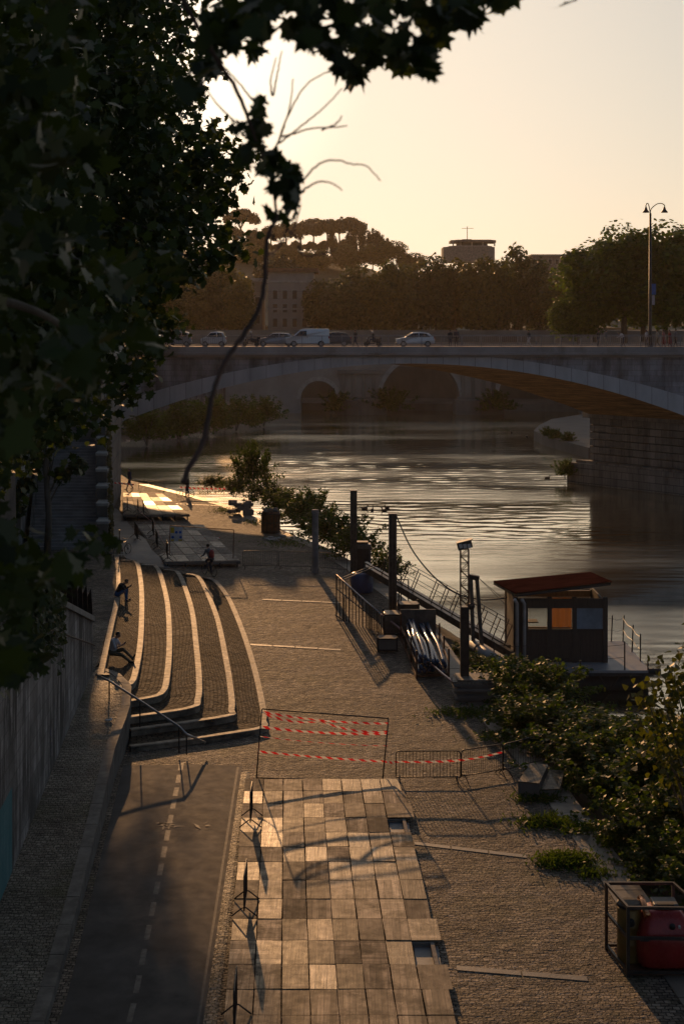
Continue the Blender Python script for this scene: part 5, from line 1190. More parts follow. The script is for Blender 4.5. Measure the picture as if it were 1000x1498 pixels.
def scooter(label, px, rider, shirt):
    o = thing('scooter', label, 'scooter', (0, 0, 0), 0, 'scooters on the bridge'); pt = car_paint('dark_scooter_paint', (.03, .03, .035))
    for x in (-.62, .66):
        mb = MB(); mb.tube([(x, -.07, .27), (x, -.05, .27), (x, .05, .27), (x, .07, .27)], [.2, .27, .27, .2], 16); mb.build('wheel', BLK, o, smooth=True)
    mb = MB(); mb.ellipsoid((-.42, 0, .62), (.48, .17, .2), 12, 8); mb.box((.1, 0, .36), (.6, .3, .08)); mb.extrude([(.34, -.2, .35), (.5, -.2, .8), (.48, .2, .8), (.34, .2, .35)], (.08, 0, 0)); mb.tube([(.66, 0, .3), (.52, 0, .7), (.44, 0, 1.02)], .045, 8); mb.build('body', pt, o, smooth=True)
    mb = MB(); mb.ellipsoid((-.3, 0, .78), (.42, .15, .08), 12, 6); mb.build('seat', PLAST, o, smooth=True)
    mb = MB(); mb.tube([(.36, -.34, 1.04), (.44, -.1, 1.02), (.44, .1, 1.02), (.36, .34, 1.04)], .02, 6); mb.build('handlebar', STEEL, o)
    mb = MB(); mb.ellipsoid((.6, 0, .88), (.07, .09, .07), 10, 6); mb.build('headlight', LAMP, o, smooth=True)
    mb = MB(); mb.extrude([(.52, -.2, .95), (.52, .2, .95), (.38, .17, 1.35), (.38, -.17, 1.35)], (.01, 0, 0)); mb.build('windshield', LAMP, o)
    mb = MB(); mb.box((-.82, 0, .92), (.36, .36, .3)); mb.build('top_case', PLAST, o, bevel=.05)
    q = at(px, 500, BY + 3.9); q.z = ZD + .02; o.location = q; o.rotation_euler = (0, 0, math.pi); WL[o.name] = q
    r_ = person(rider, q + Vector((.12, 0, 0)), math.pi, shirt, NAVY, 'scooter', group='riders on the bridge', voxel=.03)
    mb = MB(); mb.ellipsoid((.155, 0, 1.53), (.135, .125, .14), 12, 8); hm = mb.build('helmet', mat('pale_helmet', (.5, .48, .45), .25, bump=0), smooth=True); hm.parent = r_
scooter('dark scooter with top case just right of the white van and dark figure', 545, 'scooter rider in a pale helmet left of the white hatchback', BLKC)
scooter('dark scooter partly behind the hanging branch', 367, 'scooter rider partly behind the hanging branch', GREYC)
# tall double lamp on the bridge
d = BY + 1.0; q = at(950, 505, d); q.z = ZD; LP = lambda px, py: at(px, py, d)
lamp = thing('street_lamp', 'tall dark lamp post with two hooked bell lamps on the bridge', 'street lamp', q)
mb = MB(); mb.tube([q, q + Vector((0, 0, 1.2)), Vector((q.x + .03, q.y, LP(0, 312).z))], [.22, .17, .11], 10); mb.cyl(q, q + Vector((0, 0, .5)), .3, 10); mb.build('post', STEEL, lamp, smooth=True)
for sg, ex in ((-1, 944), (1, 971)):
    cx_ = q.x + .03; top = LP(0, 298).z; b_ = LP(0, 313).z; e = LP(ex, 303)
    pts = catmull([(cx_, d, b_), (cx_ + sg * .08, d, b_ + .5), (lerp(cx_, e.x, .45), d, top - .05), (lerp(cx_, e.x, .8), d, top + .02), (e.x, d, top - .15), (e.x, d, top - .3)], 6); mb = MB(); mb.tube(pts, .05, 6); arm = mb.build('arm', STEEL, lamp, smooth=True)
    mb = MB(); mb.lathe((e.x, d, LP(0, 311).z), [(.06, .62), (.12, .45), (.16, .3), (.36, .04), (.36, 0), (.05, .02)], 14); mb.build('bell_lamp', STEEL, arm, smooth=True)
ban = thing('street_banner', 'narrow blue and white banner fixed to the tall lamp post', 'banner', LP(955.5, 446)); a, b = LP(952.5, 415), LP(958.5, 431); mb = MB(); mb.box((a + b) / 2, (b.x - a.x, .03, a.z - b.z)); mb.build('blue_cloth', cloth('blue_banner', (.05, .14, .38)), ban)
a, b = LP(952.8, 432), LP(956.8, 446); mb = MB(); mb.box((a + b) / 2, (b.x - a.x, .03, a.z - b.z)); mb.build('white_cloth', cloth('white_banner', (.4, .4, .42)), ban)
mb = MB(); mb.beam(LP(949.5, 415), LP(958.5, 415), .03, .03); mb.build('bracket', STEEL, ban)
d2 = 296; q = at(773, 490, d2); q.z = 14.2; fl = thing('globe_lamp', 'small distant lamp post with two white globes behind the bridge railing', 'street lamp', q); mb = MB(); zt_ = at(0, 488, d2).z; mb.cyl(q, (q.x, q.y, zt_), .09, 6); mb.beam((q.x - .7, q.y, zt_), (q.x + .7, q.y, zt_), .08, .08); mb.build('post', STEEL, fl)
for s in (-.7, .7): mb = MB(); mb.ellipsoid((q.x + s, q.y, zt_ + .25), (.26, .26, .26)); mb.build('globe', mat('white_globe', (.7, .68, .62), .3, bump=0), fl, smooth=True)
for i, (z_, off) in enumerate(((19.2, 0), (18.4, .4))):
    mb = MB(); mb.tube([(-60, BY + 6 + off, z_ + .5), (-20, BY + 6 + off, z_), (30, BY + 6 + off, z_ - .2), (90, BY + 6 + off, z_ + .4)], .012, 4); tag(mb.build('tram_wire', STEEL), ('upper' if i == 0 else 'lower') + ' thin tram wire strung above the bridge deck', 'wire', 'tram wires')
# ================================================================== far buildings
def windows(o, mbw, x0, x1, y, zs, n, w_, h_, wallm, arch=False):
    for z in zs:
        for k in range(n):
            x = lerp(x0, x1, (k + .5) / n); mb = MB(); mb.box((x, y - .04, z), (w_ + .35, .12, h_ + .35)); fr = mb.build('window', wallm, o)
            mb = MB(); mb.box((x, y - .07, z), (w_, .14, h_)); mb.build('shutter', SHUT, fr)
SHUT = mat('brown_shutter', (.06, .04, .03), .7, bump=.2); TRIMM = mat('pale_trim', (.42, .38, .33), .8, bump=.2)
d = 325; L0, L1 = at(392, 500, d), at(446, 400, d); ap = thing('apartment_building', 'pale apartment building with shuttered windows between the hazy trees', 'building', ((L0.x + L1.x) / 2, d, 13.4))
mb = MB(); mb.prism([(L0.x, d), (L1.x + 2, d), (L1.x + 2, d + 14), (L0.x, d + 14)], 13, L1.z + .3); mb.build('walls', mat('pale_plaster', (.40, .33, .27), .9, var=.2, vs=.3), ap)
mb = MB(); mb.box(((L0.x + L1.x) / 2 + 1, d + 7, L1.z + .75), (L1.x - L0.x + 4, 15.5, .9)); mb.build('roof', mat('roof_tiles', (.20, .10, .06), .9), ap)
for sy_ in (452, 412): mb = MB(); mb.box(((L0.x + L1.x) / 2 + 1, d - .12, at(0, sy_, d).z), (L1.x - L0.x + 2.2, .3, .4)); mb.build('string_course', TRIMM, ap)
windows(ap, None, L0.x + .5, L1.x + 1, d, [at(0, y, d).z for y in (431, 451, 472)], 4, 1.0, 1.9, TRIMM)
d = 330; L0, L1 = at(338, 500, d), at(384, 412, d); ap = thing('apartment_building', 'dim apartment building half hidden by the hazy trees, lower than its neighbour', 'building', ((L0.x + L1.x) / 2, d, 13.4))
mb = MB(); mb.prism([(L0.x, d), (L1.x, d), (L1.x, d + 12), (L0.x, d + 12)], 13, L1.z); mb.build('walls', mat('dim_plaster', (.33, .27, .22), .9, var=.2, vs=.3), ap)
mb = MB(); mb.box(((L0.x + L1.x) / 2, d + 6, L1.z + .4), (L1.x - L0.x + 1.2, 13.2, .8)); mb.build('roof', TRIMM, ap); windows(ap, None, L0.x + .3, L1.x - .3, d, [at(0, y, d).z for y in (441, 467)], 4, 1.1, 2.0, TRIMM)
d = 560; Q = lambda px, py: at(px, py, d)
tb = thing('terrace_building', 'hilltop building with a flat roofed open terrace and a cross shaped antenna', 'building', Q(686, 376))
def oct_(px0, px1, py0, py1, inset_=.28):
    a, b = Q(px0, py1), Q(px1, py0); c = (a.x + b.x) / 2; r = (b.x - a.x) / 2
    return [(c + r * u, d + r * v_) for u, v_ in ((-1, -.3), (-.7, -.8), (.7, -.8), (1, -.3), (1, .8), (-1, .8))], a.z, b.z
for nm, a, m_ in (('lower_storey', (647, 722, 362, 384), mat('terrace_plaster', (.3, .25, .2), .9)), ('terrace_floor', (655, 718, 360.5, 362), TRIMM), ('upper_room', (668, 712, 355.5, 360.5), HZB), ('roof', (658, 724, 352, 355.4), mat('terrace_roof', (.2, .16, .13), .9)), ('roof_cap', (675, 690, 350.2, 352), HZB)):
    po, z0, z1 = oct_(*a); mb = MB(); mb.prism(po, z0, z1); mb.build(nm, m_, tb)
for px in (661, 672, 688, 704, 721): mb = MB(); a, b = Q(px, 361), Q(px, 354.5); mb.box(((a + b) / 2) + Vector((0, -4.5, 0)), (.5, .5, b.z - a.z)); mb.build('terrace_post', TRIMM, tb)
an = thing('antenna', 'thin cross shaped antenna mast on the hilltop terrace building', 'antenna', Q(683, 350)); mb = MB(); a, b = Q(683, 351), Q(683, 331); mb.cyl(a, b, .14, 6); mb.build('mast', STEEL, an); mb = MB(); mb.beam(Q(675, 334), Q(692, 334), .16, .16); mb.build('crossbar', STEEL, an)
d = 540; lb = thing('long_building', 'long low flat roofed building on the ridge left of the right tree clump', 'building', Q(815, 385)); a, b = at(778, 392, d), at(850, 374, d); mb = MB(); mb.prism([(a.x, d), (b.x, d), (b.x, d + 15), (a.x, d + 15)], a.z - 10, b.z); mb.build('walls', mat('brown_plaster', (.26, .19, .15), .9), lb); mb = MB(); mb.box(((a.x + b.x) / 2, d + 7.5, b.z + .25), (b.x - a.x + 1, 16, .5)); mb.build('roof_edge', TRIMM, lb); windows(lb, None, a.x, b.x, d, [lerp(a.z, b.z, .5)], 7, 1.2, 1.8, TRIMM)
# ================================================================== wooden platforms
def panelmat(name, lo, hi, lines=True, r0=.42, r1=.6):
    t = NT(name); v = t.coord('Object'); rnd = t.node('ShaderNodeObjectInfo').outputs['Random']
    c = t.mix(rnd, lo, hi)
    off = t.node('ShaderNodeCombineXYZ', {0: t.math('MULTIPLY', rnd, 37.), 1: t.math('MULTIPLY', rnd, 91.), 2: 0.}).outputs[0]
    ov = t.node('ShaderNodeVectorMath', {0: v, 1: off}, operation='ADD').outputs[0]
    sv = t.node('ShaderNodeVectorMath', {0: ov, 1: (9., .55, 1.)}, operation='MULTIPLY').outputs[0]
    grain = t.noise(sv, 1.6, 6, .7)
    c = t.mix(1.0, c, t.ramp(grain, [(.3, .3), (.68, 1.5)]), 'MULTIPLY')
    c = t.mix(t.ramp(t.noise(ov, 1.3, 6, .7), [(.46, 0.), (.6, .9)]), c, shade(lo, .5))
    c = t.mix(t.ramp(t.noise(ov, 3.1, 5, .7), [(.6, 0.), (.72, .55)]), c, shade(hi, 1.35))
    h = grain
    if lines:
        sx = t.node('ShaderNodeSeparateXYZ', {0: v}); n_ = t.math('ADD', 3.2, t.math('MULTIPLY', t.math('FRACT', t.math('MULTIPLY', rnd, 3.3)), 6.))
        across = t.math('GREATER_THAN', t.math('FRACT', t.math('MULTIPLY', rnd, 5.1)), .72)
        ax = t.math('ADD', t.math('MULTIPLY', sx.outputs['X'], t.math('SUBTRACT', 1., across)), t.math('MULTIPLY', sx.outputs['Y'], across))
        pc = t.math('MULTIPLY', t.math('ADD', ax, rnd), n_); on_ = t.math('GREATER_THAN', t.math('FRACT', t.math('MULTIPLY', rnd, 7.7)), .1)
        pl = t.node('ShaderNodeTexWhiteNoise', noise_dimensions='1D'); t.l.new(t.math('FLOOR', pc), pl.inputs['W'])
        c = t.mix(t.math('MULTIPLY', on_, .8), c, t.mix(1.0, c, t.ramp(pl.outputs['Value'], [(0., .35), (1., 1.55)]), 'MULTIPLY'))
        ln = t.math('MULTIPLY', on_, t.math('LESS_THAN', t.math('FRACT', pc), .07))
        c = t.mix(t.math('MULTIPLY', ln, .8), c, (.04, .03, .022)); h = t.math('SUBTRACT', grain, t.math('MULTIPLY', ln, .8))
    rn2 = t.math('FRACT', t.math('MULTIPLY', rnd, 13.7)); c = t.mix(1.0, c, t.ramp(t.noise(t.coord('Object', (1, 1, 1)), .9, 7, .72), [(.3, .5), (.66, 1.3)]), 'MULTIPLY'); t.bsdf.inputs['Specular IOR Level'].default_value = .35
    t.set(Base_Color=c, Roughness=t.math('ADD', t.math('MULTIPLY', rn2, .4), t.node('ShaderNodeMapRange', {'Value': t.noise(ov, 4), 'To Min': r0 - .1, 'To Max': r1}).outputs[0]), Normal=t.bump(h, .8, .012)); return t.m
PANEL = panelmat('weathered_plywood', (.07, .05, .032), (.64, .465, .29))
PLYS = panelmat('grey_plywood', (.15, .13, .11), (.30, .26, .21), False)
BZ = .20                                  # top of the near boardwalk
wood = thing('boardwalk', 'large near wooden platform of square weathered plywood panels', 'platform', on(480, 1300, 0))
NL, NR = on(358, 1140, BZ), on(583, 1140, BZ); y0 = NL.y
FLx = lambda d: lerp(NL.x, on(326, 1498, BZ).x, (y0 - d) / (y0 - on(326, 1498, BZ).y)); FRx = lambda d: lerp(NR.x, on(668, 1498, BZ).x, (y0 - d) / (y0 - on(668, 1498, BZ).y))
rows_y = [on(0, py, BZ).y for py in (1139.5, 1157, 1175, 1196, 1217.5, 1239, 1260.5, 1287.5, 1315, 1344, 1375.5, 1410.5, 1447, 1485, 1527, 1572, 1624, 1684)]
rp = random.Random(14); last = MB()
for r in range(len(rows_y) - 1):
    a, b = rows_y[r], rows_y[r + 1]; ext = .30 * (r in (0, 1, 2)) * (r * .35) + (.12 if r in (9, 11) else 0)
    for c_ in range(8):
        if (r, c_) in ((3, 7), (10, 7)): continue
        z = BZ + rp.uniform(-.006, .012); e = ext if c_ == 7 else 0
        u0, u1 = c_ / 8, (c_ + 1) / 8; gp = .014; tl = rp.uniform(-.008, .008)
        j_ = lambda: rp.uniform(-.012, .012); P_ = [(lerp(FLx(b), FRx(b), u0) + gp + j_(), b + gp + j_()), (lerp(FLx(b), FRx(b), u1) - gp + e + j_(), b + gp + j_()), (lerp(FLx(a), FRx(a), u1) - gp + e + j_(), a - gp + j_()), (lerp(FLx(a), FRx(a), u0) + gp + j_(), a - gp + j_())]
        mb = last if r >= 12 else MB(); vs = [(x, y, z - .03) for x, y in P_] + [(x, y, z + (tl if i in (1, 2) else 0)) for i, (x, y) in enumerate(P_)]
        mb.add(vs, [(3, 2, 1, 0), (4, 5, 6, 7), (0, 1, 5, 4), (1, 2, 6, 5), (2, 3, 7, 6), (3, 0, 4, 7)])
        if r < 12: mb.build('panel', PANEL, wood, fix=False)
q = last.build('front_panels', PANEL, wood, fix=False); q['kind'] = 'stuff'
mb = MB(); e_ = rows_y[-1]
for u in np.linspace(.02, .975, 7):
    mb.beam((lerp(FLx(y0), FRx(y0), u), y0 - .05, .085), (lerp(FLx(e_), FRx(e_), u), e_, .085), .1, .16)
for d in rows_y: mb.beam((FLx(d) + .05, d - .02, .08), (FRx(d) - .08, d - .02, .08), .08, .155)
mb.build('joist', DARKST, wood)
mb = MB()
GREYB = mat('grey_base_sheet', (.13, .135, .14), .6)
for (r, c_) in ((3, 7), (10, 7)):
    a, b = rows_y[r], rows_y[r + 1]; x = lerp(FLx(b), FRx(b), .94); mb = MB(); mb.box((x - .02, (a + b) / 2, .05), (.62, abs(a - b) - .1, .02)); mb.build('exposed_base', GREYB, wood)
def platform(name, label, cor, z, nx, ny, legs, bm=PLYS):
    o = thing(name, label, 'platform', on(cor[0][0], cor[0][1], z)); A, B, C_, D = [on(x, y, z) for x, y in cor]     # near-left, near-right, far-right, far-left
    for j in range(ny):
        for i in range(nx):
            f = lambda u, v_: A.lerp(B, u).lerp(D.lerp(C_, u), v_); e = .004
            P_ = [f(i / nx + e, j / ny + e), f((i + 1) / nx - e, j / ny + e), f((i + 1) / nx - e, (j + 1) / ny - e), f(i / nx + e, (j + 1) / ny - e)]; dz = rp.uniform(-.006, .006); mb = MB()
            mb.add([(p.x, p.y, z - .03) for p in P_] + [(p.x, p.y, z + dz) for p in P_], [(3, 2, 1, 0), (4, 5, 6, 7), (0, 1, 5, 4), (1, 2, 6, 5), (2, 3, 7, 6), (3, 0, 4, 7)]); mb.build('panel', bm, o, fix=False)
    mb = MB()
    for P_, Q_ in ((A, B), (B, C_), (C_, D), (D, A)): mb.beam((P_.x, P_.y, z - .12), (Q_.x, Q_.y, z - .12), .08, .16)
    mb.build('rim_beam', DARKST, o)
    for k in range(legs):
        for P_, Q_ in ((A, B), (D, C_)):
            q = P_.lerp(Q_, (k + .15) / (legs - .7)); mb = MB(); zb = zg(q.x, q.y); mb.box((q.x, q.y, (zb + z - .1) / 2), (.09, .09, max(.06, z - .1 - zb))); mb.build('leg', STEEL, o)
    return o
platform('wooden_platform', 'middle wooden platform in shade behind the cyclist', [(242, 822), (351, 820), (297, 767), (199, 767)], 1.22, 6, 6, 5)
platform('raised_platform', 'far wooden platform on short legs lit golden by the low sun', [(181, 753), (277, 752), (238, 722), (180, 720.5)], .85, 5, 5, 6, panelmat('pale_plywood', (.19, .145, .092), (.27, .205, .13), False, .42, .55))

# ================================================================== barriers, fences, tape
def crowd_barrier():
    o = thing('crowd_barrier', 'barrier', 'barrier', (0, 0, 0), 0, 'crowd control barriers on the quay'); W_, H_ = 2.2, 1.1; r = .12
    pts = [(-W_ / 2, 0, .18)] + [(-W_ / 2 + r - r * math.cos(a), 0, H_ - r + r * math.sin(a)) for a in np.linspace(0, math.pi / 2, 5)] + [(W_ / 2 - r + r * math.sin(a), 0, H_ - r + r * math.cos(a)) for a in np.linspace(0, math.pi / 2, 5)] + [(W_ / 2, 0, .18)]
    mb = MB(); mb.tube(pts, .021, 6); mb.tube([(-W_ / 2, 0, .2), (W_ / 2, 0, .2)], .02, 6); mb.build('frame', STEEL, o, smooth=True)
    mb = MB()
    for i in range(1, 19): x = -W_ / 2 + W_ * i / 19; mb.tube([(x, 0, .2), (x, 0, H_ - .01)], .0085, 4)
    mb.build('bars', STEEL, o)
    for x in (-W_ / 2 + .12, W_ / 2 - .12):
        mb = MB(); mb.tube([(x, -.34, .015), (x, -.05, .24), (x, .05, .24), (x, .34, .015)], .02, 6); mb.build('foot', STEEL, o, smooth=True)
    return o
proto = crowd_barrier(); first = [True]
def barrier(a, b, label, dz=0, sx=None):
    a, b = Vector(a), Vector(b); d = b - a; o = proto if first[0] else copy_tree(proto); first[0] = False
    o.location = (a + b) / 2 + Vector((0, 0, dz)); o.rotation_euler = (0, 0, math.atan2(d.y, d.x)); L_ = Vector((d.x, d.y)).length; s = L_ / 2.24; o.scale = (s, 1, 1); o['label'] = label
barrier(g(578, 1145), g(674, 1145), 'crowd barrier next to the taped frame, first right of the boardwalk end'); barrier(g(674, 1144), g(735, 1134), 'crowd barrier angled in the middle of the near row of three'); barrier(g(735, 1135), g(804, 1116), 'crowd barrier at the river end of the near row, behind the wedge boards')
barrier(g(355, 832), g(406, 832), 'far crowd barrier touching the corner of the middle platform'); barrier(g(407, 832.5), g(459, 834), 'far crowd barrier ending at the short concrete post'); barrier(g(460, 834), g(508, 838), 'far crowd barrier between the concrete post and the first tall pile')
barrier(on(203, 721, .45), on(242, 722, .4), 'crowd barrier at the far side of the sunlit raised platform')
for (x0, y0_, x1, y1, lab) in [(369, 1193, 366, 1212, 'crowd barrier standing end on at the left edge of the boardwalk, farthest'), (361, 1314, 357, 1343, 'crowd barrier standing end on at the left edge of the boardwalk, second'), (346, 1482, 342, 1526, 'crowd barrier standing end on at the left edge of the boardwalk, nearest')]:
    barrier(on(x0, y0_, BZ + .01), on(x1, y1, BZ + .01), lab)
for i, (x0, y0_, x1, y1, z, lab) in enumerate([(196, 784, 203, 795, 1.23, 'end on barrier at the far left corner of the shaded middle platform'), (222, 778, 226, 790, 1.23, 'leaning dark barrier at the left side of the shaded middle platform'), (228, 797, 231, 806, 1.23, 'dark barrier midway along the left side of the shaded platform'), (243, 812, 246, 824, 1.23, 'dark barrier at the near left corner of the shaded platform'),
     (186, 744, 187, 752, .86, 'end on barrier on the sunlit platform, nearest the stairs'), (201, 748, 203, 757, .86, 'end on barrier on the sunlit platform, second from the stairs'), (209, 750, 211, 759, .86, 'end on barrier at the front of the sunlit platform, third from the stairs')]):
    a, b = on(x0, y0_, z), on(x1, y1, z); m = (a + b) / 2; dv = (b - a).normalized(); barrier(m - dv * 1.1, m + dv * 1.1, lab)
def tape(label, pts, w_=.08, sag=.0, n=14, parent_cat='tape', reps=2.6, tw=0.):
    pts = [Vector(p) for p in pts]; mb = MB(); rows = []; uvr = []; u = 0; prev = None
    for (a, b) in zip(pts, pts[1:]):
        for i in range(n + 1):
            s = i / n; p = a.lerp(b, s); p.z -= sag * 4 * s * (1 - s)
            if prev is not None: u += (p - prev).length
            prev = p; k = tw * math.sin(u * 2.2); ww = w_ * (1 - .25 * abs(math.sin(u * 1.3)) * (tw > 0))
            rows.append([(p.x, p.y - .02 - k * .03, p.z - ww / 2), (p.x, p.y - .02 + k * .03, p.z + ww / 2)]); uvr.append([(u * reps, 0), (u * reps, 1)])
    mb.grid(rows, uvrows=uvr); return tag(mb.build('warning_tape', TAPE, fix=False), label, 'tape', 'red and white warning tapes')
fp = thing('frame_fence', 'large open metal frame strung with red and white tape at the boardwalk end', 'fence', g(470, 1140), 0)
TL, TR, BL, BR = at(383, 1037, 49.9), at(568, 1051, 49.9), at(375, 1138, 49.7), at(559.5, 1139, 49.7)
for a, b, nm in ((TL, BL, 'post'), (TR, BR, 'post'), (TL, TR, 'top_rail'), (BL, at(470, 1140, 49.8), 'bottom_rail')): mb = MB(); mb.tube([a, b], .024, 8); mb.build(nm, STEEL, fp, smooth=True)
T = lambda x, y, d=49.85: at(x, y, d)
tape('top red and white tape across the metal frame, sagging to the right', [T(383, 1041), T(567, 1058)], sag=.11, tw=1.1); tape('slack tape crossing diagonally below the top tape of the frame', [T(384, 1043), T(470, 1055), T(566, 1070)], sag=.14, tw=1.2); tape('broad tape across the upper middle of the frame', [T(381, 1063), T(566, 1073)], w_=.10, sag=.09, tw=.8)
tape('thin twisted tape across the centre of the frame', [T(380, 1077), T(566, 1091)], w_=.03, sag=.06, tw=.4); tape('long low tape running from the frame along the near crowd barriers', [T(377, 1099), T(565, 1114), at(580, 1114, 49.2), at(673, 1112, 49.2), at(734, 1100, 49.9), at(734, 1112, 49.9)], sag=.03, tw=.4, w_=.085)
wt_ = tape('pale twisted tape running along the end on barriers of the boardwalk', [at(380, 1085, 49.6), at(368, 1140, 47.5), at(366, 1205, 45.6), at(358, 1280, 42), at(350, 1390, 37.5), at(340, 1490, 33)], w_=.05, sag=.05, tw=1.)
tape('tape stretched across the far quay in front of the tall bush', [g(262, 726) + Vector((0, 0, .8)), g(330, 728) + Vector((0, 0, .8))], w_=.13, sag=.05); tape('tape across the sign frame behind the middle platform', [at(262, 786, 99), at(322, 787, 99)], w_=.09, sag=.02); tape('tape at the far end of the sunlit platform beside the walking figure', [at(165, 706, 120), at(196, 709, 120)], w_=.12)
tape('thin dull tape between the end on barriers of the shaded platform', [at(200, 742, 107), at(225, 764, 99), at(244, 800, 91)], w_=.04, sag=.1, tw=.5)
sf = thing('sign_fence', 'thin frame fence carrying a safety sign at the front of the middle platform', 'fence', g(345, 826))
a, b, c_, d_ = at(249, 769, 90), at(342, 775, 89), at(341, 822, 88.6), at(248, 812, 89.6)
for p, q, nm in ((a, b, 'top_rail'), (b, c_, 'post'), (a, d_, 'post')): mb = MB(); mb.tube([p, q], .03, 6); mb.build(nm, RUST, sf)
sg = thing('safety_sign', 'white safety sign board with yellow and blue pictograms on the thin frame fence', 'sign', at(258, 790, 89.7)); a, b = at(249.5, 771, 89.75), at(267, 791.5, 89.75)
mb = MB(); mb.box((a + b) / 2, (b.x - a.x, .03, a.z - b.z)); mb.build('board', mat('white_sign', (.5, .5, .5), .6, bump=0), sg); y = a.y - .022
mb = MB(); mb.box((lerp(a.x, b.x, .17), y, lerp(a.z, b.z, .22)), ((b.x - a.x) * .3, .012, (a.z - b.z) * .4)); mb.build('yellow_panel', mat('sign_yellow', (.55, .36, .02), .6, bump=0), sg)
for u, v_ in ((.5, .37), (.82, .37), (.2, .72), (.86, .72)): mb = MB(); mb.cyl((lerp(a.x, b.x, u), y, lerp(a.z, b.z, v_)), (lerp(a.x, b.x, u), y - .012, lerp(a.z, b.z, v_)), .085, 16); mb.build('blue_disc', mat('sign_blue', (.02, .1, .4), .6, bump=0), sg)
mb = MB(); mb.box((lerp(a.x, b.x, .82), y, b.z + .06), ((b.x - a.x) * .3, .012, .1)); mb.box((lerp(a.x, b.x, .17), y, b.z + .06), ((b.x - a.x) * .26, .012, .1)); mb.build('yellow_strip', mat('sign_yellow', (.55, .36, .02), .6, bump=0), sg)
# handrail down the curved steps
hr = thing('step_handrail', 'pale metal handrail slanting down beside the curved steps', 'handrail', g(230, 1050)); d0 = on(142, 986, 2.1)
pts = [on(141, 987, 2.15), on(160, 995, 2.0), on(262, 1064, 1.0), on(275, 1076, .75), on(300, 1085, .30)]; pts = [on(141, 987, 2.15), on(160, 996, 2.05), on(205, 1025, 1.6), on(262, 1063, 1.08), on(273, 1074, .85), on(300, 1086, .3)]
mb = MB(); mb.tube(pts, .045, 8); mb.build('rail', mat('pale_rail', (.4, .38, .36), .35, .7, bump=0), hr, smooth=True)
for p in pts[1:5]: mb = MB(); mb.cyl(p, (p.x, p.y, max(.1, p.z - 1.0)), .03, 6); mb.build('post', STEEL, hr)
lt = g(158, 1103); lt.z = swz(lt.y) + .05; mb = MB(); mb.ellipsoid(lt, (.14, .05, .04), 8, 5); mb.ellipsoid(lt + Vector((.1, .05, .02)), (.06, .05, .05), 6, 4); tag(mb.build('crumpled_wrapper', mat('white_litter', (.6, .6, .58), .5)), 'small crumpled white wrapper lying on the shaded sidewalk', 'litter')

# ================================================================== piles, mast, quay-side clutter
def hbeam(label, px, pyb, pyt, z, w_=.34):
    p = on(px, pyb, z); top = at(px, pyt, p.y).z; o = thing('steel_pile', label, 'pile', p, 0, 'tall steel piles at the quay edge'); mb = MB(); h = top - z + .3; c = Vector((p.x, p.y, (top + z - .3) / 2))
    mb.box(c, (.03, w_ * .9, h)); mb.box(c + Vector((-w_ / 2, 0, 0)), (.05, w_, h)); mb.box(c + Vector((w_ / 2, 0, 0)), (.05, w_, h)); mb.box(c + Vector((0, w_ * .3, 0)), (w_, .02, h)); mb.build('beam', GALV, o); mb = MB(); mb.box((p.x, p.y, top + .02), (w_ + .1, w_ + .06, .05)); mb.build('cap_plate', GALV, o); return p, top
P1, T1 = hbeam('tall steel pile standing in front of the water, farther of two', 517, 856, 718, .7); P2, T2 = hbeam('tall steel pile with the hanging cable, nearer of two', 574, 912, 752, .35, .36)
p = g(461, 838); tp = at(461, 745, p.y).z; mb = MB(); mb.lathe((p.x, p.y, p.z), [(.22, -.2), (.2, .1), (.19, tp - p.z - .25), (.23, tp - p.z - .22), (.2, tp - p.z - .02), (.05, tp - p.z)], 12); tag(mb.build('concrete_post', mat('grey_post', (.2, .19, .18), .8), smooth=False), 'short round concrete post beside the far crowd barriers', 'post')
cab = catmull([(P2.x + .15, P2.y, T2), at(600, 800, 73), at(625, 834, 72.4), at(650, 857, 71.8), at(673, 870, 71.2), at(700, 877, 70.8), at(720, 877, 70.4), at(741, 874, 70)], 6)
mb = MB(); mb.tube(cab, .035, 6); tag(mb.build('power_cable', BLK, smooth=True), 'thick dark cable sagging from the nearer steel pile to the houseboat', 'cable')
# blue-grey cabinet and tank beside pile
p = g(522, 850); o = thing('utility_cabinet', 'grey metal cabinet at the foot of the farther steel pile', 'cabinet', p); a = at(517, 797, p.y + .5); mb = MB(); mb.box((p.x + .25, p.y + .6, p.z + 1.05), (1.15, .8, 2.1)); mb.build('box', GALV, o, bevel=.03); mb = MB(); mb.box((p.x + .25, p.y + .6, p.z + 2.16), (.8, .6, .14)); mb.build('lid', STEEL, o); mb = MB(); mb.box((p.x + .25, p.y + .19, p.z + 1.05), (.9, .02, 1.6)); mb.build('door', STEEL, o)
p = g(524, 866); mb = MB(); mb.lathe((p.x + .2, p.y, p.z), [(.5, 0), (.62, .05), (.62, 1.0), (.55, 1.08), (.2, 1.12)], 18); o = thing('water_tank', 'rounded dark blue tank beside the gangway start', 'tank', p); mb.build('drum', mat('blue_plastic', (.035, .07, .16), .4, bump=.05), o, smooth=True); mb = MB(); mb.lathe((p.x + .2, p.y, p.z + 1.1), [(.2, 0), (.2, .08), (.05, .1)], 12); mb.build('cap', BLK, o)
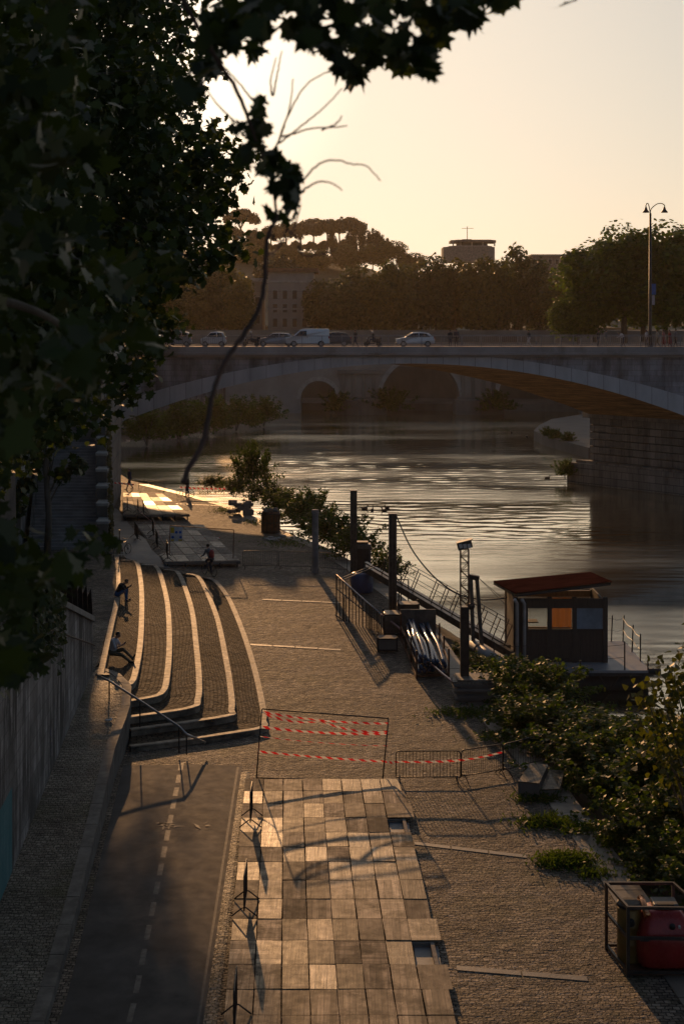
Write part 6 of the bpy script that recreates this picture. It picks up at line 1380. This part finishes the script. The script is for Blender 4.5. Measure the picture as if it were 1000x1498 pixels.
# dark container and rubble further up
p = g(396, 779); o = thing('mesh_container', 'dark round mesh container full of rubble by the far bushes', 'container', p); mb = MB(); mb.lathe(p, [(.58, 0), (.64, .1), (.68, 1.45), (.62, 1.6), (.55, 1.55)], 18); mb.build('drum', RUST, o); mb = MB()
for z in (.15, .8, 1.45): mb.tube([(p.x + .7 * math.cos(2 * math.pi * k / 20), p.y + .7 * math.sin(2 * math.pi * k / 20), p.z + z) for k in range(21)], .03, 5)
for k in range(16): an = 2 * math.pi * k / 16; mb.cyl((p.x + .69 * math.cos(an), p.y + .69 * math.sin(an), p.z), (p.x + .69 * math.cos(an), p.y + .69 * math.sin(an), p.z + 1.5), .02, 4)
mb.build('hoop', STEEL, o); mb = MB(); rk = random.Random(4)
for k in range(14): mb.ellipsoid((p.x + rk.uniform(-.45, .45), p.y + rk.uniform(-.45, .45), p.z + 1.58 + rk.uniform(0, .2)), (rk.uniform(.1, .22), rk.uniform(.1, .2), rk.uniform(.08, .16)), 6, 4)
mb.build('rubble_fill', DARKST, o)
p = g(352, 753); o = thing('stone_heap', 'dark block of old masonry under the tall bush', 'stone heap', p); mb = MB()
for k in range(16): mb.box((p.x + rk.uniform(-.8, .8), p.y + rk.uniform(-.3, .5), p.z + .2 + rk.uniform(0, .75)), (rk.uniform(.4, .8), rk.uniform(.35, .6), rk.uniform(.25, .45)), rz=rk.uniform(-.3, .3))
mb.build('blocks', DARKST, o, bevel=.04)
mb = MB()
for k in range(9): q = g(rk.uniform(385, 420), rk.uniform(785, 792)); mb.ellipsoid(q + Vector((0, 0, .06)), (rk.uniform(.15, .35), rk.uniform(.1, .25), rk.uniform(.05, .14)), 7, 5)
tag(mb.build('rubble_bags', mat('pale_sack', (.3, .29, .27), .8)), 'pale flattened sacks and rubble in front of the round container', 'sacks')
# railing run with sloping top tube
rl = thing('metal_railing', 'dark balustrade of upright bars along the river edge with a shiny sloping top rail', 'railing', g(520, 925))
run = [((492, 841), (490, 906), 74.2), ((513, 860), (512, 920), 73), ((535, 880), (534, 931), 72), ((545, 888), (545, 938), 71.6), ((557, 899), (556, 946), 71.1)]
tops = [at(*r[0], r[2]) for r in run]; bots = [at(*r[1], r[2]) for r in run]
mb = MB(); mb.tube(tops, .045, 8); mb.build('top_rail', mat('worn_shiny_rail', (.42, .34, .30), .22, .85, bump=0), rl, smooth=True); mb = MB(); mb.tube([t_.lerp(b_, .3) for t_, b_ in zip(tops, bots)], .03, 6); mb.tube([t_.lerp(b_, .9) for t_, b_ in zip(tops, bots)], .03, 6); mb.build('lower_rail', STEEL, rl)
for i in range(19):
    u = i / 18 * 4; k = min(3, int(u)); a, b = tops[k].lerp(tops[k + 1], u - k), bots[k].lerp(bots[k + 1], u - k); mb = MB(); mb.tube([a, Vector((a.x, a.y, b.z - .1))], .04 if i % 4 == 0 else .028, 6); mb.build('bar', STEEL, rl)
for r in ((-.9, .0), (-.55, -.55)): 
    mb = MB(); a = tops[0] + Vector((0.05, r[0], 0)); mb.cyl((a.x + .35, a.y, bots[0].z - .1), (a.x + .35, a.y, a.z - 1.0), .035, 6); mb.build('stray_post', STEEL, rl)
pr = [at(557, 899, 71), at(585, 920, 70), at(596, 936, 68.5), at(607, 948, 67), at(640, 980, 62.5), at(670, 1004, 60.4)]
mb = MB(); mb.tube(catmull(pr, 6), .06, 8); tag(mb.build('long_hose', mat('pinkish_hose', (.34, .20, .17), .25, .2, bump=0), smooth=True), 'long pale pinkish hose draped from the railing over the pipe rack to the mast foot', 'hose')
# crates between railing and rack
for i, (px, py, w_, dpt, h, m_, lab) in enumerate([(583, 925, 1.5, 1.2, 1.0, GALV, 'grey metal crate behind the pipe rack'), (597, 918, 1.0, 1.0, 1.25, STEEL, 'dark tall crate at the right behind the pipe rack'), (566, 950, .9, .8, .6, DARKST, 'low dark box between the railing and the pipe rack')]):
    p = g(px, py); o = thing('metal_crate', lab, 'crate', p, 0, 'crates by the pipe rack'); mb = MB(); mb.box((p.x, p.y, p.z + h / 2), (w_, dpt, h)); mb.build('box', m_, o, bevel=.02)
    mb = MB()
    for sx_ in (-1, 1):
        for sy in (-1, 1): mb = MB(); mb.box((p.x + sx_ * w_ / 2, p.y + sy * dpt / 2, p.z + h / 2 + .03), (.08, .08, h + .1)); mb.build('corner_post', STEEL, o)
    for z in (.06, h): mb = MB(); mb.beam((p.x - w_ / 2, p.y - dpt / 2 - .03, p.z + z), (p.x + w_ / 2, p.y - dpt / 2 - .03, p.z + z), .07, .07); mb.build('cross_rail', STEEL, o)
# pipe rack
n0, n1, f0, f1 = g(609, 993), g(656, 990), g(586, 935), g(636, 932); rk_ = thing('pipe_rack', 'steel rack holding a bundle of long curved blue pipes on the quay edge', 'rack', g(620, 975))
for i, (a, b) in enumerate(((n0, f0), (n1, f1))):
    for u in (0, .33, .66, 1.0): q = a.lerp(b, u); mb = MB(); mb.box((q.x, q.y, q.z + .62), (.08, .08, 1.28)); mb.build('upright', RUST, rk_)
    mb = MB(); mb.beam(a + Vector((0, 0, .08)), b + Vector((0, 0, .08)), .08, .1); mb.beam(a + Vector((0, 0, .65)), b + Vector((0, 0, .65)), .05, .06); mb.build('side_rail', RUST, rk_)
for u in (0.02, .5, 1.0): mb = MB(); mb.beam(n0.lerp(f0, u) + Vector((0, 0, .08)), n1.lerp(f1, u) + Vector((0, 0, .08)), .08, .1); mb.build('cross_bar', RUST, rk_)
mb = MB(); mb.box((f0 + f1) / 2 + Vector((0, .1, .75)), ((f1 - f0).length, .05, 1.3)); mb.build('end_board', GALV, rk_)
BP_ = mat('blue_plastic_pipe', (.035, .06, .11), .22, .1, var=.2, bump=0); rq = random.Random(11)
for k in range(20):
    r_, c_ = divmod(k, 6); u = (c_ + .7 + .4 * (r_ % 2)) / 6.9; zz = .25 + r_ * .2
    a = n0.lerp(n1, u) + Vector((rq.uniform(-.03, .03), rq.uniform(-.15, .45), zz)); b = f0.lerp(f1, clamp(u * .8 + .1)) + Vector((0, -.2, zz + .1)); m1 = a.lerp(b, .35) + Vector((rq.uniform(-.1, .1), 0, .08 + .04 * r_)); m2 = a.lerp(b, .7) + Vector((rq.uniform(-.16, .1), 0, .12))
    mb = MB(); mb.tube(catmull([a, m1, m2, b], 5), .085, 10); q = mb.build('blue_pipe', BP_, smooth=True); tag(q, 'blue plastic pipe lying in the bundle on the steel rack', 'pipe', 'blue pipes in the rack')
# lattice floodlight mast on stacked boards
p = g(690, 1026); bx = on(679, 1000, .95); mx, my = at(679, 990, 60.2).x, 60.2; MT = lambda py: at(679, py, my).z
o = thing('board_stack', 'untidy stack of dark wooden boards under the lattice mast', 'board stack', (mx + .4, my, 0)); rk = random.Random(9); z = .0
for k in range(11): mb = MB(); mb.box((mx + .42 + rk.uniform(-.1, .1), my - .2 + rk.uniform(-.12, .12), z + .05), (1.55 + rk.uniform(-.15, .2), 1.3 + rk.uniform(-.1, .2), .085), rz=rk.uniform(-.1, .1)); mb.build('board', PLYS if k > 8 else DARKST, o); z += .092
ms = thing('lattice_mast', 'slim lattice mast with a box floodlight on top beside the houseboat', 'mast', (mx, my, z)); w_ = .17
mb = MB(); mb.box((mx, my, (z + MT(887)) / 2), (.36, .36, MT(887) - z)); mb.build('lower_column', STEEL, ms); mb = MB(); zt0, zt1 = MT(887), MT(803); nseg = 8
for sx_ in (-w_, w_):
    for sy in (-w_, w_): mb.cyl((mx + sx_, my + sy, zt0), (mx + sx_, my + sy, zt1), .022, 5)
for k in range(nseg):
    a, b = lerp(zt0, zt1, k / nseg), lerp(zt0, zt1, (k + 1) / nseg); s = 1 if k % 2 else -1
    for sy in (-w_, w_): mb.tube([(mx - w_ * s, my + sy, a), (mx + w_ * s, my + sy, b)], .014, 4); mb.tube([(mx - w_, my + sy, b), (mx + w_, my + sy, b)], .016, 4)
    for sx_ in (-w_, w_): mb.tube([(mx + sx_, my - w_ * s, a), (mx + sx_, my + w_ * s, b)], .014, 4)
mb.build('lattice', RUST, ms)
mb = MB(); M_ = Matrix.Rotation(R(-14), 3, 'Y'); mb.box((mx, my, MT(797)), (.62, .4, .30), rot=M_); mb.build('floodlight', STEEL, ms); mb = MB(); mb.box((mx + .0, my, MT(797) + .17), (.68, .46, .04), rot=M_); mb.build('hood', GALV, ms); mb = MB()
for k in (-.18, 0, .18): mb.box((mx + k, my - .205, MT(797) - .02), (.14, .02, .18), rot=M_)
mb.build('lens', LAMP, ms)
# gangway
gw = thing('gangway', 'long sloping steel gangway with leaning railing posts leading to the houseboat', 'gangway', at(640, 900, 75)); RV = Vector((0, 1.3, .0))
G0, G1 = at(535, 832, 79.5), at(748, 958, 68.6)
for off, nm in ((Vector((0, 0, 0)), 'girder'), (RV, 'girder')): mb = MB(); mb.beam(G0 + off, G1 + off, .22, .36); mb.build(nm, GALV, gw)
mb = MB(); mb.grid([[G0.lerp(G1, u) + Vector((0, .12, .1)), G0.lerp(G1, u) + RV + Vector((0, -.12, .1))] for u in np.linspace(0, 1, 12)]); mb.build('walkway', STEEL, gw)
for off in (Vector((0, 0, .15)), RV + Vector((0, 0, .15))):
    tp_ = []
    for i, u in enumerate((.12, .2, .27, .35, .48, .55, .62, .70, .8, .88, .95)):
        a = G0.lerp(G1, u) + off; b = a + Vector((.42, 0, 1.05)); tp_.append(b); mb = MB(); mb.tube([a, b], .028, 6); mb.build('railing_post', STEEL, gw)
    mb = MB(); mb.tube(tp_, .018, 5); mb.tube([t_ + Vector((-.2, 0, -.5)) for t_ in tp_], .014, 5); mb.build('hand_cable', STEEL, gw)
pt = [at(545, 827, 79), at(575, 838, 78), at(586, 842, 77.5)]; mb = MB(); mb.tube([at(494, 848, 75)] + pt, .03, 6); mb.tube([at(500, 849, 75.5), at(548, 829, 79.6)], .025, 6)
for q, yb in ((at(586, 842, 77.5), 885), (at(597, 848, 76.5), 890), (at(583, 848, 78), 882)): mb.tube([q, at((q.x / q.y) * F + 500, yb, q.y)], .04, 6)
mb.tube([at(570, 847, 78), at(597, 848, 76.5)], .03, 6); mb.build('portal_frame', STEEL, gw)
fp_ = thing('fender_pipe', 'thick floating pipe lying below the gangway near the bushes', 'pipe', at(735, 975, 66)); mb = MB(); mb.tube([at(690, 945, 69), at(715, 960, 67.5), at(748, 985, 65.8)], .3, 12); mb.build('pipe_body', mat('grey_pipe', (.15, .16, .17), .5), fp_, smooth=True); mb = MB(); mb.tube([at(700, 951, 68.4), at(702, 952, 68.3)], .33, 12); mb.build('collar', STEEL, fp_)
# twin-leg gantry between mast and boat
gy = thing('mooring_gantry', 'pale twin legged mooring frame beside the lattice mast', 'gantry', at(695, 940, 69)); 
for x0, x1, yt in ((688, 692, 845), (697, 704, 848)): mb = MB(); mb.beam(at(x0, yt, 69), at(x1, 945, 69), .22, .18); mb.build('leg', GALV, gy)
mb = MB(); mb.beam(at(685, 843, 69), at(700, 846, 69), .3, .22); mb.build('crosshead', STEEL, gy); mb = MB(); mb.ellipsoid(at(689, 887, 68.8), (.17, .12, .17), 10, 8); mb.build('lamp_drum', STEEL, gy, smooth=True)
for i, (x, y) in enumerate([(738, 878), (738, 884)]): mb = MB(); mb.tube([at(700, 846, 69), at(x, y, 69)], .012, 4); tag(mb.build('stay_wire', STEEL), ('upper' if i == 0 else 'lower') + ' thin stay wire from the mooring frame to the houseboat', 'wire', 'stay wires')
# ================================================================== houseboat
hb_ = thing('houseboat', 'floating cabin on a pontoon with a rusty red sheet roof and glazed front', 'houseboat', (10.5, 70, WATER)); DZ = -.55
WOODD = mat('dark_cabin_wood', (.05, .038, .03), .7, var=.3, vs=2, stretch=(6, 6, .5)); DECK = mat('grey_deck', (.26, .25, .25), .5, var=.25, vs=.8, bump=.2)
mb = MB(); X0, X1, Y0, Y1 = 6.4, 14.6, 67.4, 73.6
mb.box(((X0 + X1) / 2, (Y0 + Y1) / 2, DZ - .06), (X1 - X0, Y1 - Y0, .12)); mb.build('deck', DECK, hb_)
mb = MB()
for y in (Y0 + .05, Y1 - .05): mb.beam((X0, y, DZ - .2), (X1 + .15, y, DZ - .2), .14, .16)
mb.beam((X1, Y0, DZ - .2), (X1, Y1, DZ - .2), .14, .16)
for k in range(8):
    x = lerp(X0 + .4, X1 - .3, k / 7); mb.beam((x, Y0 + .06, DZ - .2), (x + (.5 if k % 2 else -.5), Y0 + .06, WATER + .1), .07, .07); mb.beam((x, Y0 + .06, DZ - .2), (x, Y1, DZ - .2), .1, .1)
mb.build('deck_frame', STEEL, hb_)
for y in (68.3, 72.7): mb = MB(); mb.tube([(X0 + .2, y, WATER + .28), (X0 + .6, y, WATER + .28), (X1 - .4, y, WATER + .28), (X1 + .05, y, WATER + .28)], [.3, .58, .58, .3], 18); mb.build('float', BLK, hb_, smooth=True)
mb = MB(); mb.cyl((X1 - .1, Y0 + .1, DZ - .08), (X1 + .5, Y0 + .1, DZ - .08), .15, 10); mb.build('fender', BLK, hb_)
cx0, cx1, cy0, cy1, cz0, cz1 = 8.4, 12.75, 69.0, 72.6, DZ, 2.62
for x in (cx0, 10.05, 11.25, cx1):
    mb = MB(); mb.box((x, cy0, (cz0 + cz1) / 2), (.22, .2, cz1 - cz0 - .01)); mb.build('corner_post', WOODD, hb_)
for x in (cx0, cx1): mb = MB(); mb.box((x, cy1, (cz0 + cz1 - .3) / 2), (.2, .2, cz1 - cz0 - .3)); mb.build('corner_post', WOODD, hb_)
mb = MB(); mb.box(((cx0 + cx1) / 2, cy0, 2.32), (cx1 - cx0 - .24, .16, .44)); mb.box(((cx0 + cx1) / 2, cy0 + .02, .27), (cx1 - cx0 - .24, .12, 1.6)); mb.box((cx0 + .36, cy0 + .01, 1.3), (.5, .12, 1.7)); mb.build('front_wall', WOODD, hb_)
mb = MB(); mb.box((cx0, (cy0 + cy1) / 2, 1.0), (.1, cy1 - cy0 - .2, 3.0)); mb.build('side_wall', WOODD, hb_); mb = MB(); mb.box((cx1, (cy0 + cy1) / 2, .3), (.1, cy1 - cy0 - .2, 1.6)); mb.box((cx1, (cy0 + cy1) / 2, 2.2), (.1, cy1 - cy0 - .2, .4)); mb.build('side_wall', WOODD, hb_)
mb = MB(); mb.box(((cx0 + cx1) / 2 , cy1, -.05), (cx1 - cx0 - .2, .1, .9)); mb.box(((cx0 + cx1) / 2, cy1, 2.1), (cx1 - cx0 - .2, .1, .3)); mb.build('back_wall', mat('orange_wood', (.32, .15, .05), .6, var=.3, stretch=(6, 6, .5)), hb_)
ORC = leafmat('orange_curtain', (.13, .06, .022), .65, var=.15, rough=.8); mb = MB(); mb.grid([[(x, cy1 - .12 + .04 * math.sin(x * 14), z) for z in (.42, 1.9)] for x in np.linspace(10.62, 11.9, 40)]); mb.build('orange_curtain', ORC, hb_)
t = NT('window_glass'); gl = t.node('ShaderNodeBsdfGlossy', {'Color': (.8, .8, .8), 'Roughness': .03}); tr = t.node('ShaderNodeBsdfTransparent', {'Color': (.85, .85, .82)}); fr = t.node('ShaderNodeFresnel', {'IOR': 1.4}); mx_ = t.node('ShaderNodeMixShader', {0: fr.outputs[0], 1: tr.outputs[0], 2: gl.outputs[0]}); t.l.new(mx_.outputs[0], t.out.inputs['Surface']); PANE = t.m
for a, b, m_ in ((cx0 + .62, 9.94, PANE), (10.16, 11.14, PANE), (11.36, 12.64, mat('blue_curtained_glass', (.16, .20, .25), .2, var=.35, vs=.8, bump=0))):
    mb = MB(); mb.box(((a + b) / 2, cy0 - .02, 1.59), (b - a - .01, .03, 1.02)); wn_ = mb.build('window_pane', m_, hb_); mb = MB()
    for z in (1.05, 2.12):
        mb = MB(); mb.box(((a + b) / 2, cy0 - .04, z), (b - a, .09, .06)); mb.build('sash', WOODD, wn_)
mb = MB(); mb.box((8.9, 71.2, .35), (.6, .6, .9)); mb.box((9.1, 71.4, .95), (1.4, .7, .06)); mb.box((10.7, 70.9, .2), (.5, .5, .8)); mb.build('indoor_furniture', mat('cabin_furniture', (.2, .12, .06), .6), hb_)
mb = MB(); RA, RB, RC, RD = Vector((8.3, 68.3, 2.95)), Vector((12.97, 68.3, 3.5)), Vector((12.8, 73.5, 3.05)), Vector((7.75, 73.4, 2.6)); rows = []
n = 160
for i in range(n + 1):
    u = i / n; w__ = .012 * math.cos(i * math.pi / 2); rows.append([RA.lerp(RB, u) + Vector((0, 0, w__)), RD.lerp(RC, u) + Vector((0, 0, w__))])
for dz in (0, -.05): mb.grid([[p + Vector((0, 0, dz)) for p in r] for r in rows])
mb.build('roof', mat('rusty_red_sheet', (.04, .013, .011), .9, 0, var=.4, vs=1.2, bump=.2, spec=0), hb_)
mb = MB(); mb.beam(RA + Vector((.1, .08, -.12)), RB + Vector((-.1, .08, -.12)), .12, .14); mb.beam(RA + Vector((.1, .1, -.12)), RD + Vector((.1, -.1, -.12)), .1, .12); mb.beam(RB + Vector((-.1, .1, -.12)), RC + Vector((-.1, -.1, -.12)), .1, .12); mb.build('roof_beam', WOODD, hb_)
for x in (8.45, 8.8): mb = MB(); mb.tube([(x, 68.75, DZ), (x, 68.75, 2.35), (x - .15, 68.4, 2.6)], .085, 10); mb.build('white_pipe', mat('white_pvc', (.42, .41, .40), .4, bump=0), hb_, smooth=True)
rx = [(13.0, Y1 - .1), (13.9, Y1 - .1), (X1 - .1, Y1 - .1), (X1 - .1, 71.2), (X1 - .1, 69.2), (X1 - .1, Y0 + .1), (13.4, Y0 + .1), (11.3, Y0 + .1), (9.3, Y0 + .1), (7.2, Y0 + .1)]
for i, (x, y) in enumerate(rx): mb = MB(); mb.cyl((x, y, DZ), (x + (.06 if i < 4 else 0), y, DZ + (1.35 if i not in (5,) else .5)), .035, 6); mb.build('railing_post', STEEL, hb_)
mb = MB()
for h in (.6, 1.2):
    for a, b in zip(rx, rx[1:]):
        if a == rx[5] or b == rx[5]: continue
        p, q = Vector((*a, DZ + h)), Vector((*b, DZ + h)); mb.tube([p, p.lerp(q, .5) + Vector((0, 0, -.1)), q], .01, 4)
mb.build('rope', STEEL, hb_)
mb = MB(); mb.box((6.9, 70.5, DZ + .03), (1.2, 5, .08)); mb.build('landing_mat', mat('pale_mat', (.4, .38, .35), .7), hb_)
# ================================================================== wedge boards and caged red tank
p = g(790, 1152); wb = thing('wedge_ramp', 'two sloping wooden wedge boards lying against each other near the weeds', 'ramp', p); D_ = lambda px, py, z: on(px, py, z)
for cor, nm in (([(757, 1145, .50), (788, 1148, .50), (801, 1121, .52), (776, 1118, .52)], 'left_board'), ([(790, 1157, .26), (818, 1156, .26), (825, 1129, .22), (803, 1128, .40)], 'right_board')):
    q = [on(*c_) for c_ in cor]; mb = MB(); n = 4; mb.add([(v_.x, v_.y, .02) for v_ in q] + [tuple(v_) for v_ in q], [(3, 2, 1, 0), (0, 1, 5, 4), (1, 2, 6, 5), (2, 3, 7, 6), (3, 0, 4, 7)]); mb.build('wedge_side', DARKST, wb); mb = MB(); mb.add([tuple(v_ + Vector((0, 0, .012))) for v_ in q] + [tuple(v_ + Vector((0, 0, .05))) for v_ in q], [(3, 2, 1, 0), (4, 5, 6, 7), (0, 1, 5, 4), (1, 2, 6, 5), (2, 3, 7, 6), (3, 0, 4, 7)]); mb.build('sloping_board', PANEL, wb)
cg = thing('metal_cage', 'open dark metal cage frame around the red tank at the lower right', 'cage', (7.7, 35.4, 0)); K = [(6.97, 34.7), (8.75, 34.65), (8.42, 36.2), (6.72, 36.2)]; CH = 1.72
for x, y in K: mb = MB(); mb.box((x, y, CH / 2), (.075, .075, CH)); mb.build('upright', STEEL, cg)
for z, nm in ((CH - .03, 'top_rail'), (.95, 'middle_rail'), (.12, 'bottom_rail')):
    for i in range(4):
        if z == .95 and i in (2,): continue
        a, b = K[i], K[(i + 1) % 4]; mb = MB(); mb.beam((a[0], a[1], z), (b[0], b[1], z), .06, .07); mb.build(nm, STEEL, cg)
mb = MB(); mb.box((7.72, 35.43, .05), (1.6, 1.4, .05)); mb.build('base_plate', RUST, cg)
REDP = mat('glossy_red_paint', (.28, .02, .018), .28, .1, var=.25, vs=2, bump=.04); rt_ = thing('red_tank', 'glossy dark red tank with tapered top and black lid inside the cage', 'tank', (7.98, 35.4, .08))
mb = MB(); prof = [(.10, .62, .50), (.18, .70, .56), (.78, .70, .56), (.84, .69, .55), (1.22, .56, .44), (1.40, .42, .34), (1.44, .36, .3)]; n = 28; vs = []
for z, a_, b_ in prof:
    for k in range(n):
        th = 2 * math.pi * k / n; e = .45; cs, sn = math.cos(th), math.sin(th); vs.append((7.98 + a_ * math.copysign(abs(cs) ** e, cs), 35.38 + b_ * math.copysign(abs(sn) ** e, sn), z))
fs = [(i * n + k, i * n + (k + 1) % n, (i + 1) * n + (k + 1) % n, (i + 1) * n + k) for i in range(len(prof) - 1) for k in range(n)] + [tuple(range(n - 1, -1, -1)), tuple((len(prof) - 1) * n + k for k in range(n))]
mb.add(vs, fs); mb.build('tank_body', REDP, rt_, smooth=True); mb = MB(); mb.box((8.02, 35.45, 1.50), (.62, .5, .12)); mb.build('lid', mat('grey_lid', (.09, .085, .075), .5), rt_, bevel=.03); mb = MB(); mb.box((8.0, 35.22, 1.55), (.4, .12, .06)); mb.build('lid_strap', BLK, rt_)
mb = MB(); mb.tube([(7.52, 35.05, 1.34), (7.5, 35.5, 1.50), (7.48, 35.7, 1.52)], .085, 12); mb.build('copper_pipe', mat('copper', (.55, .25, .12), .25, .9, bump=0), rt_, smooth=True); mb = MB(); mb.tube([(8.1, 34.93, 1.16), (8.1, 34.86, 1.12)], .07, 14); mb.build('port', BLK, rt_, smooth=True); mb = MB(); mb.tube([(8.27, 34.93, 1.14), (8.27, 34.88, 1.12)], .035, 10); mb.build('dial', LAMP, rt_); mb = MB(); mb.tube([(7.3, 34.86, .81), (8.66, 34.86, .81)], .018, 6); mb.build('seam', BLK, rt_)
od = thing('oil_drum', 'yellowish brown drum with a dark lid beside the red tank in the cage', 'drum', (7.16, 35.5, .08)); mb = MB(); mb.lathe((7.16, 35.5, .08), [(.29, 0), (.3, .04), (.3, .42), (.315, .45), (.3, .48), (.3, .85), (.315, .88), (.3, .91), (.3, 1.26), (.27, 1.32)], 22); mb.build('drum', mat('ochre_drum', (.20, .12, .03), .45, .2, var=.3), od, smooth=True); mb = MB(); mb.lathe((7.16, 35.5, 1.40), [(.27, 0), (.31, .02), (.31, .09), (.25, .12)], 20); mb.build('lid', BLK, od); mb = MB(); mb.cyl((7.14, 35.22, 1.13), (7.14, 35.13, 1.11), .09, 14); mb.build('filler_port', BLK, od)
# ================================================================== birds
DK = mat('duck_feathers', (.03, .026, .022), .7)
for i, (px, py, lab) in enumerate([(533, 745, 'dark duck swimming just right of the farther steel pile'), (544, 747, 'dark duck second right of the farther steel pile'), (562, 748, 'long dark duck close left of the nearer pile top'), (566, 744, 'small dark duck above the nearer pile top'), (770, 639, 'tiny duck in the bright water before the island shore'), (800, 700, 'tiny duck in the water left of the bridge pier'), (748, 633, 'tiny duck farthest left before the island shore')]):
    q = on(px, py, WATER); o = thing('duck', lab, 'duck', q, i * 1.3, 'ducks on the river'); mb = MB()
    mb.ellipsoid(q + Vector((0, 0, .08)), (.30, .14, .13), 10, 7); mb.tube([q + Vector((.2, 0, .12)), q + Vector((.26, 0, .25)), q + Vector((.28, 0, .31))], [.07, .05, .05], 7); mb.ellipsoid(q + Vector((.3, 0, .33)), (.075, .055, .055), 8, 6); mb.tube([q + Vector((.36, 0, .32)), q + Vector((.44, 0, .31))], [.025, .015], 6); mb.tube([q + Vector((-.25, 0, .12)), q + Vector((-.4, 0, .2))], [.07, .01], 6); b_ = mb.build('body', DK, o, smooth=True)
q = on(187, 646, 2); q = at(187, 646, 140); gu = thing('gull', 'pale gull gliding low over the dark water beside the left abutment', 'gull', q, R(30)); GU = mat('gull_feathers', (.4, .39, .37), .7); mb = MB(); WL[gu.name] = Vector(q); mb.tube([q + Vector((-.26, 0, 0)), q + Vector((-.1, 0, 0)), q + Vector((.1, 0, .01)), q + Vector((.24, 0, .02))], [.02, .075, .07, .03], 8); mb.build('body', GU, gu, smooth=True)
for s in (-1, 1): mb = MB(); mb.extrude([q + Vector((.08, s * .05, .02)), q + Vector((.12, s * .32, .16)), q + Vector((-.02, s * .62, .10)), q + Vector((-.06, s * .3, .13)), q + Vector((-.1, s * .05, .02))], (0, 0, .012)); mb.build('wing', GU, gu)
# ================================================================== air
mb = MB(); mb.box((0, 600, 52), (1700, 1400, 122)); hz = mb.build('haze', None) if False else None
me = bpy.data.meshes.new('haze'); mbv = MB(); mbv.box((0, 620, 47), (1900, 1500, 107)); me.from_pydata(mbv.v, [], mbv.f); m = bpy.data.materials.new('haze'); m.use_nodes = True; nt = m.node_tree; nt.nodes.clear(); out = nt.nodes.new('ShaderNodeOutputMaterial'); pv = nt.nodes.new('ShaderNodeVolumePrincipled')
pv.inputs['Color'].default_value = (.95, .80, .62, 1); pv.inputs['Density'].default_value = .000065; pv.inputs['Anisotropy'].default_value = .6; nt.links.new(pv.outputs[0], out.inputs['Volume']); me.materials.append(m)
hz = bpy.data.objects.new('haze', me); COL.objects.link(hz); hz['kind'] = 'stuff'
